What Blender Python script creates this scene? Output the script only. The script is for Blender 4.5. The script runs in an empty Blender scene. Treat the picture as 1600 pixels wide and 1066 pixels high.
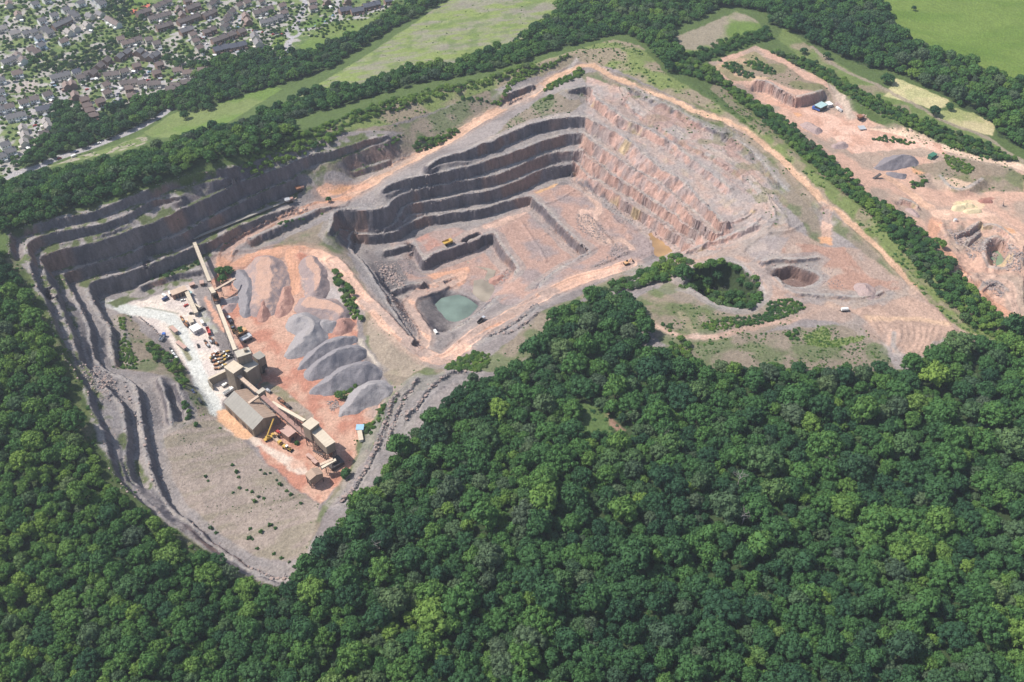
import bpy, bmesh, math, random, time
import numpy as np
from mathutils import Vector, Matrix
T0 = time.time()
random.seed(7)
RNG = np.random.default_rng(11)
SC = bpy.context.scene

# ---------------------------------------------------------------- camera, sky, sun, exposure
H_CAM, PITCH, F_PX = 545.0, math.radians(43.0), 1600.0      # photo is 1600 x 1066 px
cam_d = bpy.data.cameras.new('camera')
cam = bpy.data.objects.new('camera', cam_d)
SC.collection.objects.link(cam)
cam.location = (0, 0, H_CAM)
cam.rotation_euler = (math.pi / 2 - PITCH, 0, 0)
cam_d.sensor_width = 36.0
cam_d.lens = 36.0 * F_PX / 1600.0
cam_d.clip_start, cam_d.clip_end = 1.0, 60000.0
SC.camera = cam

SUN_EL, SUN_AZ = math.radians(52.0), math.radians(14.0)
S_DIR = Vector((-math.cos(SUN_EL) * math.cos(SUN_AZ), math.cos(SUN_EL) * math.sin(SUN_AZ), math.sin(SUN_EL)))
world = bpy.data.worlds.new('World')
SC.world = world
world.use_nodes = True
wn = world.node_tree
wn.nodes.clear()
sky = wn.nodes.new('ShaderNodeTexSky')
sky.sky_type = 'NISHITA'
sky.sun_disc = False
sky.sun_elevation = SUN_EL
sky.sun_rotation = math.atan2(S_DIR.x, S_DIR.y)
sky.air_density, sky.dust_density, sky.ozone_density = 1.0, 1.6, 1.0
bg = wn.nodes.new('ShaderNodeBackground')
bg.inputs['Strength'].default_value = 0.10
wo = wn.nodes.new('ShaderNodeOutputWorld')
wn.links.new(sky.outputs[0], bg.inputs[0])
wn.links.new(bg.outputs[0], wo.inputs[0])

sun_d = bpy.data.lights.new('sun', 'SUN')
sun_d.energy = 4.2
sun_d.angle = math.radians(0.6)
sun_d.color = (1.0, 0.95, 0.87)
sun = bpy.data.objects.new('sun', sun_d)
SC.collection.objects.link(sun)
sun.rotation_euler = (-S_DIR).to_track_quat('-Z', 'Y').to_euler()
sun.location = (0, 0, 900)

vs = SC.view_settings
vs.view_transform = 'Standard'
vs.look = 'None'
vs.gamma = 1.0
vs.exposure = 0.50
vs.use_curve_mapping = False
SC.cycles.max_bounces = 5
SC.cycles.diffuse_bounces = 3
SC.cycles.glossy_bounces = 2
SC.cycles.transmission_bounces = 2
SC.cycles.volume_bounces = 0
SC.cycles.use_denoising = True

# ---------------------------------------------------------------- survey: photo pixel -> place
ST, CT = math.sin(PITCH), math.cos(PITCH)

def unproj(u, v, z):
    """world x, y of the point at height z seen at photo pixel (u, v)"""
    u = np.asarray(u, float); v = np.asarray(v, float); z = np.asarray(z, float)
    t = (v - 533.0) / F_PX
    s = (H_CAM - z) / (ST + t * CT)
    return s * (u - 800.0) / F_PX, s * (CT - t * ST)

def proj(x, y, z):
    dz = np.asarray(z, float) - H_CAM
    depth = y * CT - dz * ST
    return 800.0 + F_PX * x / depth, 533.0 + F_PX * (-(y * ST + dz * CT)) / depth

WIN = dict(A=(500,180,5.92), B=(720,90,5.92), C=(520,300,5.92), D=(720,240,5.92), E=(900,120,5.92), F=(900,240,5.92),
           G=(1080,150,5.92), H=(1080,300,5.92), I=(600,420,5.92), J=(0,320,5.92), K=(60,440,5.92), L=(130,580,5.92),
           M=(200,700,4.737), N=(440,560,4.737), O=(220,230,4.737), Q=(1300,60,4.737), S=(420,440,7.105), T=(320,400,8.88),
           V=(960,380,5.465), W=(1380,260,6.459), X=(1180,70,6.459), a=(230,430,11.84), p=(300,490,7.105), q=(340,590,6.459),
           r=(1380,380,6.459), t=(1200,420,4.444), P=(0,0,1.0))

def px(*seq):
    """px('J', 10, 20, 'P', 5, 6 ...) -> list of photo pixel pairs from survey windows"""
    out, w, i = [], WIN['P'], 0
    while i < len(seq):
        if isinstance(seq[i], str):
            w = WIN[seq[i]]; i += 1
            continue
        out.append((w[0] + seq[i] / w[2], w[1] + seq[i + 1] / w[2])); i += 2
    return out

# ---------------------------------------------------------------- numpy noise on any coordinates
_LAT = RNG.random((256, 256))

def vnoise(x, y, scale, seed=0):
    x = x / scale + seed * 17.31; y = y / scale + seed * 9.77
    xi = np.floor(x).astype(np.int64); yi = np.floor(y).astype(np.int64)
    fx = x - xi; fy = y - yi
    fx = fx * fx * (3 - 2 * fx); fy = fy * fy * (3 - 2 * fy)
    a = _LAT[xi & 255, yi & 255]; b = _LAT[(xi + 1) & 255, yi & 255]
    c = _LAT[xi & 255, (yi + 1) & 255]; d = _LAT[(xi + 1) & 255, (yi + 1) & 255]
    return (a * (1 - fx) + b * fx) * (1 - fy) + (c * (1 - fx) + d * fx) * fy

def fbm(x, y, scale, seed=0, octv=4, gain=0.5):
    if np.ndim(x) == 2 and x.size > 400000 and scale / 2 ** (octv - 1) >= 1.1:      # slow noise: sample every other cell, then fill in
        c = fbm_raw(x[::2, ::2], y[::2, ::2], scale, seed, octv, gain)
        o = np.empty((c.shape[0] * 2, c.shape[1] * 2))
        o[::2, ::2] = c
        o[1:-1:2, ::2] = (c[:-1] + c[1:]) * .5; o[-1, ::2] = c[-1]
        o[:, 1:-1:2] = (o[:, :-2:2] + o[:, 2::2]) * .5; o[:, -1] = o[:, -2]
        return o[:x.shape[0], :x.shape[1]]
    return fbm_raw(x, y, scale, seed, octv, gain)

def fbm_raw(x, y, scale, seed=0, octv=4, gain=0.5):
    tot, amp, n = 0.0, 1.0, 0.0
    for o in range(octv):
        tot = tot + amp * vnoise(x, y, scale / 2 ** o, seed + o * 3.7)
        n += amp; amp *= gain
    return tot / n                      # 0..1

# ---------------------------------------------------------------- ground height model (1.6 m survey grid)
DX = 1.0
ZS = 0.80                               # storey height of the benches relative to the survey sheet
GX0, GX1, GY0, GY1 = -752.0, 752.0, 232.0, 1384.0
NX, NY = int((GX1 - GX0) / DX) + 1, int((GY1 - GY0) / DX) + 1
gx = GX0 + DX * np.arange(NX); gy = GY0 + DX * np.arange(NY)
cz = np.zeros((NY, NX)); cm = np.zeros((NY, NX), bool)

def put(xw, yw, zw):
    i = np.rint((np.asarray(xw) - GX0) / DX).astype(int); j = np.rint((np.asarray(yw) - GY0) / DX).astype(int)
    k = (i >= 0) & (i < NX) & (j >= 0) & (j < NY)
    cz[j[k], i[k]] = np.broadcast_to(zw, i.shape)[k]; cm[j[k], i[k]] = True

def densify(P, step):
    P = np.asarray(P, float); out = [P[:1]]
    for a, b in zip(P[:-1], P[1:]):
        n = max(1, int(math.ceil(np.linalg.norm(b[:2] - a[:2]) / step)))
        t = (np.arange(1, n + 1) / n)[:, None]
        out.append(a + (b - a) * t)
    return np.vstack(out)

def smooth_line(P, n=2):
    P = np.asarray(P, float)
    for _ in range(n):                  # Chaikin corner cutting
        if len(P) < 3: return P
        q = [P[:1]]
        for a, b in zip(P[:-1], P[1:]):
            q.append((a * .75 + b * .25)[None]); q.append((a * .25 + b * .75)[None])
        q.append(P[-1:]); P = np.vstack(q)
    return P

def world_line(pts, zs):
    zs = np.asarray(zs, float)
    if zs.ndim == 0 or len(zs) == 1: zs = np.full(len(pts), float(zs))
    elif len(zs) != len(pts):
        zs = np.interp(np.linspace(0, 1, len(pts)), np.linspace(0, 1, len(zs)), zs)
    u, v = np.array(pts).T
    zs = zs * ZS
    x, y = unproj(u, v, zs)
    return np.stack([x, y, zs], 1)

def line_z(pts, zs, width=0.0, sm=1):
    W = densify(smooth_line(world_line(pts, zs), sm), DX * .45)
    if width <= 0:
        put(W[:, 0], W[:, 1], W[:, 2]); return
    d = np.gradient(W[:, :2], axis=0); d /= np.linalg.norm(d, axis=1)[:, None] + 1e-9
    nrm = np.stack([d[:, 1], -d[:, 0]], 1)
    for o in np.arange(-width / 2, width / 2 + .01, DX * .8):
        put(W[:, 0] + nrm[:, 0] * o, W[:, 1] + nrm[:, 1] * o, W[:, 2])

CRESTS = []

def crest(pts, zs, hs, cots, sm=1, lip=2.0):
    """bench edge; the face drops on the right-hand side of the line"""
    W = world_line(pts, zs)
    hs = ZS * np.interp(np.linspace(0, 1, len(pts)), np.linspace(0, 1, np.size(hs)), np.atleast_1d(hs))
    cs = np.interp(np.linspace(0, 1, len(pts)), np.linspace(0, 1, np.size(cots)), np.atleast_1d(cots))
    CRESTS.append((np.column_stack([W, hs, cs]), sm, lip))

def apply_crests():
    toe, top = [], []
    for A, sm, lip in CRESTS:
        A = densify(smooth_line(A, sm), DX * .4)
        d = np.gradient(A[:, :2], axis=0); d /= np.linalg.norm(d, axis=1)[:, None] + 1e-9
        k = 9
        if len(d) > k:
            ker = np.ones(k) / k
            d = np.stack([np.convolve(np.pad(d[:, i], k // 2, 'edge'), ker, 'valid') for i in (0, 1)], 1)
        n = np.stack([d[:, 1], -d[:, 0]], 1)
        w = np.maximum(A[:, 3] * A[:, 4], DX * 1.5)
        toe.append((A[:, 0] + n[:, 0] * w, A[:, 1] + n[:, 1] * w, A[:, 2] - A[:, 3]))
        toe.append((A[:, 0] + n[:, 0] * (w + lip), A[:, 1] + n[:, 1] * (w + lip), A[:, 2] - A[:, 3]))
        top.append((A[:, 0], A[:, 1], A[:, 2]))
        top.append((A[:, 0] - n[:, 0] * lip, A[:, 1] - n[:, 1] * lip, A[:, 2]))
    for t in toe: put(*t)
    for t in top: put(*t)

def line_dist(W, r):
    """distance of every grid cell to a world polyline, 1e9 beyond r"""
    d = np.full((NY, NX), 1e9)
    for a, b in zip(W[:-1], W[1:]):
        i0 = max(0, int((min(a[0], b[0]) - r - GX0) / DX)); i1 = min(NX, int((max(a[0], b[0]) + r - GX0) / DX) + 2)
        j0 = max(0, int((min(a[1], b[1]) - r - GY0) / DX)); j1 = min(NY, int((max(a[1], b[1]) + r - GY0) / DX) + 2)
        if i1 <= i0 or j1 <= j0: continue
        x = GXX[j0:j1, i0:i1] - a[0]; y = GYY[j0:j1, i0:i1] - a[1]
        e = b[:2] - a[:2]; t = np.clip((x * e[0] + y * e[1]) / (e @ e + 1e-9), 0, 1)
        d[j0:j1, i0:i1] = np.minimum(d[j0:j1, i0:i1], np.hypot(x - t * e[0], y - t * e[1]))
    return d

def inside(poly, X, Y):
    """even-odd test of a world polygon on arrays"""
    m = np.zeros(X.shape, bool)
    P = np.asarray(poly, float)
    for (x0, y0), (x1, y1) in zip(P, np.roll(P, -1, 0)):
        if y0 == y1: continue
        c = ((y0 <= Y) & (Y < y1)) | ((y1 <= Y) & (Y < y0))
        xx = x0 + (Y - y0) * (x1 - x0) / (y1 - y0)
        m ^= c & (X < xx)
    return m

GXX, GYY = np.meshgrid(gx, gy)

def sub_inside(poly, X, Y, grow=4.0):
    """inside() restricted to the polygon's bounding box on the regular grid"""
    P = np.asarray(poly, float)
    i0 = max(0, int((P[:, 0].min() - grow - GX0) / DX)); i1 = min(NX, int((P[:, 0].max() + grow - GX0) / DX) + 2)
    j0 = max(0, int((P[:, 1].min() - grow - GY0) / DX)); j1 = min(NY, int((P[:, 1].max() + grow - GY0) / DX) + 2)
    m = np.zeros(X.shape, bool)
    if i1 > i0 and j1 > j0:
        m[j0:j1, i0:i1] = inside(P, X[j0:j1, i0:i1], Y[j0:j1, i0:i1])
    return m

def flat(pts, z):
    z = z * ZS
    u, v = np.array(pts).T
    x, y = unproj(u, v, z)
    m = sub_inside(np.stack([x, y], 1), GXX, GYY)
    cz[m] = z; cm[m] = True

def dots(*uvz):
    for u, v, z in uvz:
        z = z * ZS
        x, y = unproj(u, v, z); put([x], [y], z)

def relax(z, m, c, n):
    for _ in range(n):
        p = np.pad(z, 1, 'edge')
        z = (p[:-2, 1:-1] + p[2:, 1:-1] + p[1:-1, :-2] + p[1:-1, 2:]) * .25
        z = np.where(m, c, z)
    return z

def solve():
    lv = [(cz, cm)]
    while min(lv[-1][0].shape) > 24:
        c, m = lv[-1]
        h, w = c.shape; H2, W2 = (h + 1) // 2, (w + 1) // 2
        cp = np.zeros((H2 * 2, W2 * 2)); mp = np.zeros((H2 * 2, W2 * 2))
        cp[:h, :w] = np.where(m, c, 0); mp[:h, :w] = m
        s = mp.reshape(H2, 2, W2, 2).sum((1, 3)); q = cp.reshape(H2, 2, W2, 2).sum((1, 3))
        lv.append((np.where(s > 0, q / np.maximum(s, 1), 0), s > 0))
    c, m = lv[-1]
    z = np.full(c.shape, c[m].mean())
    z = relax(np.where(m, c, z), m, c, 600)
    for c, m in lv[-2::-1]:
        h, w = c.shape
        yi = np.minimum((np.arange(h) / 2 - .25).clip(0), z.shape[0] - 1); xi = np.minimum((np.arange(w) / 2 - .25).clip(0), z.shape[1] - 1)
        z = bilin(z, xi[None, :].repeat(h, 0), yi[:, None].repeat(w, 1))
        z = relax(np.where(m, c, z), m, c, 90 if h < 300 else 45)
    return z

def bilin(z, fi, fj):
    h, w = z.shape
    fi = np.clip(fi, 0, w - 1.001); fj = np.clip(fj, 0, h - 1.001)
    i = fi.astype(int); j = fj.astype(int); a = fi - i; b = fj - j
    return (z[j, i] * (1 - a) + z[j, i + 1] * a) * (1 - b) + (z[j + 1, i] * (1 - a) + z[j + 1, i + 1] * a) * b
# ---- broad lie of the land (photo pixel u, v and height in metres above the plant yard)
line_z(px(440,215,520,188,600,166,680,148,760,125,880,88,960,72,1000,92,1045,125), [64,56,50,49,51,55,57,56,54])
line_z(px(-40,335,0,328,100,305,200,278,300,250,370,232,440,208), [74,75,77,77,77,74,66])
line_z(px(-60,300,8,281,60,263,150,236,200,215,262,178), [-8,-9,-10,-9,-8,-8])
line_z(px(-80,220,0,200,100,140,300,118,440,60,530,20,620,-10), [-14])
line_z(px(-120,40,0,0,200,-10,450,-20,620,-60), [-24])
line_z(px(240,212,330,190,420,150,520,104,640,30,700,-5), [-4,4,4,1,-4,-7])
line_z(px(430,180,560,144,700,106,860,46,900,10), [32,33,37,37,30])
dots((600,100,15),(700,50,14),(760,20,14),(480,150,16))
dots((1050,90,50),(1100,60,45),(1180,40,41),(1000,30,39),(1200,-10,33),(1300,60,38),(1400,140,38),(1500,190,35),(1600,250,32),
     (1450,50,32),(1600,0,28),(1550,130,34),(1700,200,30),(900,-20,20),(1650,60,26))
line_z(px(1060,118,1100,145,1200,212,1300,292,1400,368,1500,466,1590,525), [53,51,47,43,39,35,30])
# lower forest and left forest
dots((1540,570,28),(1650,560,28),(1300,600,27),(1100,590,25),(950,565,21),(870,500,10),(830,560,14),(740,620,19),(640,715,24),(540,825,27),
     (450,940,28),(800,800,28),(1200,800,29),(1600,800,27),(500,1066,26),(1000,1066,25),(1650,1066,22),(-50,1066,30),(250,900,40),(100,800,46),
     (-40,700,60),(-40,500,72),(300,1000,34),(800,960,28),(1300,950,26),(60,600,62),(110,700,52),(0,420,73))
dots((1100,520,27),(1200,545,28),(1350,545,29),(1050,475,24),(1150,500,27),(1330,430,29),(1250,385,31),(1200,362,33),(1000,500,20))
# haul roads
HAUL = px('O',625,840,'P',352,400,'O',660,740,'O',760,680,'O',960,580,'O',1130,500,'O',1290,440,'A',0,840,200,800,330,700,450,650,600,530,850,410,1000,330,1200,230,
          'B',0,700,240,540,520,400,680,320,830,220,960,140,1080,85,1200,75,1300,110,'E',320,0,520,80,680,150,850,200,960,250,1100,320,1250,370,
          'G',300,220,430,290,560,370,700,470,850,590,980,740,1150,900,'P',1290,322,1321,342,1369,382,1408,424,1434,452,1476,486,1504,517,1529,535)
HAUL_Z = np.interp(np.arange(len(HAUL)), [0,2,6,8,10,14,16,19,22,27,31,37,39,42,46], [4,5,13,15,16.5,27,33,44,50,51,47,39,36,32,30])
line_z(HAUL, HAUL_Z, 9)
YROAD = px('O',620,845,800,830,1000,775,1150,770,1300,790,1421,840,'P',532,421,549,446,569,469,597,494,625,522,648,542,670,559,690,566,712,553,729,534,763,508,800,491,
           828,474,876,449,912,435,957,424,985,414)
YROAD_Z = np.interp(np.arange(len(YROAD)), [0,5,8,11,14,16,18,20,22], [4,4.5,4.5,3,-2,-4,-8,-12,-13.5])
line_z(YROAD, YROAD_Z, 9)
RAMP = px('P',651,547,664,538,663,513,646,494,636,476,649,460,676,452,701,442,722,432)
line_z(RAMP, [-3,-6,-12,-18,-24,-29,-33,-36,-38], 8)
TRACK = px('E',430,110,470,190,540,260,650,330,850,440,950,520,1060,590,1250,670,1421,770,'G',420,640,560,770,650,890,'H',700,60,780,160,850,260,850,330)
line_z(TRACK, [50.5,49,48,47,45,43,42,41,40,38,37,36,35.5,35,34.5,34], 6)
SPUR = px('P',1292,325,'H',1250,200,1260,330,1240,450)
line_z(SPUR, [36,34,32,31], 5)
REDRAMP = px('F',980,990,'H',150,570,420,540,560,640,680,800,820,920,960,1000,1100,1010,'t',500,260,700,240,880,190,1000,150)
line_z(REDRAMP, [6,14,22,25,27,28,28,28,29,29,30,31], 8)
LOWTRACK = px('t',420,250,250,340,100,380,0,380,'V',1300,690,1000,770,780,820,560,800,430,760,330,680,200,570)
line_z(LOWTRACK, [28,28,28,28,27,27,26,26,25,24,23], 5)
# floors
flat(px('P',182,480,238,466,297,441,335,432,352,445,372,425,430,414,498,424,526,470,556,505,574,560,600,610,588,650,556,680,548,722,500,784,470,768,420,724,342,650,302,592,256,530,214,498), 0)
flat(px('I',560,140,740,60,950,0,1130,60,1040,160,950,320,900,330,800,270,700,230,640,200), -38.5)
flat(px('I',500,330,540,290,620,275,680,265,760,285,820,325,855,355,800,420,720,470,640,490,600,475,550,410,510,360), -43)
flat(px('D',500,620,620,490,700,530,880,720,1060,910,1150,915,'P',905,401,868,419,840,441,'D',640,1030,560,1000,480,930,350,740), -25)
flat(px('C',790,450,900,370,1150,330,1421,300,1421,350,1130,460,960,520,860,590), -25)
flat(px('D',720,420,1030,250,1180,340,'F',120,420,260,440,400,500,540,640,650,740,700,930,560,1000,380,960,230,840,60,690,'D',900,560), -14)
flat(px('F',690,740,740,740,890,910,750,960), -15.2)
line_z(px('I',800,560,920,500,1150,385,1421,270), [-6,-7,-9,-11], 3)
dots((610,540,6),(590,575,4),(640,575,1),(620,600,4))
# right-hand quarry floor
flat(px('P',1178,160,1202,148,1240,166,1262,170,1292,158,1310,168,1320,185,1345,205,1400,215,1330,235,1300,225,1260,200), 29)
flat(px('P',1330,240,1420,225,1450,250,1400,285,1440,330,1475,345,1500,390,1555,470,1600,505,1600,490,1545,430,1530,340,1600,340,1600,320,1480,320,1440,285), 28)
line_z(px('Q',360,690,520,700,660,740,800,800,950,850,1100,890,1250,910,1421,960), [29,30,31,32,32,32,32,32], 7)
dots((1570,310,38),(1530,280,34),(1480,285,31))
flat(px('W',1065,930,1110,860,1180,860,1220,920,1205,995,1130,1005,1085,975), 13)
crest(px('W',1030,860,1020,790,1090,720,1180,730,1260,800,1290,900,1260,1010,1150,1045,1040,1010,1030,900), 27, [12], [.9])
crest(px('X',0,360,140,380,200,430,370,520,430,530,560,500,700,460), [42], [13], [.3])
crest(px('Q',100,420,170,480,300,540,500,640,700,720), [40,40,38,36,33], [6,6,3], [1.3])
crest(px('W',180,330,330,370,350,400), [33], [6], [.5])
crest(px('W',730,690,850,650,960,590), [31], [5], [.5])
crest(px('W',560,90,640,200,760,250,900,210,1020,130), [30], [5], [1.5])
# ---- benches of the north-west faces (face drops to the right of the line)
crest(px('J',98,470,88,360,90,240,300,178,520,132,800,76,1000,16,'O',0,332,300,222,480,178,700,142), [66,68,70,71,71,71,71,71,70,69,68], [9], [.35])
crest(px('M',1120,1040,1000,1000,830,960,700,870,560,770,400,660,260,570,130,440,'L',300,990,245,850,205,620,160,480,60,330,60,230,10,130,'K',420,940,340,840,260,720,200,600,150,430,95,260,50,150,
         'J',400,850,330,730,300,620,262,450,250,345,380,290,560,245,760,210,900,190,1050,150,'O',80,400,200,375,300,365),
      [22,23,25,28,30,32,34,36,40,42,44,47,50,51,52,54,56,58,59,60,60,61,61,61,62,62,62,62,62,62,62,61,60,59,59], [6,6,8,9,10,11,11,11,11,11,8,3], [.5,.5,.35,.3,.3,.3])
crest(px('L',500,1055,440,960,410,850,405,700,402,520,375,330,310,230,200,120,'K',560,900,410,760,350,610,300,470,250,330,180,200,115,0,
         'J',530,900,470,760,420,640,385,540,366,475,500,440,640,390,830,368,1000,310,1130,260,1300,200,'O',0,590,180,520,320,450,480,380,620,310,760,250,880,215,1000,165,1160,95,1300,40,'A',0,355,190,310,400,235,560,205,640,190),
      [26,28,30,32,34,36,38,40,42,44,46,47,48,49,49.5,50,50,50,50,50,50,50,50,50,50,50,50,50,50,50,50,50,50,50,50,50,49,49,48,47,46,46], [10,11,12,12,14,19,19,20,20,18,15,10,4], [.35,.3,.28,.28])
crest(px('M',1265,905,1140,975,1000,935,880,870,760,795,640,720,570,640,480,560,350,470,270,390,220,270,'L',690,1050,650,950,600,720,560,560,545,400,510,200,480,80,'K',640,820,500,700,490,480,470,380,400,240,330,130,
         'J',680,830,640,760,600,690,578,640,700,600,860,555,1000,510,1180,460,1300,415,'O',0,740,120,700,210,680,310,640,450,560,600,480,760,400,900,330,1000,290,1140,232),
      [12,12,13,13,13.5,14,15,16,17,18,19,20,21,23,24,25,26,27,28,29,29,30,30,30,30,30,30,30,30,30,30,30,30,30,30,30,30,31,31,32,33,33,34,34], [3,4,8,10,10,10,11,12,12,12,13,14,15], [.4,.3,.28,.28])
crest(px('K',710,760,680,640,690,450,600,330,540,240,480,130,'J',812,760,830,716,1000,670,1150,635,1250,590,1421,545,'O',0,890,150,830,390,742,430,730,560,670,780,560,960,490,1100,455,1215,448),
      [15,15,16,17,18,18,18,18,18,18,18,18,18,18,18,18,18,18,17,16,15.5], [9,9,12,16,17,17,17,17,16,13,11,7,3,1.5], [.35,.3,.3])
crest(px('O',0,1030,60,1000,160,970,300,930,440,905), [6], [5.5], [.7])
crest(px('L',680,60,730,180,770,300,780,420,790,500), [21,20,18,16,14], [6,7,6,3], [.5])
crest(px('L',850,110,880,200,930,330,945,440), [17,15,12,8], [7,7,5,3], [.7])
line_z(px('K',770,310,800,500,830,800), [5,7,9])
line_z(px('K',640,400,650,700), [16,15], 3)
line_z(px('M',900,0,1000,90,1110,170,1220,290,1370,400), [.6])
dots((360,764,7),(318,785,11),(411,827,9),(464,890,11),(300,720,10),(340,700,5),(430,870,10),(480,850,9),(280,680,13))
# near rim of the yard
crest(px('N',1000,150,950,240,900,275,860,380,830,460,800,560,770,660), [14,14,13,13,12,12,12], [5], [1.0])
crest(px('N',860,250,810,310,790,400,750,520,710,640,640,790,540,960,440,1060), [9,9,9,9,9,9,10,10], [5], [1.1])
crest(px('N',1421,100,1250,95,1150,180,1070,250,1020,340,950,400,915,440), [16,17,18,18,18,18,18], [4], [1.0])
crest(px('I',1421,330,1250,470,1100,560,960,620,'P',745,535), [2,2,1,0,0], [4], [.8])
line_z(px('N',590,640,540,760,430,890,330,1040), [.5])
# haul-road side cuttings and the small spoil walls between road and yard
crest(px('O',800,690,900,640,1060,570,1200,510,1330,455,1400,450), [11,12,13,14,15,15], [7,8,8,6,3], [.6])
crest(px('B',410,340,560,290,640,255,665,270), [46,46,46,45], [6], [.8])
crest(px('A',300,520,480,470,640,420), [24,24,24], [6], [.7])
# ---- central pit
crest(px('B',1000,300,1090,285,1160,265,1212,280,'E',160,190,250,250,330,310,480,410,640,470,790,560,900,620,1040,740,1200,850,1330,960,1421,1040), [50,50,50,50,50,50,48,45,42.5,40.5,39.5,38.5,37.5,36.5,36], [4,10,10,10,9,7,7,6,6], [.3,.3,.9,1.0,1.0])
crest(px('E',540,118,700,212,850,272,960,338,1080,410,1250,478,1421,550,'G',300,360,430,430,560,520,680,650,800,800,880,880), [50,49.5,49,48.5,48,46,44,43,42,40.5,39,37.5,37], [2,4,4,4,4,4,4,4,3,3,2], [1.0])
crest(px('E',460,240,520,310,640,385,820,495,930,575,1060,650,1240,735,1400,830,'G',420,700,560,830,640,930), [47.5,46.5,44.5,42.5,41.8,41,40,39,37.5,36,35.5], [2,3,3,3,2.5,2.5,2], [.9])
crest(px('A',1000,470,1100,400,1250,360,'B',60,870,170,800,280,780,450,700,580,640,700,600,900,560,1100,545,1160,548,'E',110,390,260,460,480,580,600,700,720,800,860,890,1000,970,'F',1060,350,1150,440,1250,540,1380,660),
      [34,36,38,39,40,40,40,40,40,40,40,40,40,38.5,36.5,34.5,33,32,31,30,29.5,29.5,29.5], [3,8,13,13,13,13,13,13,13,12,11,10], [.3,.28,.28,.28,.9,1.0,1.0])
crest(px('A',580,690,640,640,800,590,1000,560,1200,510,'B',118,993,200,970,420,900,600,830,800,760,960,715,1100,694,'E',42,520,200,640,330,720,480,830,700,940,900,1075,'F',1000,470,1150,590,1340,750),
      [22,24,25,26,26,26,26,26,26,26,26,26,26,25,24,23,21,20,19,18,18], [4,10,13,13,13,13,13,13,12,12,10,9], [.28,.28,.28,.28,.9,1.0,1.0])
crest(px('A',105,1075,118,960,140,890,200,872,430,880,560,868,640,840,680,780,740,740,870,700,1050,660,1200,640,'D',0,252,120,245,330,200,490,130,760,15,'B',900,872,1092,868,'E',44,690,150,740,300,890,430,960,560,1060,'F',720,450,900,560,1050,680,1180,770),
      [11,12,12,12,12,12,12,12,12,12,12,12,12,12,12,12,12,12,12,11,11,10,9,9,8,8,8,8], [6,22,23,22,15,12,12,12,12,12,12,12,11,10,10,9], [.28,.28,.28,.28,.9,1.0,1.0])
crest(px('C',618,225,640,190,665,140,720,110,1000,75,1184,40,'D',0,380,240,355,480,270,700,170,900,100,1035,86,'F',-6,70,60,160,170,235,350,330,470,410,600,480,700,560,830,650,960,745,1090,835),
      [-6,-3,-1,0,0,0,0,0,0,0,0,0,0,-1,-1,-2,-2,-3,-3,-3,-3,-3], [6,9,13,14,14,14,14,12,11,11,10,10], [.28,.28,.28,.8,.9,.9])
crest(px('I',280,650,200,540,100,400,'C',470,930,400,830,340,720,250,600,165,540,160,440,172,384,270,400,450,395,570,375,640,330,720,280,820,235,1000,215,1150,190,1421,150,'D',220,515,440,435,650,386,
         670,440,760,490,880,625,1000,745,1100,835,1165,895),
      [-4,-2,0,0,0,-1,-5,-11,-13,-14,-14,-14,-14,-14,-14,-14,-14,-14,-14,-14,-14,-14,-14,-14,-14,-14,-14,-14], [5,6,7,9,10,11,11,11,11,11,10,10,10], [.5,.4,.28,.28,.28,.28,.5,.5])
crest(px('P',920,393,870,418,842,441,840,449), [-15,-15,-15,-16], [9,9,8,4], [.4])
crest(px('C',735,470,790,560,845,650,900,590,960,560,1130,510,1280,450,1421,392,'D',0,850,220,762,305,722,330,800,400,900,480,1000,520,1060,'I',1190,40), [-25], [9,12,13,13,13,12,11,3], [.35])
crest(px('C',480,545,600,525,735,480), [-24], [7], [.4])
crest(px('I',1040,245,960,335,800,452,640,552,600,572), [-20,-18,-16,-14,-13], [12,18,22,22,10], [.75])
crest(px('C',530,950,700,870,860,850), [-26], [4], [.8])
dots((575,395,-25),(620,430,-29),(640,415,-30),(600,445,-26),(660,470,-32),(630,460,-24))
# wooded hollow and the dry pit on the plateau
crest(px('V',640,250,700,195,850,170,1030,170,1110,230,1230,340,1265,470,1150,560,950,540,830,500,760,440,640,380), [19,20,21,22,23,24,25,25,25,24,22,20], [22], [.55])
crest(px('H',770,712,860,690,960,688,1060,720,1130,742,1190,790,1130,860,1000,872,890,868,800,790), [26.5], [12], [.45])
crest(px('t',40,50,150,170,330,190,520,200,700,205,790,170), [29], [1.5], [1.0])
crest(px('H',660,650,760,620,980,630,1180,610), [30], [2.5], [.8])
crest(px('F',1020,890,'H',0,540,230,455,380,390,560,330,620,300), [2,6,16,22,28,32], [4], [.8])
crest(px('t',860,440,850,570,1000,640,1090,630), [29.5], [2], [1.5])
crest(px('W',745,700,850,640,985,575), [30], [5], [.5])
crest(px('W',1010,600,1120,590,1210,640,1290,720), [30], [3.5], [.8])
crest(px('r',1000,470,1080,385,1160,395,1240,470), [30], [3], [.8])
crest(px('W',850,790,900,740,990,650), [29], [3.5], [.5])
apply_crests()
Z = solve()
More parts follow.
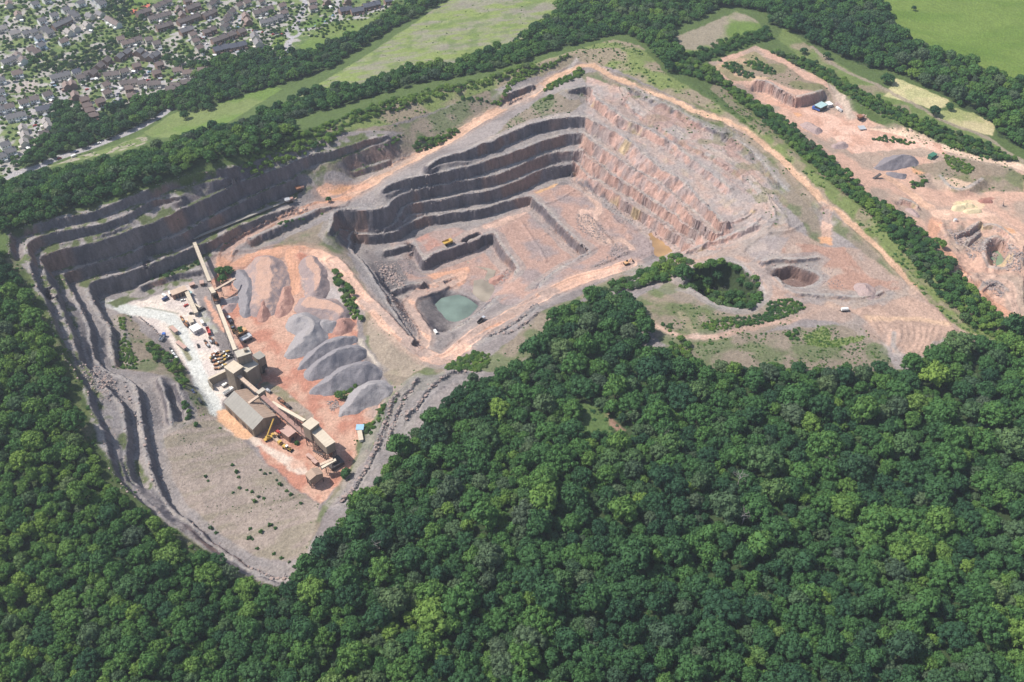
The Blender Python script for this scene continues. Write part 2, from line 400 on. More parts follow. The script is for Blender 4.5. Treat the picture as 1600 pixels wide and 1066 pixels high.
# earth bunds along haul roads, bench lips and spoil edges
BUNDS = [(HAUL[:9], HAUL_Z[:9], 5.6, .9, .9), (HAUL[9:], HAUL_Z[9:], 5.4, .8, .9), (YROAD[5:], YROAD_Z[5:], 6.0, 1.1, 1.0), (RAMP, [-3,-6,-12,-18,-24,-29,-33,-36,-38], 5.0, .8, .8), (TRACK, [50.5,47,43,40,37,34], 4.0, .6, .8)]
for P, zz, d0 in [(px('N',1000,150,950,240,900,275,860,380,830,460,800,560,770,660), 13, 2.2), (px('N',860,250,810,310,790,400,750,520,710,640,640,790,540,960,440,1060), 9, 2.2), (px('N',1421,100,1250,95,1150,180,1070,250,1020,340,950,400,915,440), 18, 2.2),
                  (px('I',1421,330,1250,470,1100,560,960,620), 1, 1.3), (px('I',1421,405,1280,520,1180,590,1040,610), 3, 1.2), (px('F',0,975,120,905,210,865), -14, 1.4), (px('F',130,1060,330,985,480,905), -14, 1.2), (px('F',540,1055,840,950,1020,885), 0, 1.6),
                  (px('H',0,545,230,455,300,420,450,390,560,335), 10, 1.5), (px('H',240,490,400,435,560,395,620,340), 18, 1.3), (px('H',490,515,560,450,700,400,900,415,1020,330), 28, 1.3), (px('H',700,330,780,270,770,180,700,60), 34, 1.2), (px('H',660,655,760,625,980,635,1180,615), 30, 1.3),
                  (px('D',560,640,640,760,740,900,790,1000), -25, 1.0), (px('D',740,770,800,745), -25, .8), (px('F',330,590,430,670,500,710,640,700), -14, 1.0), (px('F',90,580,150,620,270,770,330,820), -14, 1.6), (px('D',770,470,900,430,1045,345), -14, 1.1),
                  (px('I',430,740,520,690,470,660), -8, 1.4), (px('I',560,760,640,680,620,600), -8, 1.3), (px('I',60,230,180,160,330,130,480,110), -26, 1.8), (px('t',180,175,330,190,420,175,520,205,680,210,800,165), 29, 1.4), (px('O',490,815,580,790,700,770,900,745,1010,715,1200,735,1330,770), 6, 1.2),
                  (px('O',650,790,780,690,900,610,990,565), 10, 1.2), (px('r',640,40,740,80), 27, 1.5), (px('W',760,700,850,650,975,585), 29, 1.8), (px('W',860,780,960,680), 27, 1.6), (px('M',1010,410,1150,400,1230,350), 3, .8)] + [(px('t', *a), 29, .55) for a in ((915,395,925,480,865,575), (955,400,970,490,900,580), (1000,405,1012,490,945,565), (1045,410,1050,510,985,590), (1090,415,1085,520,1020,600), (1140,415,1115,520,1050,615), (1190,420,1150,520,1085,630), (720,350,770,430,850,500), (745,345,800,420,860,470), (770,345,840,410,900,440))]:
    BUNDS.append((P, [zz], 0.0, d0, 1.25))
for P, zz, d0, hb_, wd_ in BUNDS:
    W = densify(smooth_line(world_line(P, zz), 2), 8.0)
    d = line_dist(W, d0 + 5)
    Z = Z + hb_ * np.exp(-((d - d0) / wd_) ** 2) * (.55 + .9 * fbm(GXX, GYY, 6, 9, 2))
# make the ground uneven: fret the rock faces, ripple the rest
r1 = fbm(GXX, GYY, 7, 1, 3) - .5; r2 = fbm(GXX, GYY, 7, 2, 3) - .5
gyz, gxz = np.gradient(Z, DX)
slope0 = np.hypot(gxz, gyz)
rockw = np.clip((slope0 - .35) / .6, 0, 1)
for _ in range(2):
    p_ = np.pad(rockw, 1, 'edge'); rockw = np.maximum(rockw, .8 * np.maximum(np.maximum(p_[:-2, 1:-1], p_[2:, 1:-1]), np.maximum(p_[1:-1, :-2], p_[1:-1, 2:])))
u_, v_ = np.array(px('P',905,110,960,128,1010,150,1070,180,1140,225,1200,280,1222,335,1180,372,1120,390,1060,400,1030,395,990,355,940,310,893,275,893,240,905,190)).T
x_, y_ = unproj(u_, v_, 15.0)
craggy = sub_inside(np.stack([x_, y_], 1), GXX, GYY).astype(float)
amp = 3.4 * rockw * (1 + .9 * craggy)
fi = (GXX - GX0) / DX; fj = (GYY - GY0) / DX
Z = bilin(Z, fi + amp * r1 / DX, fj + amp * r2 / DX)
Z = Z + rockw * (fbm(GXX, GYY, 5, 5, 3) - .5) * (1.3 + 3.6 * craggy) + (fbm(GXX, GYY, 14, 6, 4) - .5) * .6 + craggy * (fbm(GXX, GYY, 3.4, 7, 2) - .5) * 1.1

u_, v_ = np.array(px('W',560,560,980,560,1220,640,1421,800,1421,1100,'r',1421,700,1300,640,1000,560,760,250,700,60)).T
x_, y_ = unproj(u_, v_, 24.0)
rugged = sub_inside(np.stack([x_, y_], 1), GXX, GYY).astype(float)
u_, v_ = np.array(px('W',1010,870,1090,800,1200,790,1280,910,1250,1060,1130,1080,1030,1000)).T
x_, y_ = unproj(u_, v_, 14.0)
rugged *= 1 - sub_inside(np.stack([x_, y_], 1), GXX, GYY)
for P_r in (px('M',130,440,260,400,400,560,640,740,900,890,1130,990,1260,920,1300,960,1120,1060,1000,1010,830,970,560,780,250,570), px('L',0,60,330,60,400,200,380,340,250,400,200,620,120,500,40,250), px('N',1421,170,1421,100,1250,90,1100,110,950,160,860,260,780,460,690,700,540,960,430,1066,640,900,720,760,800,640,900,520,1000,430,1100,270,1250,180)):
    u_, v_ = np.array(P_r).T; x_, y_ = unproj(u_, v_, 16.0)
    Z = Z + sub_inside(np.stack([x_, y_], 1), GXX, GYY) * ((fbm(GXX, GYY, 9, 13, 4) - .5) * 4.2 + np.abs(fbm(GXX, GYY, 5, 14, 2) - .5) * 2.2)
Z = Z + rugged * ((fbm(GXX, GYY, 22, 11, 4) - .5) * 7 + (np.abs(fbm(GXX, GYY, 9, 12, 3) - .5)) * 6)

def hz(x, y):
    return bilin(Z, (np.asarray(x, float) - GX0) / DX, (np.asarray(y, float) - GY0) / DX)

def at(u, v):
    """ground point seen at a photo pixel (arrays allowed)"""
    u = np.atleast_1d(np.asarray(u, float)); v = np.atleast_1d(np.asarray(v, float))
    t = (v - 533.0) / F_PX
    dn = ST + t * CT
    s0, s1 = (H_CAM - 95) / dn, (H_CAM + 60) / dn
    k = np.linspace(0, 1, 420)[None, :]
    s = s0[:, None] + (s1 - s0)[:, None] * k
    x = s * ((u - 800) / F_PX)[:, None]; y = s * (CT - t * ST)[:, None]; z = H_CAM - s * dn[:, None]
    below = z <= hz(x, y)
    j = np.where(below.any(1), below.argmax(1), 419)
    r = np.arange(len(u))
    xx, yy = x[r, j], y[r, j]
    return xx, yy, hz(xx, yy)

def at1(u, v):
    x, y, z = at(u, v)
    return float(x[0]), float(y[0]), float(z[0])

def wpoly(pts):
    u, v = np.array(pts).T
    x, y, z = at(u, v)
    return np.stack([x, y], 1)
print('terrain', round(time.time() - T0, 1))
# ---------------------------------------------------------------- ground colour (albedo painted as survey zones)
n6a = fbm(GXX, GYY, 7, 21, 3) - .5; n6b = fbm(GXX, GYY, 7, 22, 3) - .5
WX = GXX + n6a * 5.0; WY = GYY + n6b * 5.0
NA = fbm(GXX, GYY, 40, 31, 5); NB = fbm(GXX, GYY, 12, 32, 4); NC = fbm(GXX, GYY, 4.5, 33, 3); ND = fbm(GXX, GYY, 90, 34, 3)
col = np.zeros((NY, NX, 3)); col[:] = (.085, .125, .04)
rough = np.full((NY, NX), .35)

def mixc(m, c):
    """paint colour c into the albedo where mask m says so"""
    r = np.flatnonzero(m.max(1) > .004); 
    if len(r) == 0: return
    k = np.flatnonzero(m.max(0) > .004)
    sl = (slice(r[0], r[-1] + 1), slice(k[0], k[-1] + 1))
    mm = m[sl][..., None]
    c = np.asarray(c); c = c[sl] if c.ndim == 3 else c
    col[sl] = col[sl] * (1 - mm) + c * mm

def ss(x, a, b):
    t = np.clip((x - a) / (b - a), 0, 1); return t * t * (3 - 2 * t)

def blur(m):
    p = np.pad(m, 1, 'edge')
    return (p[:-2, 1:-1] + p[2:, 1:-1] + p[1:-1, :-2] + p[1:-1, 2:] + 4 * p[1:-1, 1:-1]) / 8

def zone(pts, warp=True):
    W = wpoly(pts)
    return blur(sub_inside(W, WX if warp else GXX, WY if warp else GYY, 8).astype(float))

def two(a, b, n, lo=.4, hi=.6):
    w = ss(n, lo, hi)[..., None]
    return np.asarray(a) * (1 - w) + np.asarray(b) * w

def strip(pts, width, sm=2, soft=1.2, warp=True, world=None):
    """0..1 mask of a band round a traced line"""
    W = densify(smooth_line(wpoly(pts) if world is None else world, sm), 12.0)
    d = np.full((NY, NX), 1e9)
    X, Y = (WX, WY) if warp else (GXX, GYY)
    r = width / 2 + soft + 6
    for a, b in zip(W[:-1], W[1:]):
        i0 = max(0, int((min(a[0], b[0]) - r - GX0) / DX)); i1 = min(NX, int((max(a[0], b[0]) + r - GX0) / DX) + 2)
        j0 = max(0, int((min(a[1], b[1]) - r - GY0) / DX)); j1 = min(NY, int((max(a[1], b[1]) + r - GY0) / DX) + 2)
        if i1 <= i0 or j1 <= j0: continue
        x = X[j0:j1, i0:i1] - a[0]; y = Y[j0:j1, i0:i1] - a[1]
        e = b - a; t = np.clip((x * e[0] + y * e[1]) / (e @ e + 1e-9), 0, 1)
        d[j0:j1, i0:i1] = np.minimum(d[j0:j1, i0:i1], np.hypot(x - t * e[0], y - t * e[1]))
    return 1 - ss(d, width / 2 - soft * .5, width / 2 + soft * .5)

C_GRASS, C_GRASS2, C_DRY = (.125, .19, .045), (.19, .235, .075), (.25, .22, .155)
C_WOOD = (.042, .066, .026)
C_SCRUB, C_SCRUB2 = (.235, .19, .14), (.12, .145, .06)
C_GREY, C_GREY2, C_DARK = (.205, .178, .174), (.285, .248, .238), (.15, .13, .13)
C_PINK, C_PINK2 = (.50, .33, .265), (.42, .30, .26)
C_ROAD, C_ROAD2 = (.575, .315, .21), (.58, .31, .20)
C_RED = (.44, .205, .145)
C_PALE, C_CONC = (.66, .57, .50), (.56, .57, .54)
C_GRAVEL = (.35, .335, .34)
C_TAR = (.36, .345, .36)
C_SLOPE = (.315, .255, .22)

# town: gardens, drives and yards
TOWN = px('P',-200,-40,650,-40,600,20,500,70,440,85,400,95,330,130,260,150,190,165,100,175,60,225,20,275,-60,310,-200,330)
m = zone(TOWN)
gard = two((.10, .15, .05), (.17, .21, .08), NC, .45, .6)
gard = two(gard, (.36, .335, .31), fbm(GXX, GYY, 11, 41, 2), .54, .62)
mixc(m, gard)
# fields
for P, a, b, nn, lo, hi in [
    (px('P',395,200,420,172,470,150,520,118,560,95,620,55,700,0,720,-40,880,-40,878,10,840,45,800,75,760,84,705,106,630,110,560,143,510,143,465,160), C_GRASS2, (.23,.22,.16), fbm(GXX + .6 * GYY, GYY * 2.2, 34, 51, 4), .45, .72),
    (px('P',225,208,262,182,300,168,350,152,420,130,440,140,400,165,350,195,300,212,250,216), C_GRASS, (.16,.20,.07), NA, .4, .6),
    (px('P',465,75,500,45,525,35,560,30,600,28,640,10,600,35,545,60,500,78,470,80), C_GRASS, (.15,.20,.06), NA, .4, .6),
    (px('P',1350,-40,1355,12,1395,37,1428,70,1520,103,1560,122,1600,150,1700,190,1700,-60), (.118,.190,.032), (.15,.215,.045), fbm(GXX * .35 + GYY * .2, GYY, 30, 63, 4), .35, .65),
    (px('P',1045,60,1090,45,1150,18,1180,30,1195,52,1130,70,1090,85,1060,92), C_GRASS, (.27,.23,.17), NA, .45, .62),
    (px('P',1225,42,1260,70,1330,112,1400,150,1470,190,1540,215,1600,250,1600,275,1500,228,1400,190,1330,150,1260,100,1215,60), (.14,.185,.06), (.25,.21,.14), fbm(GXX, GYY, 22, 61, 3), .45, .65),
    (px('P',420,255,480,215,560,178,650,150,740,128,800,110,880,85,960,62,1000,72,1040,115,1100,150,1170,200,1240,255,1300,305,1400,400,1500,490,1560,535,1530,540,1470,480,1390,400,1290,315,1220,245,1150,195,1060,158,980,125,900,98,840,130,760,165,680,180,600,200,520,205,440,240), (.17,.21,.07), (.27,.22,.155), fbm(GXX, GYY, 26, 62, 4), .44, .60),
]:
    mixc(zone(P), two(a, b, nn, lo, hi))
mixc(zone(px('P',1382,150,1400,122,1478,155,1487,163,1458,172,1440,166)), two((.50,.44,.24), (.42,.40,.20), NB))
mixc(zone(px('Q',690,560,800,540,920,520,1050,560,1180,610,1215,650,1190,690,1200,730,1100,700,950,660,830,610)), two((.47,.40,.23), (.28,.30,.12), NA, .45, .62))
mixc(strip(px('Q',-150,60,0,190,150,270,350,350,520,450,640,510,760,580,900,650,1080,700,1200,770,1290,840,1421,920), 5) * .8, (.30, .24, .19))
mixc(zone(px('P',198,-5,238,-5,232,20,205,35,196,25)), C_GRASS)
# woodland floor
WOODS = {
 'lower': px('P',440,925,480,880,560,795,622,712,690,640,735,600,800,588,838,548,868,492,920,472,985,470,1010,500,1022,522,1000,545,975,552,1040,565,1090,582,1200,576,1300,587,1400,582,1450,574,1478,545,1530,548,1570,528,1620,510,1680,520,1680,1160,440,1160),
 'left': px('P',440,930,380,910,290,858,218,806,172,766,134,692,106,600,70,520,30,440,4,398,-80,375,-80,1160,440,1160),
 'back': px('P',-80,360,15,362,95,336,200,303,300,265,370,250,430,232,470,215,455,196,400,217,385,200,330,206,296,216,262,229,200,250,130,264,60,279,12,294,-80,312),
 'belt': px('P',385,200,417,178,465,158,513,142,558,141,597,125,634,108,710,105,760,83,800,73,842,43,870,25,879,-30,1270,-30,1205,22,1135,10,1100,25,1050,45,1062,95,1046,112,1012,70,976,52,884,74,800,101,738,117,653,131,570,155,500,174,456,188,400,212),
 'right': px('P',1205,-30,1200,37,1242,51,1279,73,1358,107,1391,110,1439,132,1481,152,1504,169,1552,194,1560,214,1610,240,1680,240,1680,175,1600,152,1560,121,1526,115,1518,101,1467,84,1428,68,1400,53,1394,37,1369,11,1352,-30),
 'town_belt': px('P',40,262,45,240,75,205,92,165,120,170,150,190,190,165,250,150,290,140,312,112,350,92,400,86,436,82,452,90,490,78,540,62,600,32,650,0,700,0,620,42,540,88,520,106,440,132,400,142,340,162,300,177,262,172,240,187,170,217,100,243),
}
WW = {k: wpoly(v) for k, v in WOODS.items()}
for k, W in WW.items():
    mixc(blur(sub_inside(W, WX, WY).astype(float)), two(C_WOOD, (.05, .075, .03), NB))
# the two quarries
QUARRY = px('P',12,366,90,338,170,320,262,292,340,268,372,260,440,236,520,212,605,196,640,186,690,170,760,146,850,118,905,96,960,108,1060,155,1150,197,1240,262,1300,328,1400,425,1475,485,1525,532,1475,545,1450,572,1400,580,1300,585,1200,574,1090,580,1000,540,960,495,985,470,920,470,868,490,838,545,800,586,735,598,690,638,622,710,560,793,480,878,440,922,388,901,300,846,232,793,190,755,152,688,128,598,92,518,50,438,18,393)
RQUARRY = px('P',1108,98,1180,72,1240,92,1285,120,1320,165,1360,190,1400,207,1500,238,1600,262,1640,280,1640,540,1590,515,1540,472,1480,420,1440,368,1405,335,1345,305,1290,258,1255,215,1220,185,1160,148,1130,122)
mq = zone(QUARRY); mr = zone(RQUARRY)
mixc(mq, two(C_GREY, C_GREY2, NA, .38, .62))
mixc(mr, two((.52,.33,.25), (.36,.27,.215), fbm(GXX, GYY, 24, 140, 4), .42, .6))
scrub = two(C_SCRUB, C_SCRUB2, fbm(GXX, GYY, 17, 71, 4), .44, .62)
for P in [  # thin scrub on old slopes
    px('P',520,208,620,196,700,168,740,150,770,140,800,150,760,175,720,200,660,230,600,262,560,285,540,270,500,268,450,280,520,232,600,225,630,208),
    px('P',770,215,800,185,850,150,905,135,925,150,905,165,890,180,830,190,790,205),
    px('P',905,118,935,112,960,128,985,140,960,165,940,160,928,140),
    px('P',960,112,1060,158,1150,198,1240,262,1300,330,1290,345,1270,330,1230,285,1180,245,1120,205,1060,175,990,145),
    px('P',1080,158,1145,195,1195,235,1245,290,1275,330,1290,365,1285,385,1270,390,1255,350,1225,320,1200,290,1180,255,1140,215,1100,185),
    px('P',1300,335,1350,372,1400,425,1412,440,1400,440,1340,390,1300,360),
    px('P',985,470,1020,450,1060,470,1110,485,1180,500,1250,480,1250,500,1180,525,1100,540,1040,540,1000,510),
    px('P',1000,545,1060,540,1150,528,1250,512,1330,505,1380,530,1390,562,1400,578,1300,585,1200,574,1090,580,1040,560),
    px('P',520,330,470,352,430,375,400,388,392,380,430,365,470,345,505,332),
    px('P',410,398,450,370,500,350,520,340,530,360,545,400,560,430,590,480,630,540,660,580,700,596,660,590,600,570,565,500,585,490,570,480,540,440,520,405,470,388),
    px('P',570,488,600,500,640,540,670,565,690,575,700,590,640,620,610,600,590,560,570,530),
    px('P',560,670,580,640,620,600,700,585,760,560,800,530,830,500,860,480,900,465,960,430,1000,415,1020,420,960,450,900,470,870,490,840,545,800,580,740,580,700,595,640,620,610,660,590,690,560,730,530,775,510,800,480,860,470,850,520,770),
    px('P',172,495,200,490,225,520,255,545,280,560,300,600,330,640,345,670,320,665,290,610,265,590,215,580,175,575),
    px('P',1385,195,1420,200,1480,215,1560,250,1600,275,1600,300,1540,300,1490,300,1450,270,1440,280,1420,260,1500,245,1440,225),
    px('P',1140,100,1180,85,1225,100,1260,125,1290,135,1310,165,1280,150,1240,140,1200,125,1150,115),
]:
    mixc(zone(P) * .85, scrub)
mixc(zone(px('P',1110,105,1180,80,1200,95,1160,115,1215,125,1140,125)) * .9, two((.48,.33,.22), (.25,.22,.12), NB))
# smooth made-up slope below the yard
mixc(zone(px('P',268,660,300,640,342,655,420,728,470,772,500,790,490,830,480,866,440,880,400,872,350,840,300,800,262,740,250,690)), two(C_SLOPE, (.265,.225,.175), fbm(GXX * .9 + GYY * .45, (GYY * .9 - GXX * .45) * 5, 24, 170, 4), .40, .62))
mixc(zone(px('P',615,508,600,500,575,495,575,530,590,560,600,582,640,590,670,570,640,540)), two((.315,.255,.20), (.25,.225,.145), NA, .5, .72))
# pit colours
RW = px('P',918,120,960,135,1000,155,1070,185,1140,225,1200,280,1215,330,1180,370,1120,388,1060,395,1030,390,990,350,940,305,895,275,895,240,915,190)
mRW = zone(RW)
mixc(mRW, two((.45,.29,.24), (.35,.285,.265), fbm(GXX, GYY, 13, 81, 4), .42, .6))
mixc(mRW * ss(fbm(GXX, GYY, 9, 82, 3), .62, .74) * .6, (.48, .36, .22))
mixc(mRW * ss(fbm(GXX, GYY, 17, 83, 3), .6, .72) * .6, (.38, .20, .16))
mixc(zone(px('P',830,300,900,285,940,320,1000,360,1040,390,990,410,960,415,880,445,800,480,750,470,700,450,640,440,610,380,740,360,800,330)), two((.30,.238,.228), (.39,.255,.21), fbm(GXX, GYY, 20, 84, 4), .42, .6))
mixc(zone(px('C',740,450,860,400,960,340,1150,330,1260,380,1130,500,960,540,850,640,780,560)), two((.42,.235,.19), (.36,.26,.23), NB))
mixc(zone(px('C',820,760,1000,750,1240,690,1270,740,1180,900,960,880,1000,820)), C_ROAD)
mixc(zone(px('I',925,120,1000,80,1150,0,1180,40,1130,120,1050,160)), two((.42,.20,.16), (.36,.24,.21), NC))
mixc(zone(px('D',830,640,900,660,1020,760,1160,880,1120,920,1000,830,880,720)), (.47, .25, .16))
mixc(zone(px('D',680,370,860,280,900,290,740,370)), (.55, .34, .19))
# yard, spoil tops and roads
mixc(zone(px('P',330,440,350,415,430,404,500,408,524,440,545,480,560,510,556,540,565,560,560,600,600,630,580,660,560,690,552,725,500,788,470,770,420,725,395,690,430,650,380,560,350,500)), two(C_RED, (.52,.32,.24), fbm(GXX, GYY, 16, 91, 4), .40, .62))
mixc(zone(px('P',470,400,500,402,520,430,548,470,560,500,540,500,480,465,470,440)), two((.46,.35,.31), (.37,.33,.32), NA))
mixc(zone(px('P',180,478,236,466,296,442,308,470,320,500,330,520,350,560,365,600,345,640,310,600,262,530,222,500)), two(C_PALE, (.58,.50,.46), NB, .4, .62))
mixc(strip(px('K',600,210,700,215,850,270,1050,290,1200,330,1290,400,1360,560,1421,700,'L',1080,60,1180,250,1230,380), 11, soft=3) * .9, C_CONC)
mixc(strip(px('K',980,238,1120,262,1290,300), 1.3, soft=1.6, warp=False) * .8, (.22, .21, .15))
mixc(strip(px('K',1225,420,1290,520,1400,720), 4, warp=False) * .9, (.20, .19, .10))
mixc(zone(px('q',0,490,200,560,380,620,560,720,860,860,900,960,800,1000,640,850,400,690,180,600)), two((.62,.50,.42), (.55,.36,.28), NB, .5, .7))
mixc(zone(px('q',0,330,90,310,330,560,340,600,290,640,200,620,0,440)), (.64, .38, .23))
mixc(zone(px('a',1060,380,1180,560,1421,900,1421,1066,1380,1066,1130,640,1040,420)), (.58, .33, .24))
mixc(zone(px('a',940,700,1060,620,1300,1066,1180,1066,1050,900)), two((.40,.38,.36), (.32,.31,.24), NC))
mixc(strip(px('q',500,80,640,160,760,260,900,400), 8) * .9, two((.30,.26,.22), (.20,.19,.12), NC))
for P, w, c in [
    (HAUL[:10], 9.5, C_ROAD), (HAUL[9:20], 11.5, (.575,.37,.265)), (HAUL[19:], 7.2, (.60,.385,.26)), (YROAD[:5], 14, C_ROAD), (YROAD[4:], 12.5, (.69,.43,.315)), (RAMP, 9.5, (.66,.41,.30)),
    (px('O',1120,770,1130,900,1120,1066), 11, C_ROAD), (px('O',860,830,900,900,890,1066), 9, C_RED), (TRACK, 5, (.43,.36,.31)), (SPUR, 6, (.54,.36,.28)),
    (REDRAMP[:7], 15, (.46,.27,.205)), (REDRAMP[6:], 9, (.52,.34,.26)), (LOWTRACK, 5, (.48,.33,.26)), (px('t',1000,150,800,200,600,235,420,250), 9, (.60,.42,.30)),
    (px('D',0,780,220,690,400,640,620,500), 7, (.53,.36,.29)), (px('D',1040,250,1150,340,1260,440,1290,540,1150,530,1090,560,1200,720,1300,820,1421,830), 6, (.54,.37,.30)),
    (px('F',60,320,180,440,210,560,120,660,200,800,330,840,400,780,520,880), 5, (.52,.36,.29)), (px('O',1180,800,1240,880,1260,960), 6, C_RED),
    (px('A',20,710,150,690,300,690,420,660), 9, (.62,.36,.25)), (px('B',180,790,330,730,600,620,700,575,880,548,1000,535), 4.5, (.50,.40,.34)),
    (px('P',760,512,800,495), 8, C_ROAD),
    (px('Q',0,330,70,440,150,590), 6, (.47,.37,.30)), (px('Q',250,690,360,690,520,700,660,740,800,800,950,850,1100,890,1250,910,1421,960), 9, (.62,.45,.34)),
    (px('W',0,100,200,210,330,330,480,430,570,480), 8, (.60,.38,.27)), (px('W',570,480,520,600,480,700,600,830,740,980,900,1150), 8, C_ROAD), (px('W',570,490,800,470,1000,470,1120,560,1280,680,1421,780), 13, (.60,.40,.30)),
    (px('r',560,0,700,200,900,380,1080,580,1250,720,1421,790), 9, C_ROAD), (px('r',900,350,1100,330,1270,390,1300,560,1330,680), 6, (.55,.38,.30)),
    (px('B',1000,90,1080,20), 3, (.42,.36,.32)), (px('V',570,600,640,700,680,790), 5, (.50,.36,.29)), (px('t',1190,340,1350,470,1466,512), 3.5, (.58,.45,.33)),
    (px('K',1140,0,1200,-60), 3, C_RED), (px('S',1010,640,1080,780,1210,920), 3, (.46,.40,.34)),
]:
    m = strip(P, w * 1.05, soft=1.3)
    edge = strip(P, w * 1.75, soft=5.0) * .45
    mixc(edge, np.asarray(c) * .5 + np.asarray(C_GREY2) * .38)
    W_ = densify(smooth_line(wpoly(P), 2), 10.0); dd = line_dist(W_, w)
    ruts = np.exp(-((dd - w * .16) / .55) ** 2) + .8 * np.exp(-((dd - w * .36) / .6) ** 2)
    tone_ = two(np.asarray(c) * .90, np.minimum(np.asarray(c) * 1.12, .8), fbm(GXX, GYY, 15, 150, 4), .38, .62) * (1 - .13 * np.clip(ruts, 0, 1) * (.4 + .9 * NB))[..., None]
    mixc(m, tone_)
mixc(zone(px('P',1255,110,1270,100,1250,95)), C_PINK)
mixc(zone(px('P',1190,160,1230,170,1260,195,1300,215,1330,240,1390,235,1440,230,1480,245,1470,225,1400,212,1330,195,1290,175,1250,165,1210,150)), two((.63,.41,.32), (.52,.31,.23), fbm(GXX, GYY, 18, 141, 4), .4, .6))
mixc(zone(px('W',600,110,700,120,800,150,930,180,900,220,760,245,660,220)), (.56, .40, .29))
mixc(zone(px('W',700,370,850,340,1010,360,1000,430,830,435,720,415)), two((.60,.50,.30), (.64,.45,.31), NC))
mixc(zone(px('W',960,340,1080,300,1140,330,1060,360)), (.33, .17, .13))
for P in (px('X',390,690,450,690,480,720,420,745), px('W',1210,620,1300,630,1330,680,1250,690), px('W',270,20,330,30,440,85,380,90,300,60), px('H',1180,420,1290,420,1290,490,1200,480), px('r',290,400,350,400,370,450,320,440), px('r',460,800,560,790,540,830), px('A',60,700,280,660,290,690,150,740)):
    mixc(zone(P) * .85, (.62, .33, .18))
# red-brown worked ground of the plateau
mixc(zone(px('P',1040,395,1120,392,1180,360,1230,350,1290,385,1340,390,1400,430,1475,485,1528,533,1480,545,1440,570,1300,500,1180,500,1100,480,1010,440)) * .85, two((.37,.265,.215), (.31,.255,.225), fbm(GXX, GYY, 20, 181, 4), .42, .6))
mixc(zone(px('V',140,560,300,430,450,330,640,390,760,440,850,520,1000,560,1200,560,1290,480,1340,600,1200,650,900,690,760,740,600,800,430,740)) * .7, scrub)
mixc(zone(px('H',820,540,1000,470,1421,520,'t',700,60,900,100,940,140,800,170,560,150,440,150,'H',1180,610,960,620)) * .9, two((.36,.215,.165), (.40,.30,.25), fbm(GXX, GYY, 14, 95, 4), .42, .6))
mixc(zone(px('H',500,540,700,400,900,420,820,560,680,640,620,640)) * .9, two((.30,.255,.245), (.35,.29,.265), NB))
mixc(zone(px('t',560,290,700,250,960,190,1100,230,1230,330,1340,480,1150,500,1090,640,1000,645,870,590,780,480,690,370)), two((.44,.30,.235), (.36,.25,.20), fbm(GXX * .4 + GYY, GYY * .4 - GXX, 9, 96, 3), .4, .62))
mixc(strip(px('t',700,345,900,345,1250,370), 5, soft=4) * .8, (.56, .38, .26))
mixc(zone(px('t',240,470,380,400,440,440,430,500,690,460,640,500,500,550,260,530)) * .8, (.16, .215, .06))
# woods must win again where they overhang
mixc(zone(px('P',1108,138,1170,195,1225,245,1285,300,1340,350,1400,410,1450,470,1500,515,1560,535,1600,522,1570,508,1530,468,1480,418,1440,368,1408,338,1350,308,1300,262,1260,222,1222,188,1162,152,1120,125)), two((.15, .185, .065), (.235, .20, .13), fbm(GXX, GYY, 11, 180, 3), .42, .6))
mixc(zone(px('P',1205,82,1262,112,1302,134,1332,156,1370,178,1410,200,1450,214,1500,236,1560,252,1590,250,1540,226,1480,202,1420,180,1360,150,1310,122,1270,97,1230,86)), two((.07, .105, .035), (.14, .175, .06), NB))
mixc(zone(px('V',640,250,700,195,850,170,1030,170,1110,230,1230,340,1265,470,1150,560,950,540,830,500,760,440,640,380)), (.04, .06, .025))
# town streets
STREETS = [(px('P',300,45,315,54,325,77),6),(px('P',330,64,345,57,367,49,374,32,376,25,391,16,419,8,430,5),6),(px('P',481,-20,477,8,468,28,461,42),8),(px('P',452,53,425,54,400,49,388,47),6),
           (px('P',470,48,496,42,519,32,526,20,531,-5),7),(px('P',456,58,448,77,440,95,425,118),7),(px('P',295,122,260,128,234,127,226,124,200,129,169,132,147,138),6.5),(px('P',226,124,231,113,237,102),8),
           (px('P',183,132,183,147,187,156,176,161,162,169,151,172),6.5),(px('P',160,100,150,110,136,119,129,129,134,140,147,138),6),(px('P',96,155,94,139,82,133),6),(px('P',-40,192,0,186,22,180,48,173,71,167,92,158,110,148),7),
           (px('P',52,174,54,191,63,212),6),(px('P',-40,298,8,280,35,267,60,262,84,249,115,239,155,226,200,208,225,196,248,183,264,171),9),(px('P',-20,80,0,84,24,94,42,108),5),(px('P',12,26,9,36,15,50),5),
           (px('P',111,33,120,48,130,65),4),(px('P',132,-5,150,14),6),(px('P',310,-5,290,18,268,24),6),(px('P',268,55,300,44,312,40,340,28),5),(px('P',545,30,575,22,600,10,620,-5),5),(px('P',345,84,375,82,400,78,420,72),5),
           (px('P',55,60,75,45,70,20,90,0),4.5),(px('P',30,95,60,70,80,62,110,58),4.5)]
for P, w in STREETS:
    mixc(strip(P, w, soft=1.2, warp=False), two(C_TAR, (.37,.345,.345), NB, .4, .6))
m = strip(px('P',446,52,452,44,462,43,470,50,462,59,450,58,446,52), 6, warp=False)
mixc(m, C_TAR)
mixc(zone(px('P',453,51,457,47,464,47,467,51,463,55,456,55), False), (.12, .18, .05))
mixc(zone(px('P',204,20,212,11,214,18,207,23), False), (.60, .16, .12)); mixc(zone(px('P',223,10,233,5,236,10,227,14), False), (.60, .16, .12))
mixc(zone(px('P',12,138,30,130,55,124,60,130,58,144,14,146), False), (.38, .33, .30))
mixc(zone(px('P',423,74,430,60,440,57,446,66,440,80), False), (.14, .20, .05))
mixc(zone(px('P',472,38,490,33,512,22,515,30,498,42,478,44), False), (.12, .20, .05))
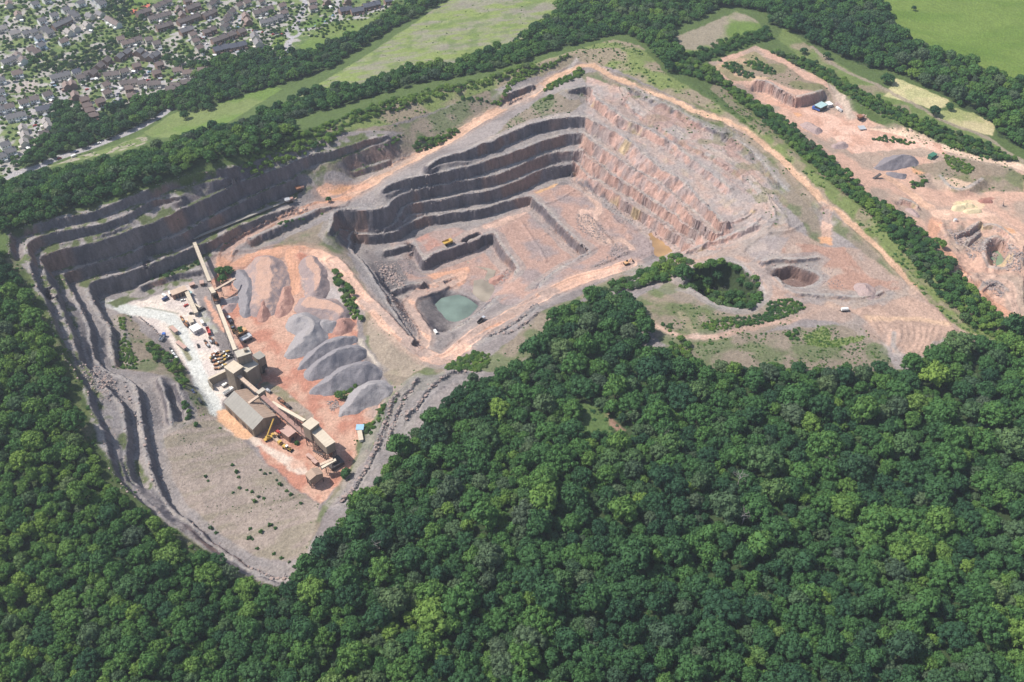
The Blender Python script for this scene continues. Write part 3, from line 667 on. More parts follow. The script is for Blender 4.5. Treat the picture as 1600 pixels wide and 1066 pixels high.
# vertical faces show bare rock
gyz, gxz = np.gradient(Z, DX)
slope = np.hypot(gxz, gyz)
inq = np.clip(mq + mr, 0, 1)
for P in ('V',):
    pass
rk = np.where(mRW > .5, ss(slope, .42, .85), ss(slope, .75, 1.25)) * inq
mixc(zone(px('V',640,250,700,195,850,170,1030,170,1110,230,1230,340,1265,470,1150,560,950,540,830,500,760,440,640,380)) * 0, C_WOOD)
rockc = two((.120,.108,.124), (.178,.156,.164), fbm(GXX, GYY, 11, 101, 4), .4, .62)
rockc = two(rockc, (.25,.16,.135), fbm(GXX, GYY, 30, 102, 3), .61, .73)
rockpink = two((.45,.285,.235), (.335,.26,.245), fbm(GXX, GYY, 8, 103, 4), .4, .62)  # pinker rock for the right pit wall and right-hand quarry
rockpink = two(rockpink, (.45,.34,.21), fbm(GXX, GYY, 15, 104, 3), .63, .73)
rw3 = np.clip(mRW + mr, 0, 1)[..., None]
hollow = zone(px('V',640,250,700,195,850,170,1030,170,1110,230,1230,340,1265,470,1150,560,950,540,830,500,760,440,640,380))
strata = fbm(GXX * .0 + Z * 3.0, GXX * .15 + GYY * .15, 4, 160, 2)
rockc = rockc * (.78 + .44 * strata)[..., None]; rockpink = rockpink * (.8 + .4 * fbm(GXX, GYY, 2.6, 161, 2))[..., None]
mixc(rk * .92 * (1 - hollow), rockc * (1 - rw3) + rockpink * rw3)
# bench tops and floors between faces keep a pale dusty skin
near = rk.copy()
for _ in range(9):
    p_ = np.pad(near, 1, 'edge'); near = np.maximum(near, np.maximum(np.maximum(p_[:-2, 1:-1], p_[2:, 1:-1]), np.maximum(p_[1:-1, :-2], p_[1:-1, 2:])))
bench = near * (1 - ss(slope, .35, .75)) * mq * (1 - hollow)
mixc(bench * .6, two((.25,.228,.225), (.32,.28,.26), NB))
mixc(mRW * (1 - ss(slope, .3, .6)) * .55, two((.385,.325,.30), (.43,.325,.275), NB))
mixc(zone(px('N',1421,100,1250,95,1120,120,990,130,870,230,800,330,770,460,700,560,690,700,560,900,430,1066,700,820,840,690,940,560,1010,400,1080,280,1200,190,1421,180)) * .7, two((.20,.182,.178), (.265,.24,.225), fbm(GXX, GYY, 9, 190, 3), .4, .62))
mixc(zone(px('P',60,265,130,249,200,236,232,222,228,210,180,228,120,245)) * .8, two((.16,.20,.07), (.36,.31,.25), fbm(GXX, GYY, 7, 191, 2), .5, .6))
# sunlight on every bench lip, painted in as a pale edge
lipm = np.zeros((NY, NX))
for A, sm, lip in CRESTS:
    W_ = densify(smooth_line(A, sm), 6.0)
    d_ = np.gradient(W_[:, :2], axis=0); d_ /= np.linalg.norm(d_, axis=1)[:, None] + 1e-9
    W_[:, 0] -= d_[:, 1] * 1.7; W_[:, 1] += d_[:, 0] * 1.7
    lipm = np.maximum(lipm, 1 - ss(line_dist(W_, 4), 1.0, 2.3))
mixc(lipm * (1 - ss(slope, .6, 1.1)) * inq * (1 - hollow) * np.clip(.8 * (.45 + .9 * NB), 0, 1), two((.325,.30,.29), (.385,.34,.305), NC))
mixc(zone(px('H',770,712,860,690,960,688,1060,720,1130,742,1190,790,1130,860,1000,872,890,868,800,790)) * .85, two((.17,.105,.09), (.22,.14,.115), NB))  # dry pit: red-brown earth, darkened so the colour holds its unlit shade
st_ = np.sin((GXX * .82 + GYY * .57) * 2 * np.pi / 7.0); fld = zone(px('P',1350,-40,1355,12,1395,37,1428,70,1520,103,1560,122,1600,150,1700,190,1700,-60))
col *= (1 + .05 * fld * st_ + .05 * fld * (fbm(GXX, GYY, 60, 64, 3) - .5) * 4)[..., None]
fl2 = zone(px('P',395,200,420,172,470,150,520,118,560,95,620,55,700,0,880,0,840,45,800,75,705,106,630,110,560,143,465,160))
mixc(fl2 * ss(fbm(GXX + .6 * GYY, GYY * 2.5, 16, 65, 4), .54, .66) * .6, (.215, .19, .165)); mixc(fl2 * ss(fbm(GXX, GYY, 12, 66, 3), .56, .7) * .6, (.11, .165, .045))
mixc(zone(px('P',940,640,952,648,966,662,976,674,968,678,955,668,944,655)), (.26, .165, .12))
mixc(zone(px('P',890,640,930,625,950,650,955,675,920,690,890,672)) * .8, (.10, .155, .05))
upRW = zone(px('E',330,60,560,110,850,270,1100,400,1421,550,'G',560,520,760,760,900,1000,'H',900,300,780,330,700,200,560,40,'E',1421,900,1100,700,800,520,560,400,420,250))
mixc(upRW * ss(fbm(GXX, GYY, 12, 210, 4), .52, .64) * .7, (.225, .205, .125)); mixc(upRW * ss(fbm(GXX, GYY, 15, 211, 4), .55, .66) * .6, (.36, .225, .19))
edge_ = zone(px('P',4,398,30,440,70,520,106,600,134,692,172,766,218,806,290,858,380,910,440,932,440,922,388,901,300,846,232,793,190,755,152,688,128,598,92,518,50,438,18,393))
mixc(edge_ * .8, two((.06,.085,.03), (.17,.15,.10), NB, .48, .66))
# weeds along the sheltered bench backs of the north-west faces
weed = zone(px('P',20,400,15,362,100,335,300,275,420,262,520,220,600,200,600,250,500,290,440,320,330,400,300,440,180,480,110,440,130,560,170,640,240,760,200,770,120,640,60,470)) * ss(fbm(GXX, GYY, 6, 111, 3), .44, .6) * (1 - ss(slope, .5, .9))
mixc(np.clip(weed * .95, 0, 1), (.10, .125, .045))
pal = fbm(GXX, GYY, 3.3, 121, 2)
col *= (.86 + .28 * pal)[..., None]
rough = .25 + .75 * inq

# ---- one ground sheet, fine over the workings and stretching to the horizon
def grow(a0, sgn, n=13):
    out, st, a = [], DX * 3, a0
    for _ in range(n):
        a += sgn * st; out.append(a); st *= 1.75
    return out
def pick(g, lo, hi):
    core = (g >= lo) & (g <= hi)
    k = np.arange(len(g))
    return k[core | (k % 3 == 0) | (k == len(g) - 1)]
ki, kj = pick(gx, -432, 500), pick(gy, 318, 1010)
ex = [np.array(grow(GX0, -1)[::-1]), gx[ki], np.array(grow(gx[-1], 1))]
ey = [np.array(grow(GY0, -1)[::-1]), gy[kj], np.array(grow(gy[-1], 1))]
ax, ay = np.concatenate(ex), np.concatenate(ey)
LX, LY = len(ax), len(ay)
n0 = len(ex[0])
AX, AY = np.meshgrid(ax, ay)
ci = ki[np.clip(np.arange(LX) - n0, 0, len(ki) - 1)]; cj = kj[np.clip(np.arange(LY) - n0, 0, len(kj) - 1)]
AZ = Z[np.ix_(cj, ci)].copy()
ACOL = col[np.ix_(cj, ci)].copy(); AR = rough[np.ix_(cj, ci)]
out = np.hypot(np.maximum(0, np.maximum(GX0 - AX, AX - GX1)), np.maximum(0, np.maximum(GY0 - AY, AY - GY1)))
k = ss(out, 0, 1500)
AZ = AZ * (1 - k) + (-10 + 60 * fbm(AX, AY, 1800, 131, 3)) * k
ko = ss(out, 0, 120)[..., None]
ACOL = ACOL * (1 - ko) + two((.07,.10,.035), (.12,.17,.05), fbm(AX, AY, 160, 132, 3)) * ko
co = np.stack([AX, AY, AZ], -1).reshape(-1, 3).astype(np.float32)
idx = np.arange(LX * LY).reshape(LY, LX)
q = np.stack([idx[:-1, :-1], idx[:-1, 1:], idx[1:, 1:], idx[1:, :-1]], -1).reshape(-1, 4)
me = bpy.data.meshes.new('ground')
me.vertices.add(len(co)); me.vertices.foreach_set('co', co.ravel())
me.loops.add(q.size); me.loops.foreach_set('vertex_index', q.ravel().astype(np.int32))
me.polygons.add(len(q)); me.polygons.foreach_set('loop_start', (np.arange(len(q)) * 4).astype(np.int32))
crisp = (rk[np.ix_(cj, ci)] > .25) | (craggy[np.ix_(cj, ci)] > .5)
me.polygons.foreach_set('use_smooth', ~crisp[:-1, :-1].ravel())
me.update(calc_edges=True)
at_c = me.attributes.new('tone', 'FLOAT_COLOR', 'POINT')
at_c.data.foreach_set('color', np.concatenate([np.clip(ACOL, .01, .85), np.ones((LY, LX, 1))], -1).astype(np.float32).ravel())
at_r = me.attributes.new('grit', 'FLOAT', 'POINT')
at_r.data.foreach_set('value', AR.astype(np.float32).ravel())
ground = bpy.data.objects.new('ground', me)
SC.collection.objects.link(ground)
ground['kind'] = 'structure'
ground['label'] = 'quarried hill with benches, haul roads, fields and town ground'

def new_mat(name):
    m = bpy.data.materials.new(name); m.use_nodes = True
    nt = m.node_tree; b = nt.nodes['Principled BSDF']
    b.inputs['Roughness'].default_value = .9
    b.inputs['Specular IOR Level'].default_value = .15
    return m, nt, b

def node(nt, typ, **kw):
    n = nt.nodes.new(typ)
    for k_, v_ in kw.items():
        if k_.startswith('i_'): n.inputs[k_[2:].replace('_', ' ')].default_value = v_
        else: setattr(n, k_, v_)
    return n

gm, nt, b = new_mat('ground')
L = nt.links.new
ac = node(nt, 'ShaderNodeAttribute', attribute_name='tone'); ag = node(nt, 'ShaderNodeAttribute', attribute_name='grit')
geo = node(nt, 'ShaderNodeNewGeometry')
nz = node(nt, 'ShaderNodeTexNoise'); nz.inputs['Scale'].default_value = .8; nz.inputs['Detail'].default_value = 6; nz.inputs['Roughness'].default_value = .7
L(geo.outputs['Position'], nz.inputs['Vector'])
mp = node(nt, 'ShaderNodeMapping'); mp.inputs['Scale'].default_value = (1, 1, .25)
L(geo.outputs['Position'], mp.inputs['Vector'])
nz2 = node(nt, 'ShaderNodeTexNoise'); nz2.inputs['Scale'].default_value = .45; nz2.inputs['Detail'].default_value = 5
L(mp.outputs[0], nz2.inputs['Vector'])
mr_ = node(nt, 'ShaderNodeMapRange'); mr_.inputs[1].default_value = .25; mr_.inputs[2].default_value = .75; mr_.inputs[3].default_value = .72; mr_.inputs[4].default_value = 1.28
L(nz.outputs['Fac'], mr_.inputs[0])
mr2 = node(nt, 'ShaderNodeMapRange'); mr2.inputs[1].default_value = .3; mr2.inputs[2].default_value = .7; mr2.inputs[3].default_value = .82; mr2.inputs[4].default_value = 1.18
L(nz2.outputs['Fac'], mr2.inputs[0])
mu = node(nt, 'ShaderNodeMath', operation='MULTIPLY'); L(mr_.outputs[0], mu.inputs[0]); L(mr2.outputs[0], mu.inputs[1])
vm = node(nt, 'ShaderNodeVectorMath', operation='SCALE'); L(ac.outputs['Color'], vm.inputs[0]); L(mu.outputs[0], vm.inputs['Scale'])
L(vm.outputs[0], b.inputs['Base Color'])
add = node(nt, 'ShaderNodeMath', operation='ADD'); L(nz.outputs['Fac'], add.inputs[0]); L(nz2.outputs['Fac'], add.inputs[1])
bu = node(nt, 'ShaderNodeBump'); bu.inputs['Strength'].default_value = .55; bu.inputs['Distance'].default_value = 1.6
L(add.outputs[0], bu.inputs['Height']); L(bu.outputs[0], b.inputs['Normal'])
me.materials.append(gm)
print('ground', round(time.time() - T0, 1))
# ---------------------------------------------------------------- where the houses of the town stand
ROWS = [  # label of the row, roof, wall, length, width, ridge direction in photo pixels, house positions (first at the left)
 ('in the long brown terrace under the tennis courts','brown','brick',7,8.5,(26,-9),[(283,37),(288,35.5),(293,33.7),(298,32),(303,30.3),(308,28.5)]),
 ('in the terrace by the street end left of the long one','brown','brick',7,8.5,(21,-6),[(250,46),(255.5,44.4),(261,42.8),(266,41)]),
 ('in the stepped row above the short terrace','brown','rendered',9,8,(12,-3),[(239,32),(247,29.5),(256,27.5),(263,25.5)]),
 ('in the pair above the red gabled column','grey','brick',9,8.5,(13,-4),[(288,51.5),(297,48.8)]),
 ('beside the tennis courts','brown','brick',9,8,(12,-4),[(220,24),(231,20)]),
 ('right of the tennis courts by the top street','brown','rendered',9,8,(12,-4),[(246,13),(254,9.5),(263,5.5)]),
 ('in the red gabled column running down to the green gap','red-brown','rendered',8.5,8,(12,-4),[(302,57),(306.5,67),(312.5,78)]),
 ('in the pair above the long brown terrace','brown','brick',8.5,8,(4,8),[(281,17),(286,26)]),
 ('at the top beside the street to the terraces','brown','brick',9,8,(10,-3),[(294,4),(308,12),(297,16)]),
 ('in the curved row below the tree clump','red-brown','rendered',8.5,8,(12,-3),[(190,64),(197,71),(206,68.5)]),
 ('in the small group right of the curved row','brown','rendered',8.5,8,(12,-3),[(217,64.5),(234,65),(246,71)]),
 ('around the leafy courtyard','grey','brick',10,8,(10,-8),[(188,92),(199,85),(219,84),(228,91),(238,92),(244,89)]),
 ('along the lane under the dark tree bank','brown','brick',9.5,8.5,(9,-8),[(168,98),(157,106.5),(146,117.5)]),
 ('in the row above the main close','brown','rendered',9,8,(10,-2),[(170,120),(182,119),(196,114.5)]),
 ('facing the head of the cul-de-sac','red-brown','brick',8.5,8,(10,-3),[(215,106),(250,104),(246,117)]),
 ('at the east end of the main close','red-brown','rendered',10,8,(12,-2),[(279,113),(294,116.5),(318,113)]),
 ('in the row below the main close','brown','rendered',9,8,(10,-2),[(195,133),(210,131),(223,133),(239,134.5),(246,134)]),
 ('stepping down below the main close','red-brown','brick',8.5,8,(10,-2),[(203.5,141.5),(207,153)]),
 ('in the red column left of the loop road','red-brown','rendered',8.5,8,(8,-3),[(167,136),(168.5,148)]),
 ('along the lower loop road near the tree belt','red-brown','brick',9,8,(10,-3),[(134,159),(138,168.5),(148,184),(158.5,161.5),(142,176)]),
 ('by the corner of the tree belt','brown','brick',10,8,(12,-2),[(268,142),(275,137),(291,132)]),
 ('at the top under the wooded corner','brown','rendered',9,8,(8,-5),[(331,9),(337,3)]),
 ('in the small terrace beside the wooded corner','brown','brick',7.5,8,(12,-5),[(322,27),(328,24.5),(334,21.5)]),
 ('in the curved brown row by the second close','brown','rendered',9,8,(10,-8),[(363,21),(356.5,29),(353,36),(352,44)]),
 ('at the top of the second close','red-brown','rendered',9,8,(10,-4),[(374,11),(386,6.5),(408,4)]),
 ('on the bend of the second close','red-brown','brick',9,8,(5,6),[(385,28),(388.5,36)]),
 ('in the row east of the second close','brown','rendered',9,8,(12,-3),[(402,23),(412,19.5),(422,16.5)]),
 ('in the lower row east of the second close','grey','rendered',9,8,(12,-3),[(413,38),(420,36),(428,33.5),(437,30)]),
 ('left of the road into the roundabout','red-brown','rendered',9.5,8,(10,-3),[(441,12),(444,23)]),
 ('in the row of four brown houses by the roundabout road','brown','brick',9.5,8.5,(11,-4),[(338,66),(350,61.5),(363,57),(378,52)]),
 ('in the dark slate row above the tree belt','slate','brick',9.5,9,(12,-3),[(341,80.5),(355,77),(366,75.5),(379,73)]),
 ('forming the big grouped block left of the roundabout','grey','rendered',11,9,(5,8),[(399,60),(404,70)]),
 ('on the short lane by the second close','brown','brick',8.5,7.5,(10,-3),[(324,53),(333,49)]),
 ('in the pair right of the roundabout road','red-brown','rendered',9.5,8,(11,-3),[(489,15.5),(488,5)]),
 ('beyond the pair right of the roundabout road','brown','brick',8.5,8,(4,8),[(512,5),(544,4)]),
 ('in the dark slate row at the town edge by the pasture','slate','brick',8,9,(9,-2),[(536,19),(545,17.5),(554,20),(563,18.5),(573,13),(581,11),(589,8.5),(606,4)]),
 ('in the grey terrace in the middle of the old village','grey','brick',6.5,9,(20,-9),[(88,44),(93,41.5),(98,39),(103.5,36.5),(108.5,34)]),
 ('left of the village terrace','grey','rendered',9,8.5,(11,-5),[(78,54),(70,49)]),
 ('in the pale blue and white pair','grey','pale blue',8.5,8,(11,-4),[(62,62),(66,74)]),
 ('standing alone among dark garden trees','red-brown','white',10,8,(12,-4),[(101,68)]),
 ('in the pair above the allotment greens','red-brown','rendered',9,8,(11,-4),[(50,81),(58,84.5)]),
 ('on the village lane west of the greens','brown','white',9,8,(6,8),[(30,90),(38,97)]),
 ('at the left edge below the evergreen tree','grey','rendered',9.5,8,(12,-5),[(11,100),(20,96)]),
 ('at the left edge by the big evergreen','pale','rendered',12,9,(14,-4),[(25,55),(4,48)]),
 ('in the top left corner','red-brown','rendered',10,8,(3,8),[(30,26),(16,9)]),
 ('at the top left by the village hall','grey','white',9,8,(12,-4),[(56,9),(74,2),(104,18),(86,27),(67,35)]),
 ('right of the village terrace by the lane','grey','rendered',9,8,(11,-4),[(119,28),(113,24)]),
 ('at the top by the tall tree clump','grey','white',10,8,(12,-5),[(127,8),(160,9),(153,3)]),
 ('in the pair below the top white house','grey','rendered',10,8,(12,4),[(158,25),(142,28)]),
 ('in the long bungalow row left of the tree clump','brown','white',9,8,(10,5),[(172,33),(178,37),(184,40.5)]),
 ('on the curve behind the village terrace','pale','rendered',9,8,(8,5),[(120,47),(109,53),(138,42)]),
 ('beside the sandy playground','red-brown','white',11,9,(12,-3),[(29,118)]),
 ('in the long grey block above the village street','grey','rendered',10,8.5,(22,-6),[(88,124),(96,122),(104,120)]),
 ('right of the long grey block','slate','white',9,8,(12,-4),[(121,115.5)]),
 ('behind the village shop yard','grey','rendered',8.5,8,(11,-4),[(54,53),(42,55)]),
 ('in the brown cluster east of the village street','red-brown','brick',9.5,8,(5,9),[(106,137),(115,135),(119,152)]),
 ('along the upper side of the village street','brown','white',9.5,8.5,(11,-3),[(76,151),(56,158),(39,163),(17,170)]),
 ('below the village street, long and white-walled','grey','white',12,8.5,(14,-4),[(22,186.5),(33,183.5)]),
 ('at the top of the short lane','slate','rendered',10,8.5,(12,-3),[(66,174),(77,172)]),
 ('down the short lane to the wood','pale','rendered',9,8,(4,9),[(74,194),(78,201)]),
 ('in the pale column left of the short lane','pale','rendered',9,8,(4,9),[(38,204),(41,215.5),(40,226)]),
 ('at the bottom left edge near the main road','grey','white',9.5,8,(12,-4),[(10,229.5),(19,240),(4,247.5)]),
 ('at the foot of the short lane','brown','rendered',9,8,(12,-4),[(70,212)]),
 ('at the left edge beside the playground fence','grey','white',8.5,7.5,(12,-4),[(3,128),(2,147),(4,160),(2,174)]),
 ('beside the playing field hedge','brown','rendered',9,8,(12,-3),[(140,118),(128,124)]),
]
# ---------------------------------------------------------------- helpers for things and parts
COLL = SC.collection
ORD = ['first','second','third','fourth','fifth','sixth','seventh','eighth','ninth','tenth','eleventh','twelfth','thirteenth','fourteenth','fifteenth','sixteenth','seventeenth','eighteenth','nineteenth','twentieth']
def ordw(i):
    if i < 20: return ORD[i]
    t = ['twenty','thirty','forty','fifty','sixty','seventy','eighty','ninety'][(i + 1) // 10 - 2]
    r = (i + 1) % 10
    return (t[:-1] + 'ieth') if r == 0 else t + '-' + ORD[r - 1]

def flatmat(name, c, rough=.8, spec=.2, metal=0.0, vary=.12, scale=.6, streak=None):
    m, nt, b = new_mat(name)
    b.inputs['Roughness'].default_value = rough; b.inputs['Specular IOR Level'].default_value = spec; b.inputs['Metallic'].default_value = metal
    tc = node(nt, 'ShaderNodeTexCoord'); nz = node(nt, 'ShaderNodeTexNoise'); nz.inputs['Scale'].default_value = scale; nz.inputs['Detail'].default_value = 5
    mp = node(nt, 'ShaderNodeMapping')
    if streak: mp.inputs['Scale'].default_value = streak
    nt.links.new(tc.outputs['Object'], mp.inputs[0]); nt.links.new(mp.outputs[0], nz.inputs['Vector'])
    r = node(nt, 'ShaderNodeMapRange'); r.inputs[1].default_value = .3; r.inputs[2].default_value = .7; r.inputs[3].default_value = 1 - vary; r.inputs[4].default_value = 1 + vary
    nt.links.new(nz.outputs['Fac'], r.inputs[0])
    v = node(nt, 'ShaderNodeVectorMath', operation='SCALE'); v.inputs[0].default_value = c
    nt.links.new(r.outputs[0], v.inputs['Scale']); nt.links.new(v.outputs[0], b.inputs['Base Color'])
    return m

class MB:
    """collects boxes, prisms and tubes; build() links them as ONE mesh object, mesh() only makes the data"""
    def __init__(s): s.v, s.f, s.mi = [], [], []
    def add(s, V, F, mi=0):
        o = len(s.v); s.v += [tuple(p) for p in V]; s.f += [[i + o for i in f] for f in F]; s.mi += [mi] * len(F); return s
    def box(s, x0, y0, z0, x1, y1, z1, mi=0):
        V = [(x0,y0,z0),(x1,y0,z0),(x1,y1,z0),(x0,y1,z0),(x0,y0,z1),(x1,y0,z1),(x1,y1,z1),(x0,y1,z1)]
        return s.add(V, [(0,3,2,1),(4,5,6,7),(0,1,5,4),(1,2,6,5),(2,3,7,6),(3,0,4,7)], mi)
    def bar(s, a, b, w, h=None, mi=0):
        """box beam from a to b, width w and height h"""
        a, b = Vector(a), Vector(b); h = h or w
        d = (b - a).normalized(); r = d.cross(Vector((0, 0, 1)))
        r = Vector((1, 0, 0)) if r.length < 1e-4 else r.normalized()
        u = r.cross(d).normalized(); r, u = r * w / 2, u * h / 2
        V = [a - r - u, a + r - u, a + r + u, a - r + u, b - r - u, b + r - u, b + r + u, b - r + u]
        return s.add(V, [(0,1,2,3),(7,6,5,4),(0,4,5,1),(1,5,6,2),(2,6,7,3),(3,7,4,0)], mi)
    def cyl(s, a, b, r0, r1=None, n=10, mi=0):
        a, b = Vector(a), Vector(b); r1 = r0 if r1 is None else r1
        d = (b - a).normalized(); x = d.cross(Vector((0, 0, 1)))
        x = Vector((1, 0, 0)) if x.length < 1e-4 else x.normalized(); y = d.cross(x)
        V = [a + (x * math.cos(t) + y * math.sin(t)) * r0 for t in [2 * math.pi * i / n for i in range(n)]]
        V += [b + (x * math.cos(t) + y * math.sin(t)) * r1 for t in [2 * math.pi * i / n for i in range(n)]]
        F = [(i, (i + 1) % n, n + (i + 1) % n, n + i) for i in range(n)] + [tuple(range(n))[::-1], tuple(range(n, 2 * n))]
        return s.add(V, F, mi)
    def mesh(s, name, mats, smooth=False):
        m = bpy.data.meshes.new(name); m.from_pydata(s.v, [], s.f)
        for k in (mats if isinstance(mats, (list, tuple)) else [mats]): m.materials.append(k)
        m.polygons.foreach_set('material_index', s.mi)
        if smooth: m.polygons.foreach_set('use_smooth', [True] * len(s.f))
        m.update(); return m
    def build(s, name, mats, parent=None, loc=None, smooth=False):
        return link(name, s.mesh(name, mats, smooth), parent, loc)

def link(name, data, parent=None, loc=None):
    o = bpy.data.objects.new(name, data); COLL.objects.link(o)
    if parent: o.parent = parent
    if loc is not None: o.location = loc
    return o

def tag(o, label, cat, group=None):
    o['label'] = label; o['category'] = cat
    if group: o['group'] = group
    return o

def thing(name, label, cat, loc=(0, 0, 0), rz=0.0, group=None):
    o = link(name, None); o.empty_display_size = 1.0
    o.location = loc; o.rotation_euler = (0, 0, rz)
    return tag(o, label, cat, group)

def dup(src, loc=None, rz=None, label=None, cat=None):
    def cp(o, par):
        c = o.copy(); COLL.objects.link(c)
        if par: c.parent = par
        for ch in o.children: cp(ch, c)
        return c
    c = cp(src, None)
    if loc is not None: c.location = loc
    if rz is not None: c.rotation_euler = (0, 0, rz)
    if label: c['label'] = label
    return c

def heading(p0, p1):
    """bearing on the ground between two photo pixels"""
    x, y, z = at([p0[0], p1[0]], [p0[1], p1[1]])
    return math.atan2(y[1] - y[0], x[1] - x[0])

# ---------------------------------------------------------------- foliage kit
def leaf_mat(name, c0, c1, c2):
    m, nt, b = new_mat(name); L = nt.links.new
    a = node(nt, 'ShaderNodeAttribute', attribute_name='tint'); a.attribute_type = 'INSTANCER'
    oi = node(nt, 'ShaderNodeObjectInfo'); lf = node(nt, 'ShaderNodeAttribute', attribute_name='leaf')
    s1 = node(nt, 'ShaderNodeMath', operation='MULTIPLY_ADD'); s1.inputs[1].default_value = .34; s1.inputs[2].default_value = -.17
    L(oi.outputs['Random'], s1.inputs[0])
    s2 = node(nt, 'ShaderNodeMath', operation='ADD'); L(a.outputs['Fac'], s2.inputs[0]); L(s1.outputs[0], s2.inputs[1])
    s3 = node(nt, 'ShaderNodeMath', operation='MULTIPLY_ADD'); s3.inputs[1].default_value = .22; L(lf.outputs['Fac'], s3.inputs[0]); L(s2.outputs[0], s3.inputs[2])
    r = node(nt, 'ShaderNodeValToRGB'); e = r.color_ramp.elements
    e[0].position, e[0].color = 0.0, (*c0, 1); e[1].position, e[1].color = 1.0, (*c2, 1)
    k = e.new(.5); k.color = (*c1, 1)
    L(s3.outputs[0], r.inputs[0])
    h1 = node(nt, 'ShaderNodeMath', operation='MULTIPLY'); h1.inputs[1].default_value = 17.3; L(oi.outputs['Random'], h1.inputs[0])
    h2 = node(nt, 'ShaderNodeMath', operation='FRACT'); L(h1.outputs[0], h2.inputs[0])
    h3 = node(nt, 'ShaderNodeMapRange'); h3.inputs[1].default_value = .80; h3.inputs[2].default_value = 1.0; h3.inputs[3].default_value = 0; h3.inputs[4].default_value = .7; L(h2.outputs[0], h3.inputs[0])
    gm_ = node(nt, 'ShaderNodeMix', data_type='RGBA'); gm_.inputs['B'].default_value = (.115, .145, .095, 1); L(h3.outputs[0], gm_.inputs['Factor']); L(r.outputs[0], gm_.inputs['A'])
    class _O: outputs = [gm_.outputs['Result']]
    r = _O
    L(r.outputs[0], b.inputs['Base Color'])
    b.inputs['Roughness'].default_value = .75; b.inputs['Specular IOR Level'].default_value = .12
    tr = node(nt, 'ShaderNodeBsdfTranslucent'); mx = node(nt, 'ShaderNodeMixShader'); mx.inputs[0].default_value = .18
    L(r.outputs[0], tr.inputs[0]); L(b.outputs[0], mx.inputs[1]); L(tr.outputs[0], mx.inputs[2]); L(mx.outputs[0], nt.nodes['Material Output'].inputs[0])
    return m
M_LEAF = leaf_mat('foliage', (.034, .088, .043), (.074, .168, .047), (.185, .285, .058))
M_BARK = flatmat('bark', (.12, .095, .075), .95, .1, 0, .25, 2.0)
_t = (1 + 5 ** .5) / 2
def ico(sub):
    bm = bmesh.new(); bmesh.ops.create_icosphere(bm, subdivisions=sub, radius=1)
    v = np.array([p.co[:] for p in bm.verts]); f = np.array([[q.index for q in t.verts] for t in bm.faces]); bm.free(); return v, f
ICO1 = ico(1); ICO2 = ico(2)

def crown_mesh(name, seed, lobes=15, cards=52, tall=.8, spread=1.0, card=.11, shell=ICO1, lr=(.24, .40)):
    """a crown of leaf clumps: lumpy lobes, each wrapped in loose leaf sprays"""
    g = np.random.default_rng(seed); V, F, LF = [], [], []; o = 0
    ctr = []
    for k in range(lobes):                                   # lobes spread evenly over a lopsided dome
        zf = 1 - (k + .5) / lobes * 1.02; a = k * 2.39996 + g.normal() * .18
        rr = math.sqrt(max(0, 1 - zf * zf)); w = 1 + .16 * math.sin(a * 2 + seed) + .10 * g.normal()
        R = g.uniform(*lr) * (.85 + .3 * zf)
        ctr.append((rr * (1 - R * .75) * spread * w * math.cos(a), rr * (1 - R * .75) * spread * w * math.sin(a), (.20 + .80 * zf * (1 - R * .5)) * tall * (1 + .07 * g.normal()), R))
    ctr.append((0, 0, .45 * tall, .58))
    for (x, y, h, R) in ctr:
        v = shell[0] * (R * .86) * (1 + .16 * g.normal(size=(len(shell[0]), 1))) * np.array([1, 1, .85]) + np.array([x, y, h])
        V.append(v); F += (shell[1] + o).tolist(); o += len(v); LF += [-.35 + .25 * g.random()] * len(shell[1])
        n = int(cards * R / .32)
        d = g.normal(size=(n, 3)); d[:, 2] = np.abs(d[:, 2]) * 1.0 - .35; d /= np.linalg.norm(d, axis=1)[:, None]
        p = d * R * g.uniform(.86, 1.08, (n, 1)) * np.array([1, 1, .85]) + np.array([x, y, h])
        nn = d + .55 * g.normal(size=(n, 3)); nn /= np.linalg.norm(nn, axis=1)[:, None]
        t1 = np.cross(nn, g.normal(size=(n, 3))); t1 /= np.linalg.norm(t1, axis=1)[:, None]; t2 = np.cross(nn, t1)
        s = card * g.uniform(.6, 1.35, (n, 1)); s2 = s * g.uniform(.6, 1, (n, 1))
        q = np.stack([p - t1 * s - t2 * s2 * .4, p + t2 * s2 * -.9, p + t1 * s - t2 * s2 * .2, p + t2 * s2], 1).reshape(-1, 3)
        V.append(q); F += (np.arange(n * 4).reshape(n, 4) + o).tolist(); o += n * 4
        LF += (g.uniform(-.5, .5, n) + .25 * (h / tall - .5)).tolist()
    V = np.vstack(V); V[:, 2] = np.maximum(V[:, 2], .04)
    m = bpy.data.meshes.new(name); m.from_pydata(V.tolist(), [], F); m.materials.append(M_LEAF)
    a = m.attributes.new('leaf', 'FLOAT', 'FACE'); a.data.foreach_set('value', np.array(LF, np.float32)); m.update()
    return m

def trunk_mesh(name, seed):
    g = random.Random(seed); b = MB()
    b.cyl((0, 0, -.15), (.01, 0, .3), .055, .042, 7).cyl((.01, 0, .28), (-.02, .02, .75), .042, .018, 6)
    for k in range(4):
        t = k * 1.6 + g.random(); r = g.uniform(.3, .5)
        b.cyl((0, 0, .26 + .07 * k), (r * math.cos(t), r * math.sin(t), .5 + .07 * k), .022, .01, 5)
    return b.mesh(name, M_BARK)

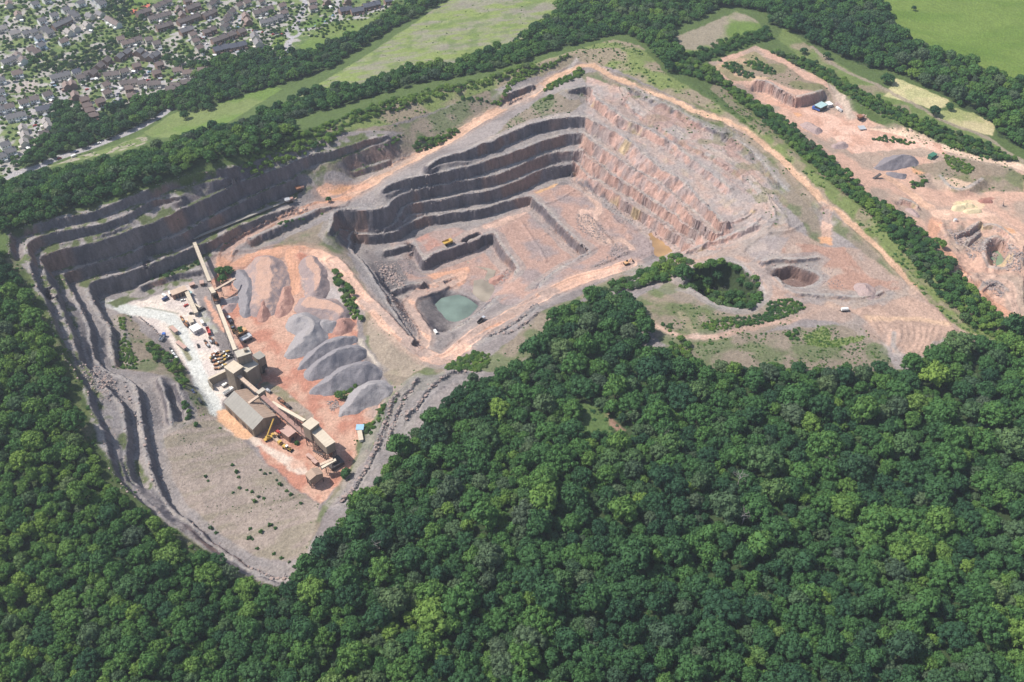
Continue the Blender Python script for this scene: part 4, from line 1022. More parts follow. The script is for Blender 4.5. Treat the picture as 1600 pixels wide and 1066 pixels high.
CROWNS = [crown_mesh('crown', 100 + i, lobes=[18, 24, 34, 15, 28, 42][i], tall=[.95, .85, .8, 1.15, 1.0, .72][i], spread=[.9, 1, 1.05, .8, .95, 1.1][i], card=[.082, .075, .062, .085, .065, .058][i], lr=[(.26,.40),(.22,.34),(.19,.28),(.26,.42),(.19,.31),(.17,.25)][i]) for i in range(6)]
TRUNKS = [trunk_mesh('trunk', i) for i in range(3)]
BUSHES = [crown_mesh('shrub', 300 + i, lobes=[6, 8, 5, 9][i], cards=20, tall=[.7, .6, .9, .5][i], spread=[.9, 1, .8, 1.1][i], card=.19) for i in range(4)]
kit_trees = bpy.data.collections.new('tree_kit'); kit_bush = bpy.data.collections.new('shrub_kit')
for i, m in enumerate(CROWNS):
    kit_trees.objects.link(bpy.data.objects.new('crown_form_%s' % 'abcdef'[i], m))
for i, m in enumerate(BUSHES):
    kit_bush.objects.link(bpy.data.objects.new('shrub_form_%s' % 'abcd'[i], m))

def scatter_object(name, pts, kit, label):
    """one ground-cover object: points carrying size, turn and tint, dressed by geometry nodes"""
    P = np.array([p[:3] for p in pts], np.float32); n = len(P)
    me = bpy.data.meshes.new(name); me.vertices.add(n); me.vertices.foreach_set('co', P.ravel())
    for nm, arr, ty in (('size', np.array([p[3] for p in pts], np.float32), 'FLOAT_VECTOR'), ('turn', np.array([p[4] for p in pts], np.float32), 'FLOAT'), ('tint', np.array([p[5] for p in pts], np.float32), 'FLOAT'), ('form', np.array([p[6] for p in pts], np.int32), 'INT')):
        a = me.attributes.new(nm, ty, 'POINT'); a.data.foreach_set('vector' if ty == 'FLOAT_VECTOR' else 'value', arr.ravel())
    ob = link(name, me)
    ng = bpy.data.node_groups.new(name + '_scatter', 'GeometryNodeTree')
    ng.interface.new_socket('Geometry', in_out='INPUT', socket_type='NodeSocketGeometry'); ng.interface.new_socket('Geometry', in_out='OUTPUT', socket_type='NodeSocketGeometry')
    N = ng.nodes.new; L = ng.links.new
    gi, go = N('NodeGroupInput'), N('NodeGroupOutput')
    mtp = N('GeometryNodeMeshToPoints'); iop = N('GeometryNodeInstanceOnPoints'); ci_ = N('GeometryNodeCollectionInfo')
    ci_.inputs['Collection'].default_value = kit; ci_.inputs['Separate Children'].default_value = True; ci_.inputs['Reset Children'].default_value = True
    def attr(nm, ty):
        a = N('GeometryNodeInputNamedAttribute'); a.data_type = ty; a.inputs['Name'].default_value = nm; return a.outputs[0]
    cx = N('ShaderNodeCombineXYZ'); L(attr('turn', 'FLOAT'), cx.inputs[2])
    er = N('FunctionNodeEulerToRotation'); L(cx.outputs[0], er.inputs[0])
    iop.inputs['Pick Instance'].default_value = True
    L(gi.outputs[0], mtp.inputs['Mesh']); L(mtp.outputs[0], iop.inputs['Points']); L(ci_.outputs[0], iop.inputs['Instance'])
    L(attr('form', 'INT'), iop.inputs['Instance Index']); L(er.outputs[0], iop.inputs['Rotation']); L(attr('size', 'FLOAT_VECTOR'), iop.inputs['Scale'])
    L(iop.outputs[0], go.inputs[0])
    md = ob.modifiers.new('scatter', 'NODES'); md.node_group = ng
    ob['kind'] = 'stuff'; ob['label'] = label
    return ob

def fill(W, radii, gap=.80, seed=0, grid=None, avoid=None):
    """variable-radius dart throwing inside a world polygon, big crowns first"""
    g = np.random.default_rng(seed); W = np.asarray(W)
    x0, y0 = W.min(0); x1, y1 = W.max(0)
    cell = 12.0; H = {} if grid is None else grid; out = []
    for R, tries in radii:
        n = int(tries * (x1 - x0) * (y1 - y0) / (math.pi * R * R))
        X = g.uniform(x0, x1, n); Y = g.uniform(y0, y1, n)
        k = inside(W, X, Y); X, Y = X[k], Y[k]; RR = R * g.uniform(.85, 1.2, len(X))
        for x, y, r in zip(X, Y, RR):
            i, j = int(x // cell), int(y // cell); ok = True
            for a in (-1, 0, 1):
                for b in (-1, 0, 1):
                    for (px_, py_, pr) in H.get((i + a, j + b), ()):
                        if (px_ - x) ** 2 + (py_ - y) ** 2 < ((pr + r) * gap) ** 2: ok = False; break
                    if not ok: break
                if not ok: break
            if ok:
                H.setdefault((i, j), []).append((x, y, r)); out.append((x, y, r))
    return out

GRID = {}
for row_ in ROWS:
    hx, hy, _h = at([p[0] for p in row_[6]], [p[1] + 2.5 for p in row_[6]])
    for x_, y_ in zip(hx, hy): GRID.setdefault((int(x_ // 12.0), int(y_ // 12.0)), []).append((float(x_), float(y_), 6.5))
TREES = []          # x, y, R, height factor, tint
CLEAR = [wpoly(px('V',850,260,960,215,1040,225,1060,290,1015,400,900,425,840,360)), wpoly(px('P',938,642,950,646,972,662,982,678,970,690,952,680,940,662)), wpoly(px('P',895,648,930,632,945,650,950,678,920,690,895,675))]
def plant(W, radii, tint, spread=.16, seed=0, gap=.80, tall=1.0):
    g = np.random.default_rng(seed + 5)
    for x, y, r in fill(W, radii, gap, seed, GRID):
        if any(inside(c_, np.array([x]), np.array([y]))[0] for c_ in CLEAR): continue
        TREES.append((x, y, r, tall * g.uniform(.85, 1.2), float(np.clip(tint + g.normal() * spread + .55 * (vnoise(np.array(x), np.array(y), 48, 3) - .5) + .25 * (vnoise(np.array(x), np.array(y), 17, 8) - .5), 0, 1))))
plant(WW['lower'], [(10.2, .2), (8.2, .5), (6.2, 1.0), (4.6, 2.0), (3.0, 2.6)], .35, .19, 1, gap=.61)  # low tint puts a cloud's shade into the colour of these crowns
plant(WW['left'], [(7.0, .4), (5.4, .9), (4.1, 1.8), (2.8, 2.6)], .60, .18, 2, gap=.62)
plant(WW['back'], [(5.6, 1.2), (4.4, 1.8), (3.2, 2.2)], .48, .15, 3, gap=.68)
plant(WW['belt'], [(6.2, 1.0), (4.8, 1.8), (3.4, 2.0)], .42, .15, 4, gap=.70)
plant(WW['right'], [(7.5, 1.2), (5.4, 1.8), (3.8, 2.0)], .38, .13, 5, gap=.70)
plant(WW['town_belt'], [(6.0, 1.2), (4.4, 1.8), (3.2, 1.8)], .42, .15, 6, gap=.70)
HEDGES = [
    (px('P',1040,112,1062,100,1085,95,1110,112,1150,140,1200,172,1240,202,1280,235,1320,268,1352,305,1410,338,1442,368,1482,418,1532,468,1572,508,1600,520,1562,532,1512,508,1452,448,1405,390,1345,322,1292,280,1235,230,1175,176,1128,136,1075,118), [(3.6, 1.0), (2.7, 1.8), (1.9, 2.0)], .48),
    (px('P',1205,82,1262,112,1302,134,1332,156,1370,178,1410,200,1450,214,1500,236,1560,252,1590,250,1540,226,1480,202,1420,180,1360,150,1310,122,1270,97,1230,86), [(2.8, 1.5), (1.9, 2.2)], .45),
    (px('P',1050,92,1100,78,1150,58,1195,46,1205,60,1150,78,1100,98,1065,108), [(3.0, 1.5), (2.1, 2.0)], .40),
    (px('P',385,245,430,225,480,205,530,185,580,168,640,150,700,136,760,122,830,100,835,108,770,132,700,150,640,166,580,185,530,200,480,222,430,246,395,256), [(2.6, .9), (1.8, 1.3)], .80),
    (px('P',375,262,420,250,470,232,520,210,540,203,520,222,470,245,430,262,400,275,380,272), [(3.0, 1.2), (2.1, 1.6)], .62),
    (px('V',640,250,700,195,850,175,1030,175,1110,230,1230,340,1265,470,1150,560,950,540,830,500,760,440,640,380,500,350,350,330,200,390,60,400,0,440,-100,520,-130,600,0,560,150,560,180,640,100,700,-80,700,-300,600,-260,520,-150,430,60,340,200,280,330,230,450,160), [(4.2, 1.0), (3.0, 1.6), (2.0, 2.0)], .50),
    (px('P',523,425,533,432,548,455,560,485,567,500,558,502,545,488,532,460,522,440), [(2.6, 2.0), (1.9, 2.0)], .62),
    (px('A',840,260,960,210,1100,200,1250,140,1290,150,1150,250,1000,320,900,340), [(2.6, 1.5), (1.7, 2)], .60),
    (px('A',520,330,640,280,700,200,760,170,720,260,640,290), [(2.2, 1), (1.5, 1.4)], .55),
    (px('B',300,430,400,330,440,240,560,150,760,70,900,20,1000,-20,1010,0,800,110,600,190,480,260,420,350,350,450), [(2.2, 1.6), (1.5, 2)], .48),
    (px('B',0,370,130,375,280,415,290,435,130,400,0,395), [(1.8, 2)], .45),
    (px('B',770,300,820,240,960,190,1080,120,1150,120,1140,165,1000,220,850,290,790,318), [(2.3, 1.6), (1.5, 2)], .46),
    (px('B',760,400,810,345,870,370,850,400), [(1.8, 2)], .5),
    (px('I',560,930,700,820,850,770,980,800,970,900,880,950,700,940,600,935), [(2.1, 1.2), (1.5, 2)], .80),
    (px('K',740,340,800,340,810,520,900,700,930,810,760,810,740,640,790,480,760,420), [(1.6, 1.0), (1.2, 1.4)], .82),
    (px('K',970,560,1060,600,1200,660,1340,800,1380,980,1330,1000,1260,880,1180,800,1090,740), [(2.6, 1.4), (1.8, 2)], .66),
    (px('L',930,250,1000,330,1005,420,940,440,910,330), [(1.9, 1.6)], .5),
    (px('Q',300,750,370,725,520,745,610,775,590,790,450,770,350,765), [(1.7, 2)], .42),
    (px('Q',820,850,900,880,1050,960,1000,1010,900,980,840,920), [(1.8, 1.2), (1.3, 1.6)], .74),
    (px('W',260,180,350,120,430,140,440,190,340,230,280,220), [(2.2, 2)], .42),
    (px('W',0,380,180,480,400,640,560,780,700,960,760,1060,300,1066,100,800,0,700), [(4.0, .6)], .5),
    (px('t',130,460,180,430,220,450,200,500,150,500), [(1.8, 2)], .5),
    (px('t',0,240,90,215,190,225,260,270,180,310,80,350,0,350), [(1.7, 1.2), (1.2, 1.6)], .55),
    (px('V',730,700,800,670,950,640,1200,620,1350,600,1421,640,1300,680,1100,710,850,745,760,735), [(1.7, 1.0), (1.2, 1.6)], .50),
    (px('V',480,850,600,830,660,900,640,1000,700,1066,480,1066,460,950), [(2.6, 1.2), (1.8, 1.8)], .58),
    (px('V',390,690,480,690,540,730,500,760,420,740), [(1.6, 2)], .56),
    (px('P',430,352,440,357,500,336,512,330,508,328,470,342), [(1.4, 1.4)], .35),
    (px('P',1160,100,1180,92,1210,110,1212,120,1185,112), [(2.0, 2)], .45),
    (px('P',1125,95,1150,100,1175,115,1178,122,1150,118,1128,104), [(2.2, 2)], .45),
    (px('N',390,250,470,240,600,180,650,150,660,170,560,240,470,300,410,310), [(1.9, 1.6), (1.3, 2)], .6),
    (px('N',610,500,700,470,720,380,760,340,770,380,730,470,660,560,610,560), [(1.8, 1.2), (1.3, 1.6)], .55),
    (px('O',0,1010,200,930,420,840,460,820,470,860,300,920,150,980), [(1.5, 1.0)], .35),
    (px('F',720,1040,860,985,980,960,1050,1000,1060,1066,700,1066), [(3.6, 2)], .42),
]
for i, (P, rad, tint) in enumerate(HEDGES):
    plant(wpoly(P), rad, min(.95, tint + .16), .14, 40 + i, gap=.60, tall=.9)
plant(wpoly(px('P',0,0,640,0,600,18,500,62,452,50,436,78,400,84,350,90,312,110,290,138,250,148,190,163,150,188,120,168,92,163,60,215,30,265,0,280)), [(3.0, .03), (2.2, .10), (1.6, .2)], .52, .16, 70, gap=.95)
# gardens and town clumps
for i, (P, n_, t_) in enumerate([(px('P',165,-20,200,-20,205,18,195,42,180,40,168,20), 1.2, .22), (px('P',190,55,205,32,232,30,235,50,205,62), 1.2, .25), (px('P',110,110,135,85,160,70,180,62,190,78,165,95,140,112), 1.3, .28),
                           (px('P',252,85,285,74,330,85,345,96,320,108,270,108,250,96), 1.2, .42), (px('P',30,90,60,85,100,90,130,95,120,112,80,112,50,118,40,105), .8, .42), (px('P',345,30,370,5,385,-5,392,2,370,18,355,30), 1.2, .3)]):
    plant(wpoly(P), [(5.0, n_), (3.6, 1.6), (2.4, 1.6)], t_, .12, 80 + i, gap=.8)
print('planted', len(TREES), round(time.time() - T0, 1))
# ---------------------------------------------------------------- single trees, bushes, then the woods as one mass
SINGLES = [  # pixel at the foot, radius, tint, label
    (1385,131,6.5,.16,'round dark tree alone on the grass above the straw-coloured field'), (1458,180,5.5,.20,'round dark tree between the two straw-coloured fields'),
    (1482,172,4.2,.24,'low round tree at the wood edge between the two straw fields'), (1255,84,4.0,.25,'small dark tree beside the brown track at the top right'),
    (1291,92,4.2,.3,'small tree with a long shadow on the brown track'), (1427,17,3.0,.2,'small lone tree on the hedge line across the bright green field'),
    (1398,29,2.4,.2,'smallest lone bush on the hedge line in the bright green field'), (1592,132,6.0,.2,'dark tree at the right edge of the bright green field'),
    (345,430,4.6,.62,'left bright tree beside the long conveyor and stockpile'), (357,428,4.6,.58,'right bright tree behind the short stacking conveyor'), (349,442,4.2,.66,'front bright tree at the foot of the short stacking conveyor'),
    (514,316,2.8,.3,'lone dark bush on the island in the pink haul road'), (377,519,3.0,.2,'teal-green bush between the parked dump trucks'),
    (464,694,2.0,.3,'small bush beside the pink-roofed shed'), (541,746,4.2,.36,'round bush at the corner of the yard below the hopper'), (531,622,3.4,.5,'bush between the two lowest gravel stockpiles'),
    (1066,437,8.0,.34,'biggest round tree on the near edge of the wooded hollow'), (1104,448,4.6,.24,'blue-green tree inside the wooded hollow'), (1120,436,4.6,.3,'dark tree at the back of the wooded hollow'),
    (1149,424,3.6,.4,'small tree on the far lip of the wooded hollow'), (275,104,3.2,.95,'pale yellow-flowering tree in the green gap between house rows'), (16,78,3.6,.05,'tall dark evergreen beside the large grey-roofed house'),
    (418,66,2.0,.2,'dark conical tree on the verge beside the roundabout'), (966,706,9.0,.80,'largest pale green domed tree in the middle of the lower wood'), (905,712,8.0,.70,'pale green spreading tree left of the domed one in the lower wood'),
    (1029,716,7.0,.66,'pale tapering tree right of the domed one in the lower wood'), (868,722,5.0,.98,'yellow-green tree left in the middle of the lower wood'), (985,640,9.0,.30,'broad dark tree beside the bare earth patch in the lower wood'),
    (1105,712,3.0,1.0,'small yellow-leaved tree among dark ones in the lower wood'), (842,835,10.5,.34,'huge dark spreading tree in the left of the lower wood'), (1000,790,6.0,.80,'light green round tree below the big domed tree'),
    (1075,770,4.6,.92,'yellowish bushy tree in the centre of the lower wood'), (1160,880,8.0,.4,'broad tree right of centre in the lower wood'), (480,212,3.4,.7,'bright tree above the end of the shadowed benches'),
    (467,40,2.0,.3,'round bush by the road joining the roundabout'), (506,42,2.0,.3,'round bush on the bend east of the roundabout'), (526,36,3.0,.25,'large round bush at the junction east of the roundabout'), (538,47,1.8,.3,'single bush in the pasture near the dark slate houses'), (551,43,1.8,.3,'second bush in the pasture near the dark slate houses'),
    (327,172,4.8,.4,'round pale tree at the road bend below the town belt'), (290,186,5.0,.42,'light round tree at the end of the lane by the pasture'), (307,665,2.2,.55,'bush at the upper end of the smooth grey slope'), (293,655,1.8,.4,'dark bush at the foot of the last rock rib'),
]
H2 = {}
tree_n = 0
def tree_object(x, y, R, hf, tint, label, form, trunk=True, group=None, name='broadleaf_tree', cat='tree'):
    z = float(hz(x, y))
    t = thing(name, label, cat, (x, y, z), float((x * 7.13 + y * 3.7) % 6.28), group)
    lift = R * .55 if trunk else 0
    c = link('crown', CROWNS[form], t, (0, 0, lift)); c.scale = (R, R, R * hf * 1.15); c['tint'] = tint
    if trunk:
        s = link('trunk', TRUNKS[form % 3], t); s.scale = (R * 1.1, R * 1.1, R * 1.5)
    return t
for k, (u, v, R, tint, lab) in enumerate(SINGLES):
    x, y, z = at1(u, v)
    tree_object(x, y, R, 1.0, tint, lab, (k * 5 + 2) % 6, R > 2.6, name='broadleaf_tree' if R > 2.6 else 'bush', cat='tree' if R > 2.6 else 'bush')
    TREES = [t for t in TREES if (t[0] - x) ** 2 + (t[1] - y) ** 2 > (R * .9) ** 2]
BUSH_AT = [(363,727),(370,738),(373,746),(321,745),(325,752),(364,770),(374,763),(386,766),(394,769),(407,735),(414,741),(422,740),(432,751),(438,758),(448,768),(455,774),(470,787),(422,821),(430,826),(391,827),(408,832),(395,843),(338,833),(330,826),(390,842),(402,858),(428,866),(440,872),(452,878),(460,886),(404,777),(412,779),(398,784)]
sl = sorted(BUSH_AT, key=lambda p: p[0])
for k, (u, v) in enumerate(sl):
    x, y, z = at1(u, v); R = [1.5, 1.1, 1.9, 1.3][k % 4]
    t = thing('bush', 'small dark bush on the smooth grey slope, %s from its left end' % ordw(k), 'bush', (x, y, z - .1), k * 1.3, 'bushes dotted over the smooth grey slope')
    c = link('foliage', BUSHES[k % 4], t); c.scale = (R, R, R * 1.1); c['tint'] = .35 + .05 * (k % 5)
def bare_mesh(seed):
    r_ = random.Random(seed); b = MB(); b.cyl((0, 0, -.3), (.2, .1, 7), .3, .16, 6)
    for k in range(11):
        h = 3.5 + .42 * k; a = k * 2.4 + r_.random(); L_ = r_.uniform(2.2, 4.2)
        e = Vector((.15 + L_ * math.cos(a), .1 + L_ * math.sin(a), h + r_.uniform(1, 2.6))); m_ = Vector((.15, .1, h)).lerp(e, .5)
        b.cyl((.15, .1, h), e, .11, .03, 4)
        for j in range(4):
            q = Vector((.15, .1, h)).lerp(e, .4 + .15 * j); b.cyl(q, q + Vector((r_.uniform(-1.3, 1.3), r_.uniform(-1.3, 1.3), r_.uniform(.4, 1.5))), .05, .015, 4)
    return b
M_DEAD = flatmat('bare grey wood', (.36, .33, .31), .9, .1, 0, .15, 1.0)
for k, (u, v, s_, lab) in enumerate([(1152,762,1.3,'upper bare grey dead tree right of the middle of the lower wood'), (1158,826,1.4,'lower bare grey dead tree right of the middle of the lower wood'), (1040,690,1.0,'thin bare dead tree behind the pale tapering tree'), (590,868,1.2,'bare dead tree near the left edge of the lower wood'), (1290,735,1.1,'bare dead tree among dark crowns at the right of the wood'), (660,760,1.0,'small bare dead tree near the upper left of the lower wood')]):
    x, y, z = at1(u, v); t = thing('dead_tree', lab, 'tree', (x, y, z + 3.5), k); t.scale = (s_,) * 3
    bare_mesh(k).build('trunk', M_DEAD, t)
# the 300 largest in view stand as single trees
T_ = np.array(TREES)
tz = hz(T_[:, 0], T_[:, 1])
pu, pv = proj(T_[:, 0], T_[:, 1], tz + T_[:, 2])
dep = T_[:, 1] * CT - (tz - H_CAM) * ST
vis = (pu > 5) & (pu < 1595) & (pv > 5) & (pv < 1060)
szpx = np.where(vis, T_[:, 2] / dep, 0)
NSING = 300 - len([s for s in SINGLES if s[2] > 2.6])
top = np.argsort(-szpx)[:NSING]
inl = inside(WW['lower'], T_[:, 0], T_[:, 1])
rows = {}
for i in top:
    zone_ = 'lower' if inl[i] else 'side'
    rows.setdefault((zone_, int((1066 - pv[i]) // 46)), []).append(i)
for (zone_, r), ids in sorted(rows.items()):
    ids.sort(key=lambda i: pu[i])
    for k, i in enumerate(ids):
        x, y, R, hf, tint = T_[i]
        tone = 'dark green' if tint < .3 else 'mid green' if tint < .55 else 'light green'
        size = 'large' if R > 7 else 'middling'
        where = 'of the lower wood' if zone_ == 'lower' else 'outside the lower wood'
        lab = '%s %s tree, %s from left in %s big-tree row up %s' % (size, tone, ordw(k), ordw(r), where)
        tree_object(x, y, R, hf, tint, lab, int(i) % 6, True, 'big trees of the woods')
rest = np.setdiff1d(np.arange(len(T_)), top)
wood = []
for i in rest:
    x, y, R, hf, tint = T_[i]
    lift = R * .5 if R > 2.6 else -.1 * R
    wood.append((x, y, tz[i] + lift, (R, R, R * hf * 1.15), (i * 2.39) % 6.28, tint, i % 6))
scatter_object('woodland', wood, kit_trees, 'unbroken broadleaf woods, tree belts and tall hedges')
# undergrowth and rough scrub
g = np.random.default_rng(77); scr = []
def scrub(P, n, r0, r1, tint, sp=.15, thr=.5, W=None, sc=18, seed=1):
    W = wpoly(P) if W is None else W
    x0, y0 = W.min(0); x1, y1 = W.max(0)
    X = g.uniform(x0, x1, n); Y = g.uniform(y0, y1, n); k = inside(W, X, Y) & (fbm(X, Y, sc, 200 + seed, 3) > thr); X, Y = X[k], Y[k]
    Zs = hz(X, Y); R = r0 + (r1 - r0) * g.random(len(X)) ** 2
    for x, y, z, r in zip(X, Y, Zs, R):
        scr.append((x, y, z - .12 * r, (r, r, r * g.uniform(.6, 1.1)), g.uniform(0, 6.28), float(np.clip(tint + sp * g.normal(), 0, 1)), int(g.integers(4))))
scrub(px('P',-80,330,1700,330,1700,1160,-80,1160), 0, 1, 2, .5)
for W, n, t in ((WW['lower'], 9000, .42), (WW['left'], 5000, .55), (WW['back'], 2500, .4), (WW['belt'], 2500, .36), (WW['right'], 1500, .3), (WW['town_belt'], 1500, .36)):
    scrub(None, n, .9, 2.4, t, thr=.0, W=W)
for P, n, r0, r1, t, th in [
    (px('P',520,208,620,196,700,168,740,150,770,140,800,150,760,175,720,200,660,230,600,262,560,285,540,270,500,268,450,280,520,232,600,225,630,208), 1500, .4, 1.3, .5, .5),
    (px('P',770,215,800,185,850,150,905,135,925,150,905,165,890,180,830,190,790,205), 700, .4, 1.2, .45, .48),
    (px('P',905,100,960,112,1060,158,1150,198,1240,262,1300,330,1290,345,1270,330,1230,285,1180,245,1120,205,1060,175,990,145), 1500, .4, 1.2, .5, .5),
    (px('P',420,255,480,215,560,178,650,150,740,128,800,110,880,85,960,62,1000,72,1040,115,1100,150,1170,200,1240,255,1300,305,1400,400,1500,490,1560,535,1530,530,1470,470,1390,390,1290,305,1220,235,1150,185,1060,148,980,115,900,90,840,120,760,155,680,175,600,195,520,200,440,236), 14000, .5, 1.7, .70, .44),
    (px('P',1080,120,1128,128,1175,170,1235,222,1292,272,1345,315,1405,360,1452,430,1512,500,1570,530,1540,540,1490,505,1440,460,1390,400,1330,340,1270,285,1200,225,1130,168,1090,140), 5200, .5, 1.8, .68, .40),
    (px('P',985,470,1020,450,1060,470,1110,485,1180,500,1250,480,1250,500,1180,525,1100,540,1040,540,1000,510), 900, .4, 1.3, .5, .5),
    (px('P',1000,545,1060,540,1150,528,1250,512,1330,505,1380,530,1390,562,1400,578,1300,585,1200,574,1090,580,1040,560), 1600, .4, 1.2, .58, .5),
    (px('t',240,470,380,400,440,440,430,500,690,460,640,500,500,550,260,530), 700, .4, 1.0, .85, .3),
    (px('P',410,398,450,370,500,350,520,340,530,360,545,400,560,430,590,480,630,540,660,580,700,596,660,590,600,570,565,500,585,490,570,480,540,440,520,405,470,388), 500, .3, .9, .5, .55),
    (px('P',560,670,580,640,620,600,700,585,760,560,800,530,830,500,860,480,900,465,960,430,1000,415,1020,420,960,450,900,470,870,490,840,545,800,580,740,580,700,595,640,620,610,660,590,690,560,730,530,775,510,800,480,860,470,850,520,770), 1800, .4, 1.2, .55, .5),
    (px('P',172,495,200,490,225,520,255,545,280,560,300,600,330,640,345,670,320,665,290,610,265,590,215,580,175,575), 700, .4, 1.3, .6, .48),
    (px('P',1385,195,1420,200,1480,215,1560,250,1600,275,1600,300,1540,300,1490,300,1450,270,1440,280,1420,260,1500,245,1440,225), 700, .4, 1.3, .55, .48),
    (px('P',1140,100,1180,85,1225,100,1260,125,1290,135,1310,165,1280,150,1240,140,1200,125,1150,115), 500, .3, 1.1, .5, .5),
    (px('P',20,400,15,362,100,335,300,275,420,262,520,220,600,200,600,250,500,290,440,320,330,400,300,440,180,480,110,440,130,560,170,640,240,760,200,770,120,640,60,470), 2200, .3, 1.1, .45, .6),
    (px('P',262,690,300,640,342,655,420,728,470,772,500,790,490,830,480,866,440,885,400,875,350,840,300,800,268,740), 800, .25, .6, .5, .58),
    (px('P',395,200,420,172,470,150,520,118,560,95,620,55,700,0,870,0,840,45,800,75,760,84,705,106,630,110,560,143,510,143,465,160), 900, .4, 1.1, .6, .52),
    (px('P',0,0,640,0,600,20,500,70,440,85,400,95,330,130,260,150,190,165,100,175,60,225,20,275,0,280), 2600, .6, 1.9, .55, .45),
    (px('P',4,398,30,440,70,520,106,600,134,692,172,766,218,806,290,858,380,910,440,932,440,922,388,901,300,846,232,793,190,755,152,688,128,598,92,518,50,438,18,393), 3500, .5, 1.9, .6, .25),
    (px('E',330,60,560,110,850,270,1100,400,1421,550,'G',560,520,760,760,900,1000,'H',900,300,780,330,700,200,560,40,'E',1421,900,1100,700,800,520,560,400,420,250), 900, .3, 1.1, .5, .5),
    (px('P',60,262,130,246,200,232,232,218,228,208,180,226,120,243), 260, .4, 1.2, .6, .3),
]:
    scrub(P, n, r0, r1, t, thr=th, seed=len(scr) % 50)
scatter_object('scrub', scr, kit_bush, 'low scrub, garden shrubs and undergrowth')
print('scrub', len(scr), 'wood', len(wood), round(time.time() - T0, 1))
# ---------------------------------------------------------------- water
def water(name, pts, z, c, label, rough=.08):
    m, nt, b = new_mat(name)
    b.inputs['Base Color'].default_value = (*c, 1); b.inputs['Roughness'].default_value = rough; b.inputs['Specular IOR Level'].default_value = .5
    nz = node(nt, 'ShaderNodeTexNoise'); nz.inputs['Scale'].default_value = .7; nz.inputs['Detail'].default_value = 3
    ge = node(nt, 'ShaderNodeNewGeometry'); nt.links.new(ge.outputs['Position'], nz.inputs['Vector'])
    n2 = node(nt, 'ShaderNodeTexNoise'); n2.inputs['Scale'].default_value = .07; n2.inputs['Detail'].default_value = 3; nt.links.new(ge.outputs['Position'], n2.inputs['Vector'])
    rr = node(nt, 'ShaderNodeMapRange'); rr.inputs[1].default_value = .3; rr.inputs[2].default_value = .7; rr.inputs[3].default_value = .72; rr.inputs[4].default_value = 1.25; nt.links.new(n2.outputs['Fac'], rr.inputs[0])
    vv = node(nt, 'ShaderNodeVectorMath', operation='SCALE'); vv.inputs[0].default_value = c; nt.links.new(rr.outputs[0], vv.inputs['Scale']); nt.links.new(vv.outputs[0], b.inputs['Base Color'])
    bu = node(nt, 'ShaderNodeBump'); bu.inputs['Strength'].default_value = .04; nt.links.new(nz.outputs['Fac'], bu.inputs['Height']); nt.links.new(bu.outputs[0], b.inputs['Normal'])
    u, v = np.array(pts).T; x, y = unproj(u, v, z)
    o = MB().add([(a, b_, z) for a, b_ in zip(x, y)], [tuple(range(len(x)))]).build(name, m)
    o['kind'] = 'structure'; o['label'] = label
    return o
water('quarry_pond', px('I',470,330,530,272,620,250,690,240,750,258,800,290,840,318,880,352,860,390,805,440,725,492,640,512,580,490,530,425,480,365), -40 * ZS, (.150, .200, .168), 'green pond in the deepest corner of the pit')
water('wet_floor', px('I',830,110,930,90,960,20,'D',20,1000,90,950,200,930,280,930,330,1000,330,1066,'I',1000,130,1030,200,960,310,900,300,820,230), -38.15 * ZS, (.30, .255, .20), 'shallow muddy water on the lowest pit floor', .16)
water('brown_puddle', px('F',660,720,740,720,900,910,740,980), -14.5 * ZS, (.34, .21, .10), 'orange-brown puddle at the foot of the pink rock face', .15)
water('small_pond', px('W',1040,930,1100,840,1190,840,1240,920,1220,1010,1130,1025,1070,990), 14.2 * ZS, (.17, .235, .15), 'olive pond in the right-hand quarry', .1)

# ---------------------------------------------------------------- rocks
def rock_mesh(name, seed, mat):
    g = np.random.default_rng(seed); v = ICO1[0] * (1 + .28 * g.normal(size=(len(ICO1[0]), 1))) * np.array([1, .8, .65])
    m = bpy.data.meshes.new(name); m.from_pydata(v.tolist(), [], ICO1[1].tolist()); m.materials.append(mat); m.update(); return m
M_ROCK = flatmat('limestone', (.31, .27, .26), .95, .1, 0, .3, .5)
M_ROCKP = flatmat('pink limestone', (.36, .275, .245), .95, .1, 0, .3, .5)
ROCKS = [rock_mesh('boulder', 500 + i, [M_ROCK, M_ROCKP, flatmat('grey limestone', (.25, .225, .225), .95, .1, 0, .3, .5)][i]) for i in range(3)]
kit_rock = bpy.data.collections.new('rock_kit')
for i, m in enumerate(ROCKS): kit_rock.objects.link(bpy.data.objects.new('rock_form_%s' % 'abc'[i], m))
rk_pts = []; g = np.random.default_rng(5)
def rubble(X, Y, r0, r1, pw=2.5):
    for x, y, z in zip(X, Y, hz(X, Y)):
        r = r0 + (r1 - r0) * g.random() ** pw
        rk_pts.append((x, y, z + r * .15, (r, r, r), g.uniform(0, 6.28), 0.0, int(g.integers(3))))
def rubble_zone(P, n, r0, r1):
    W = wpoly(P); a, b = W.min(0), W.max(0); X = g.uniform(a[0], b[0], n); Y = g.uniform(a[1], b[1], n); k = inside(W, X, Y); rubble(X[k], Y[k], r0, r1)
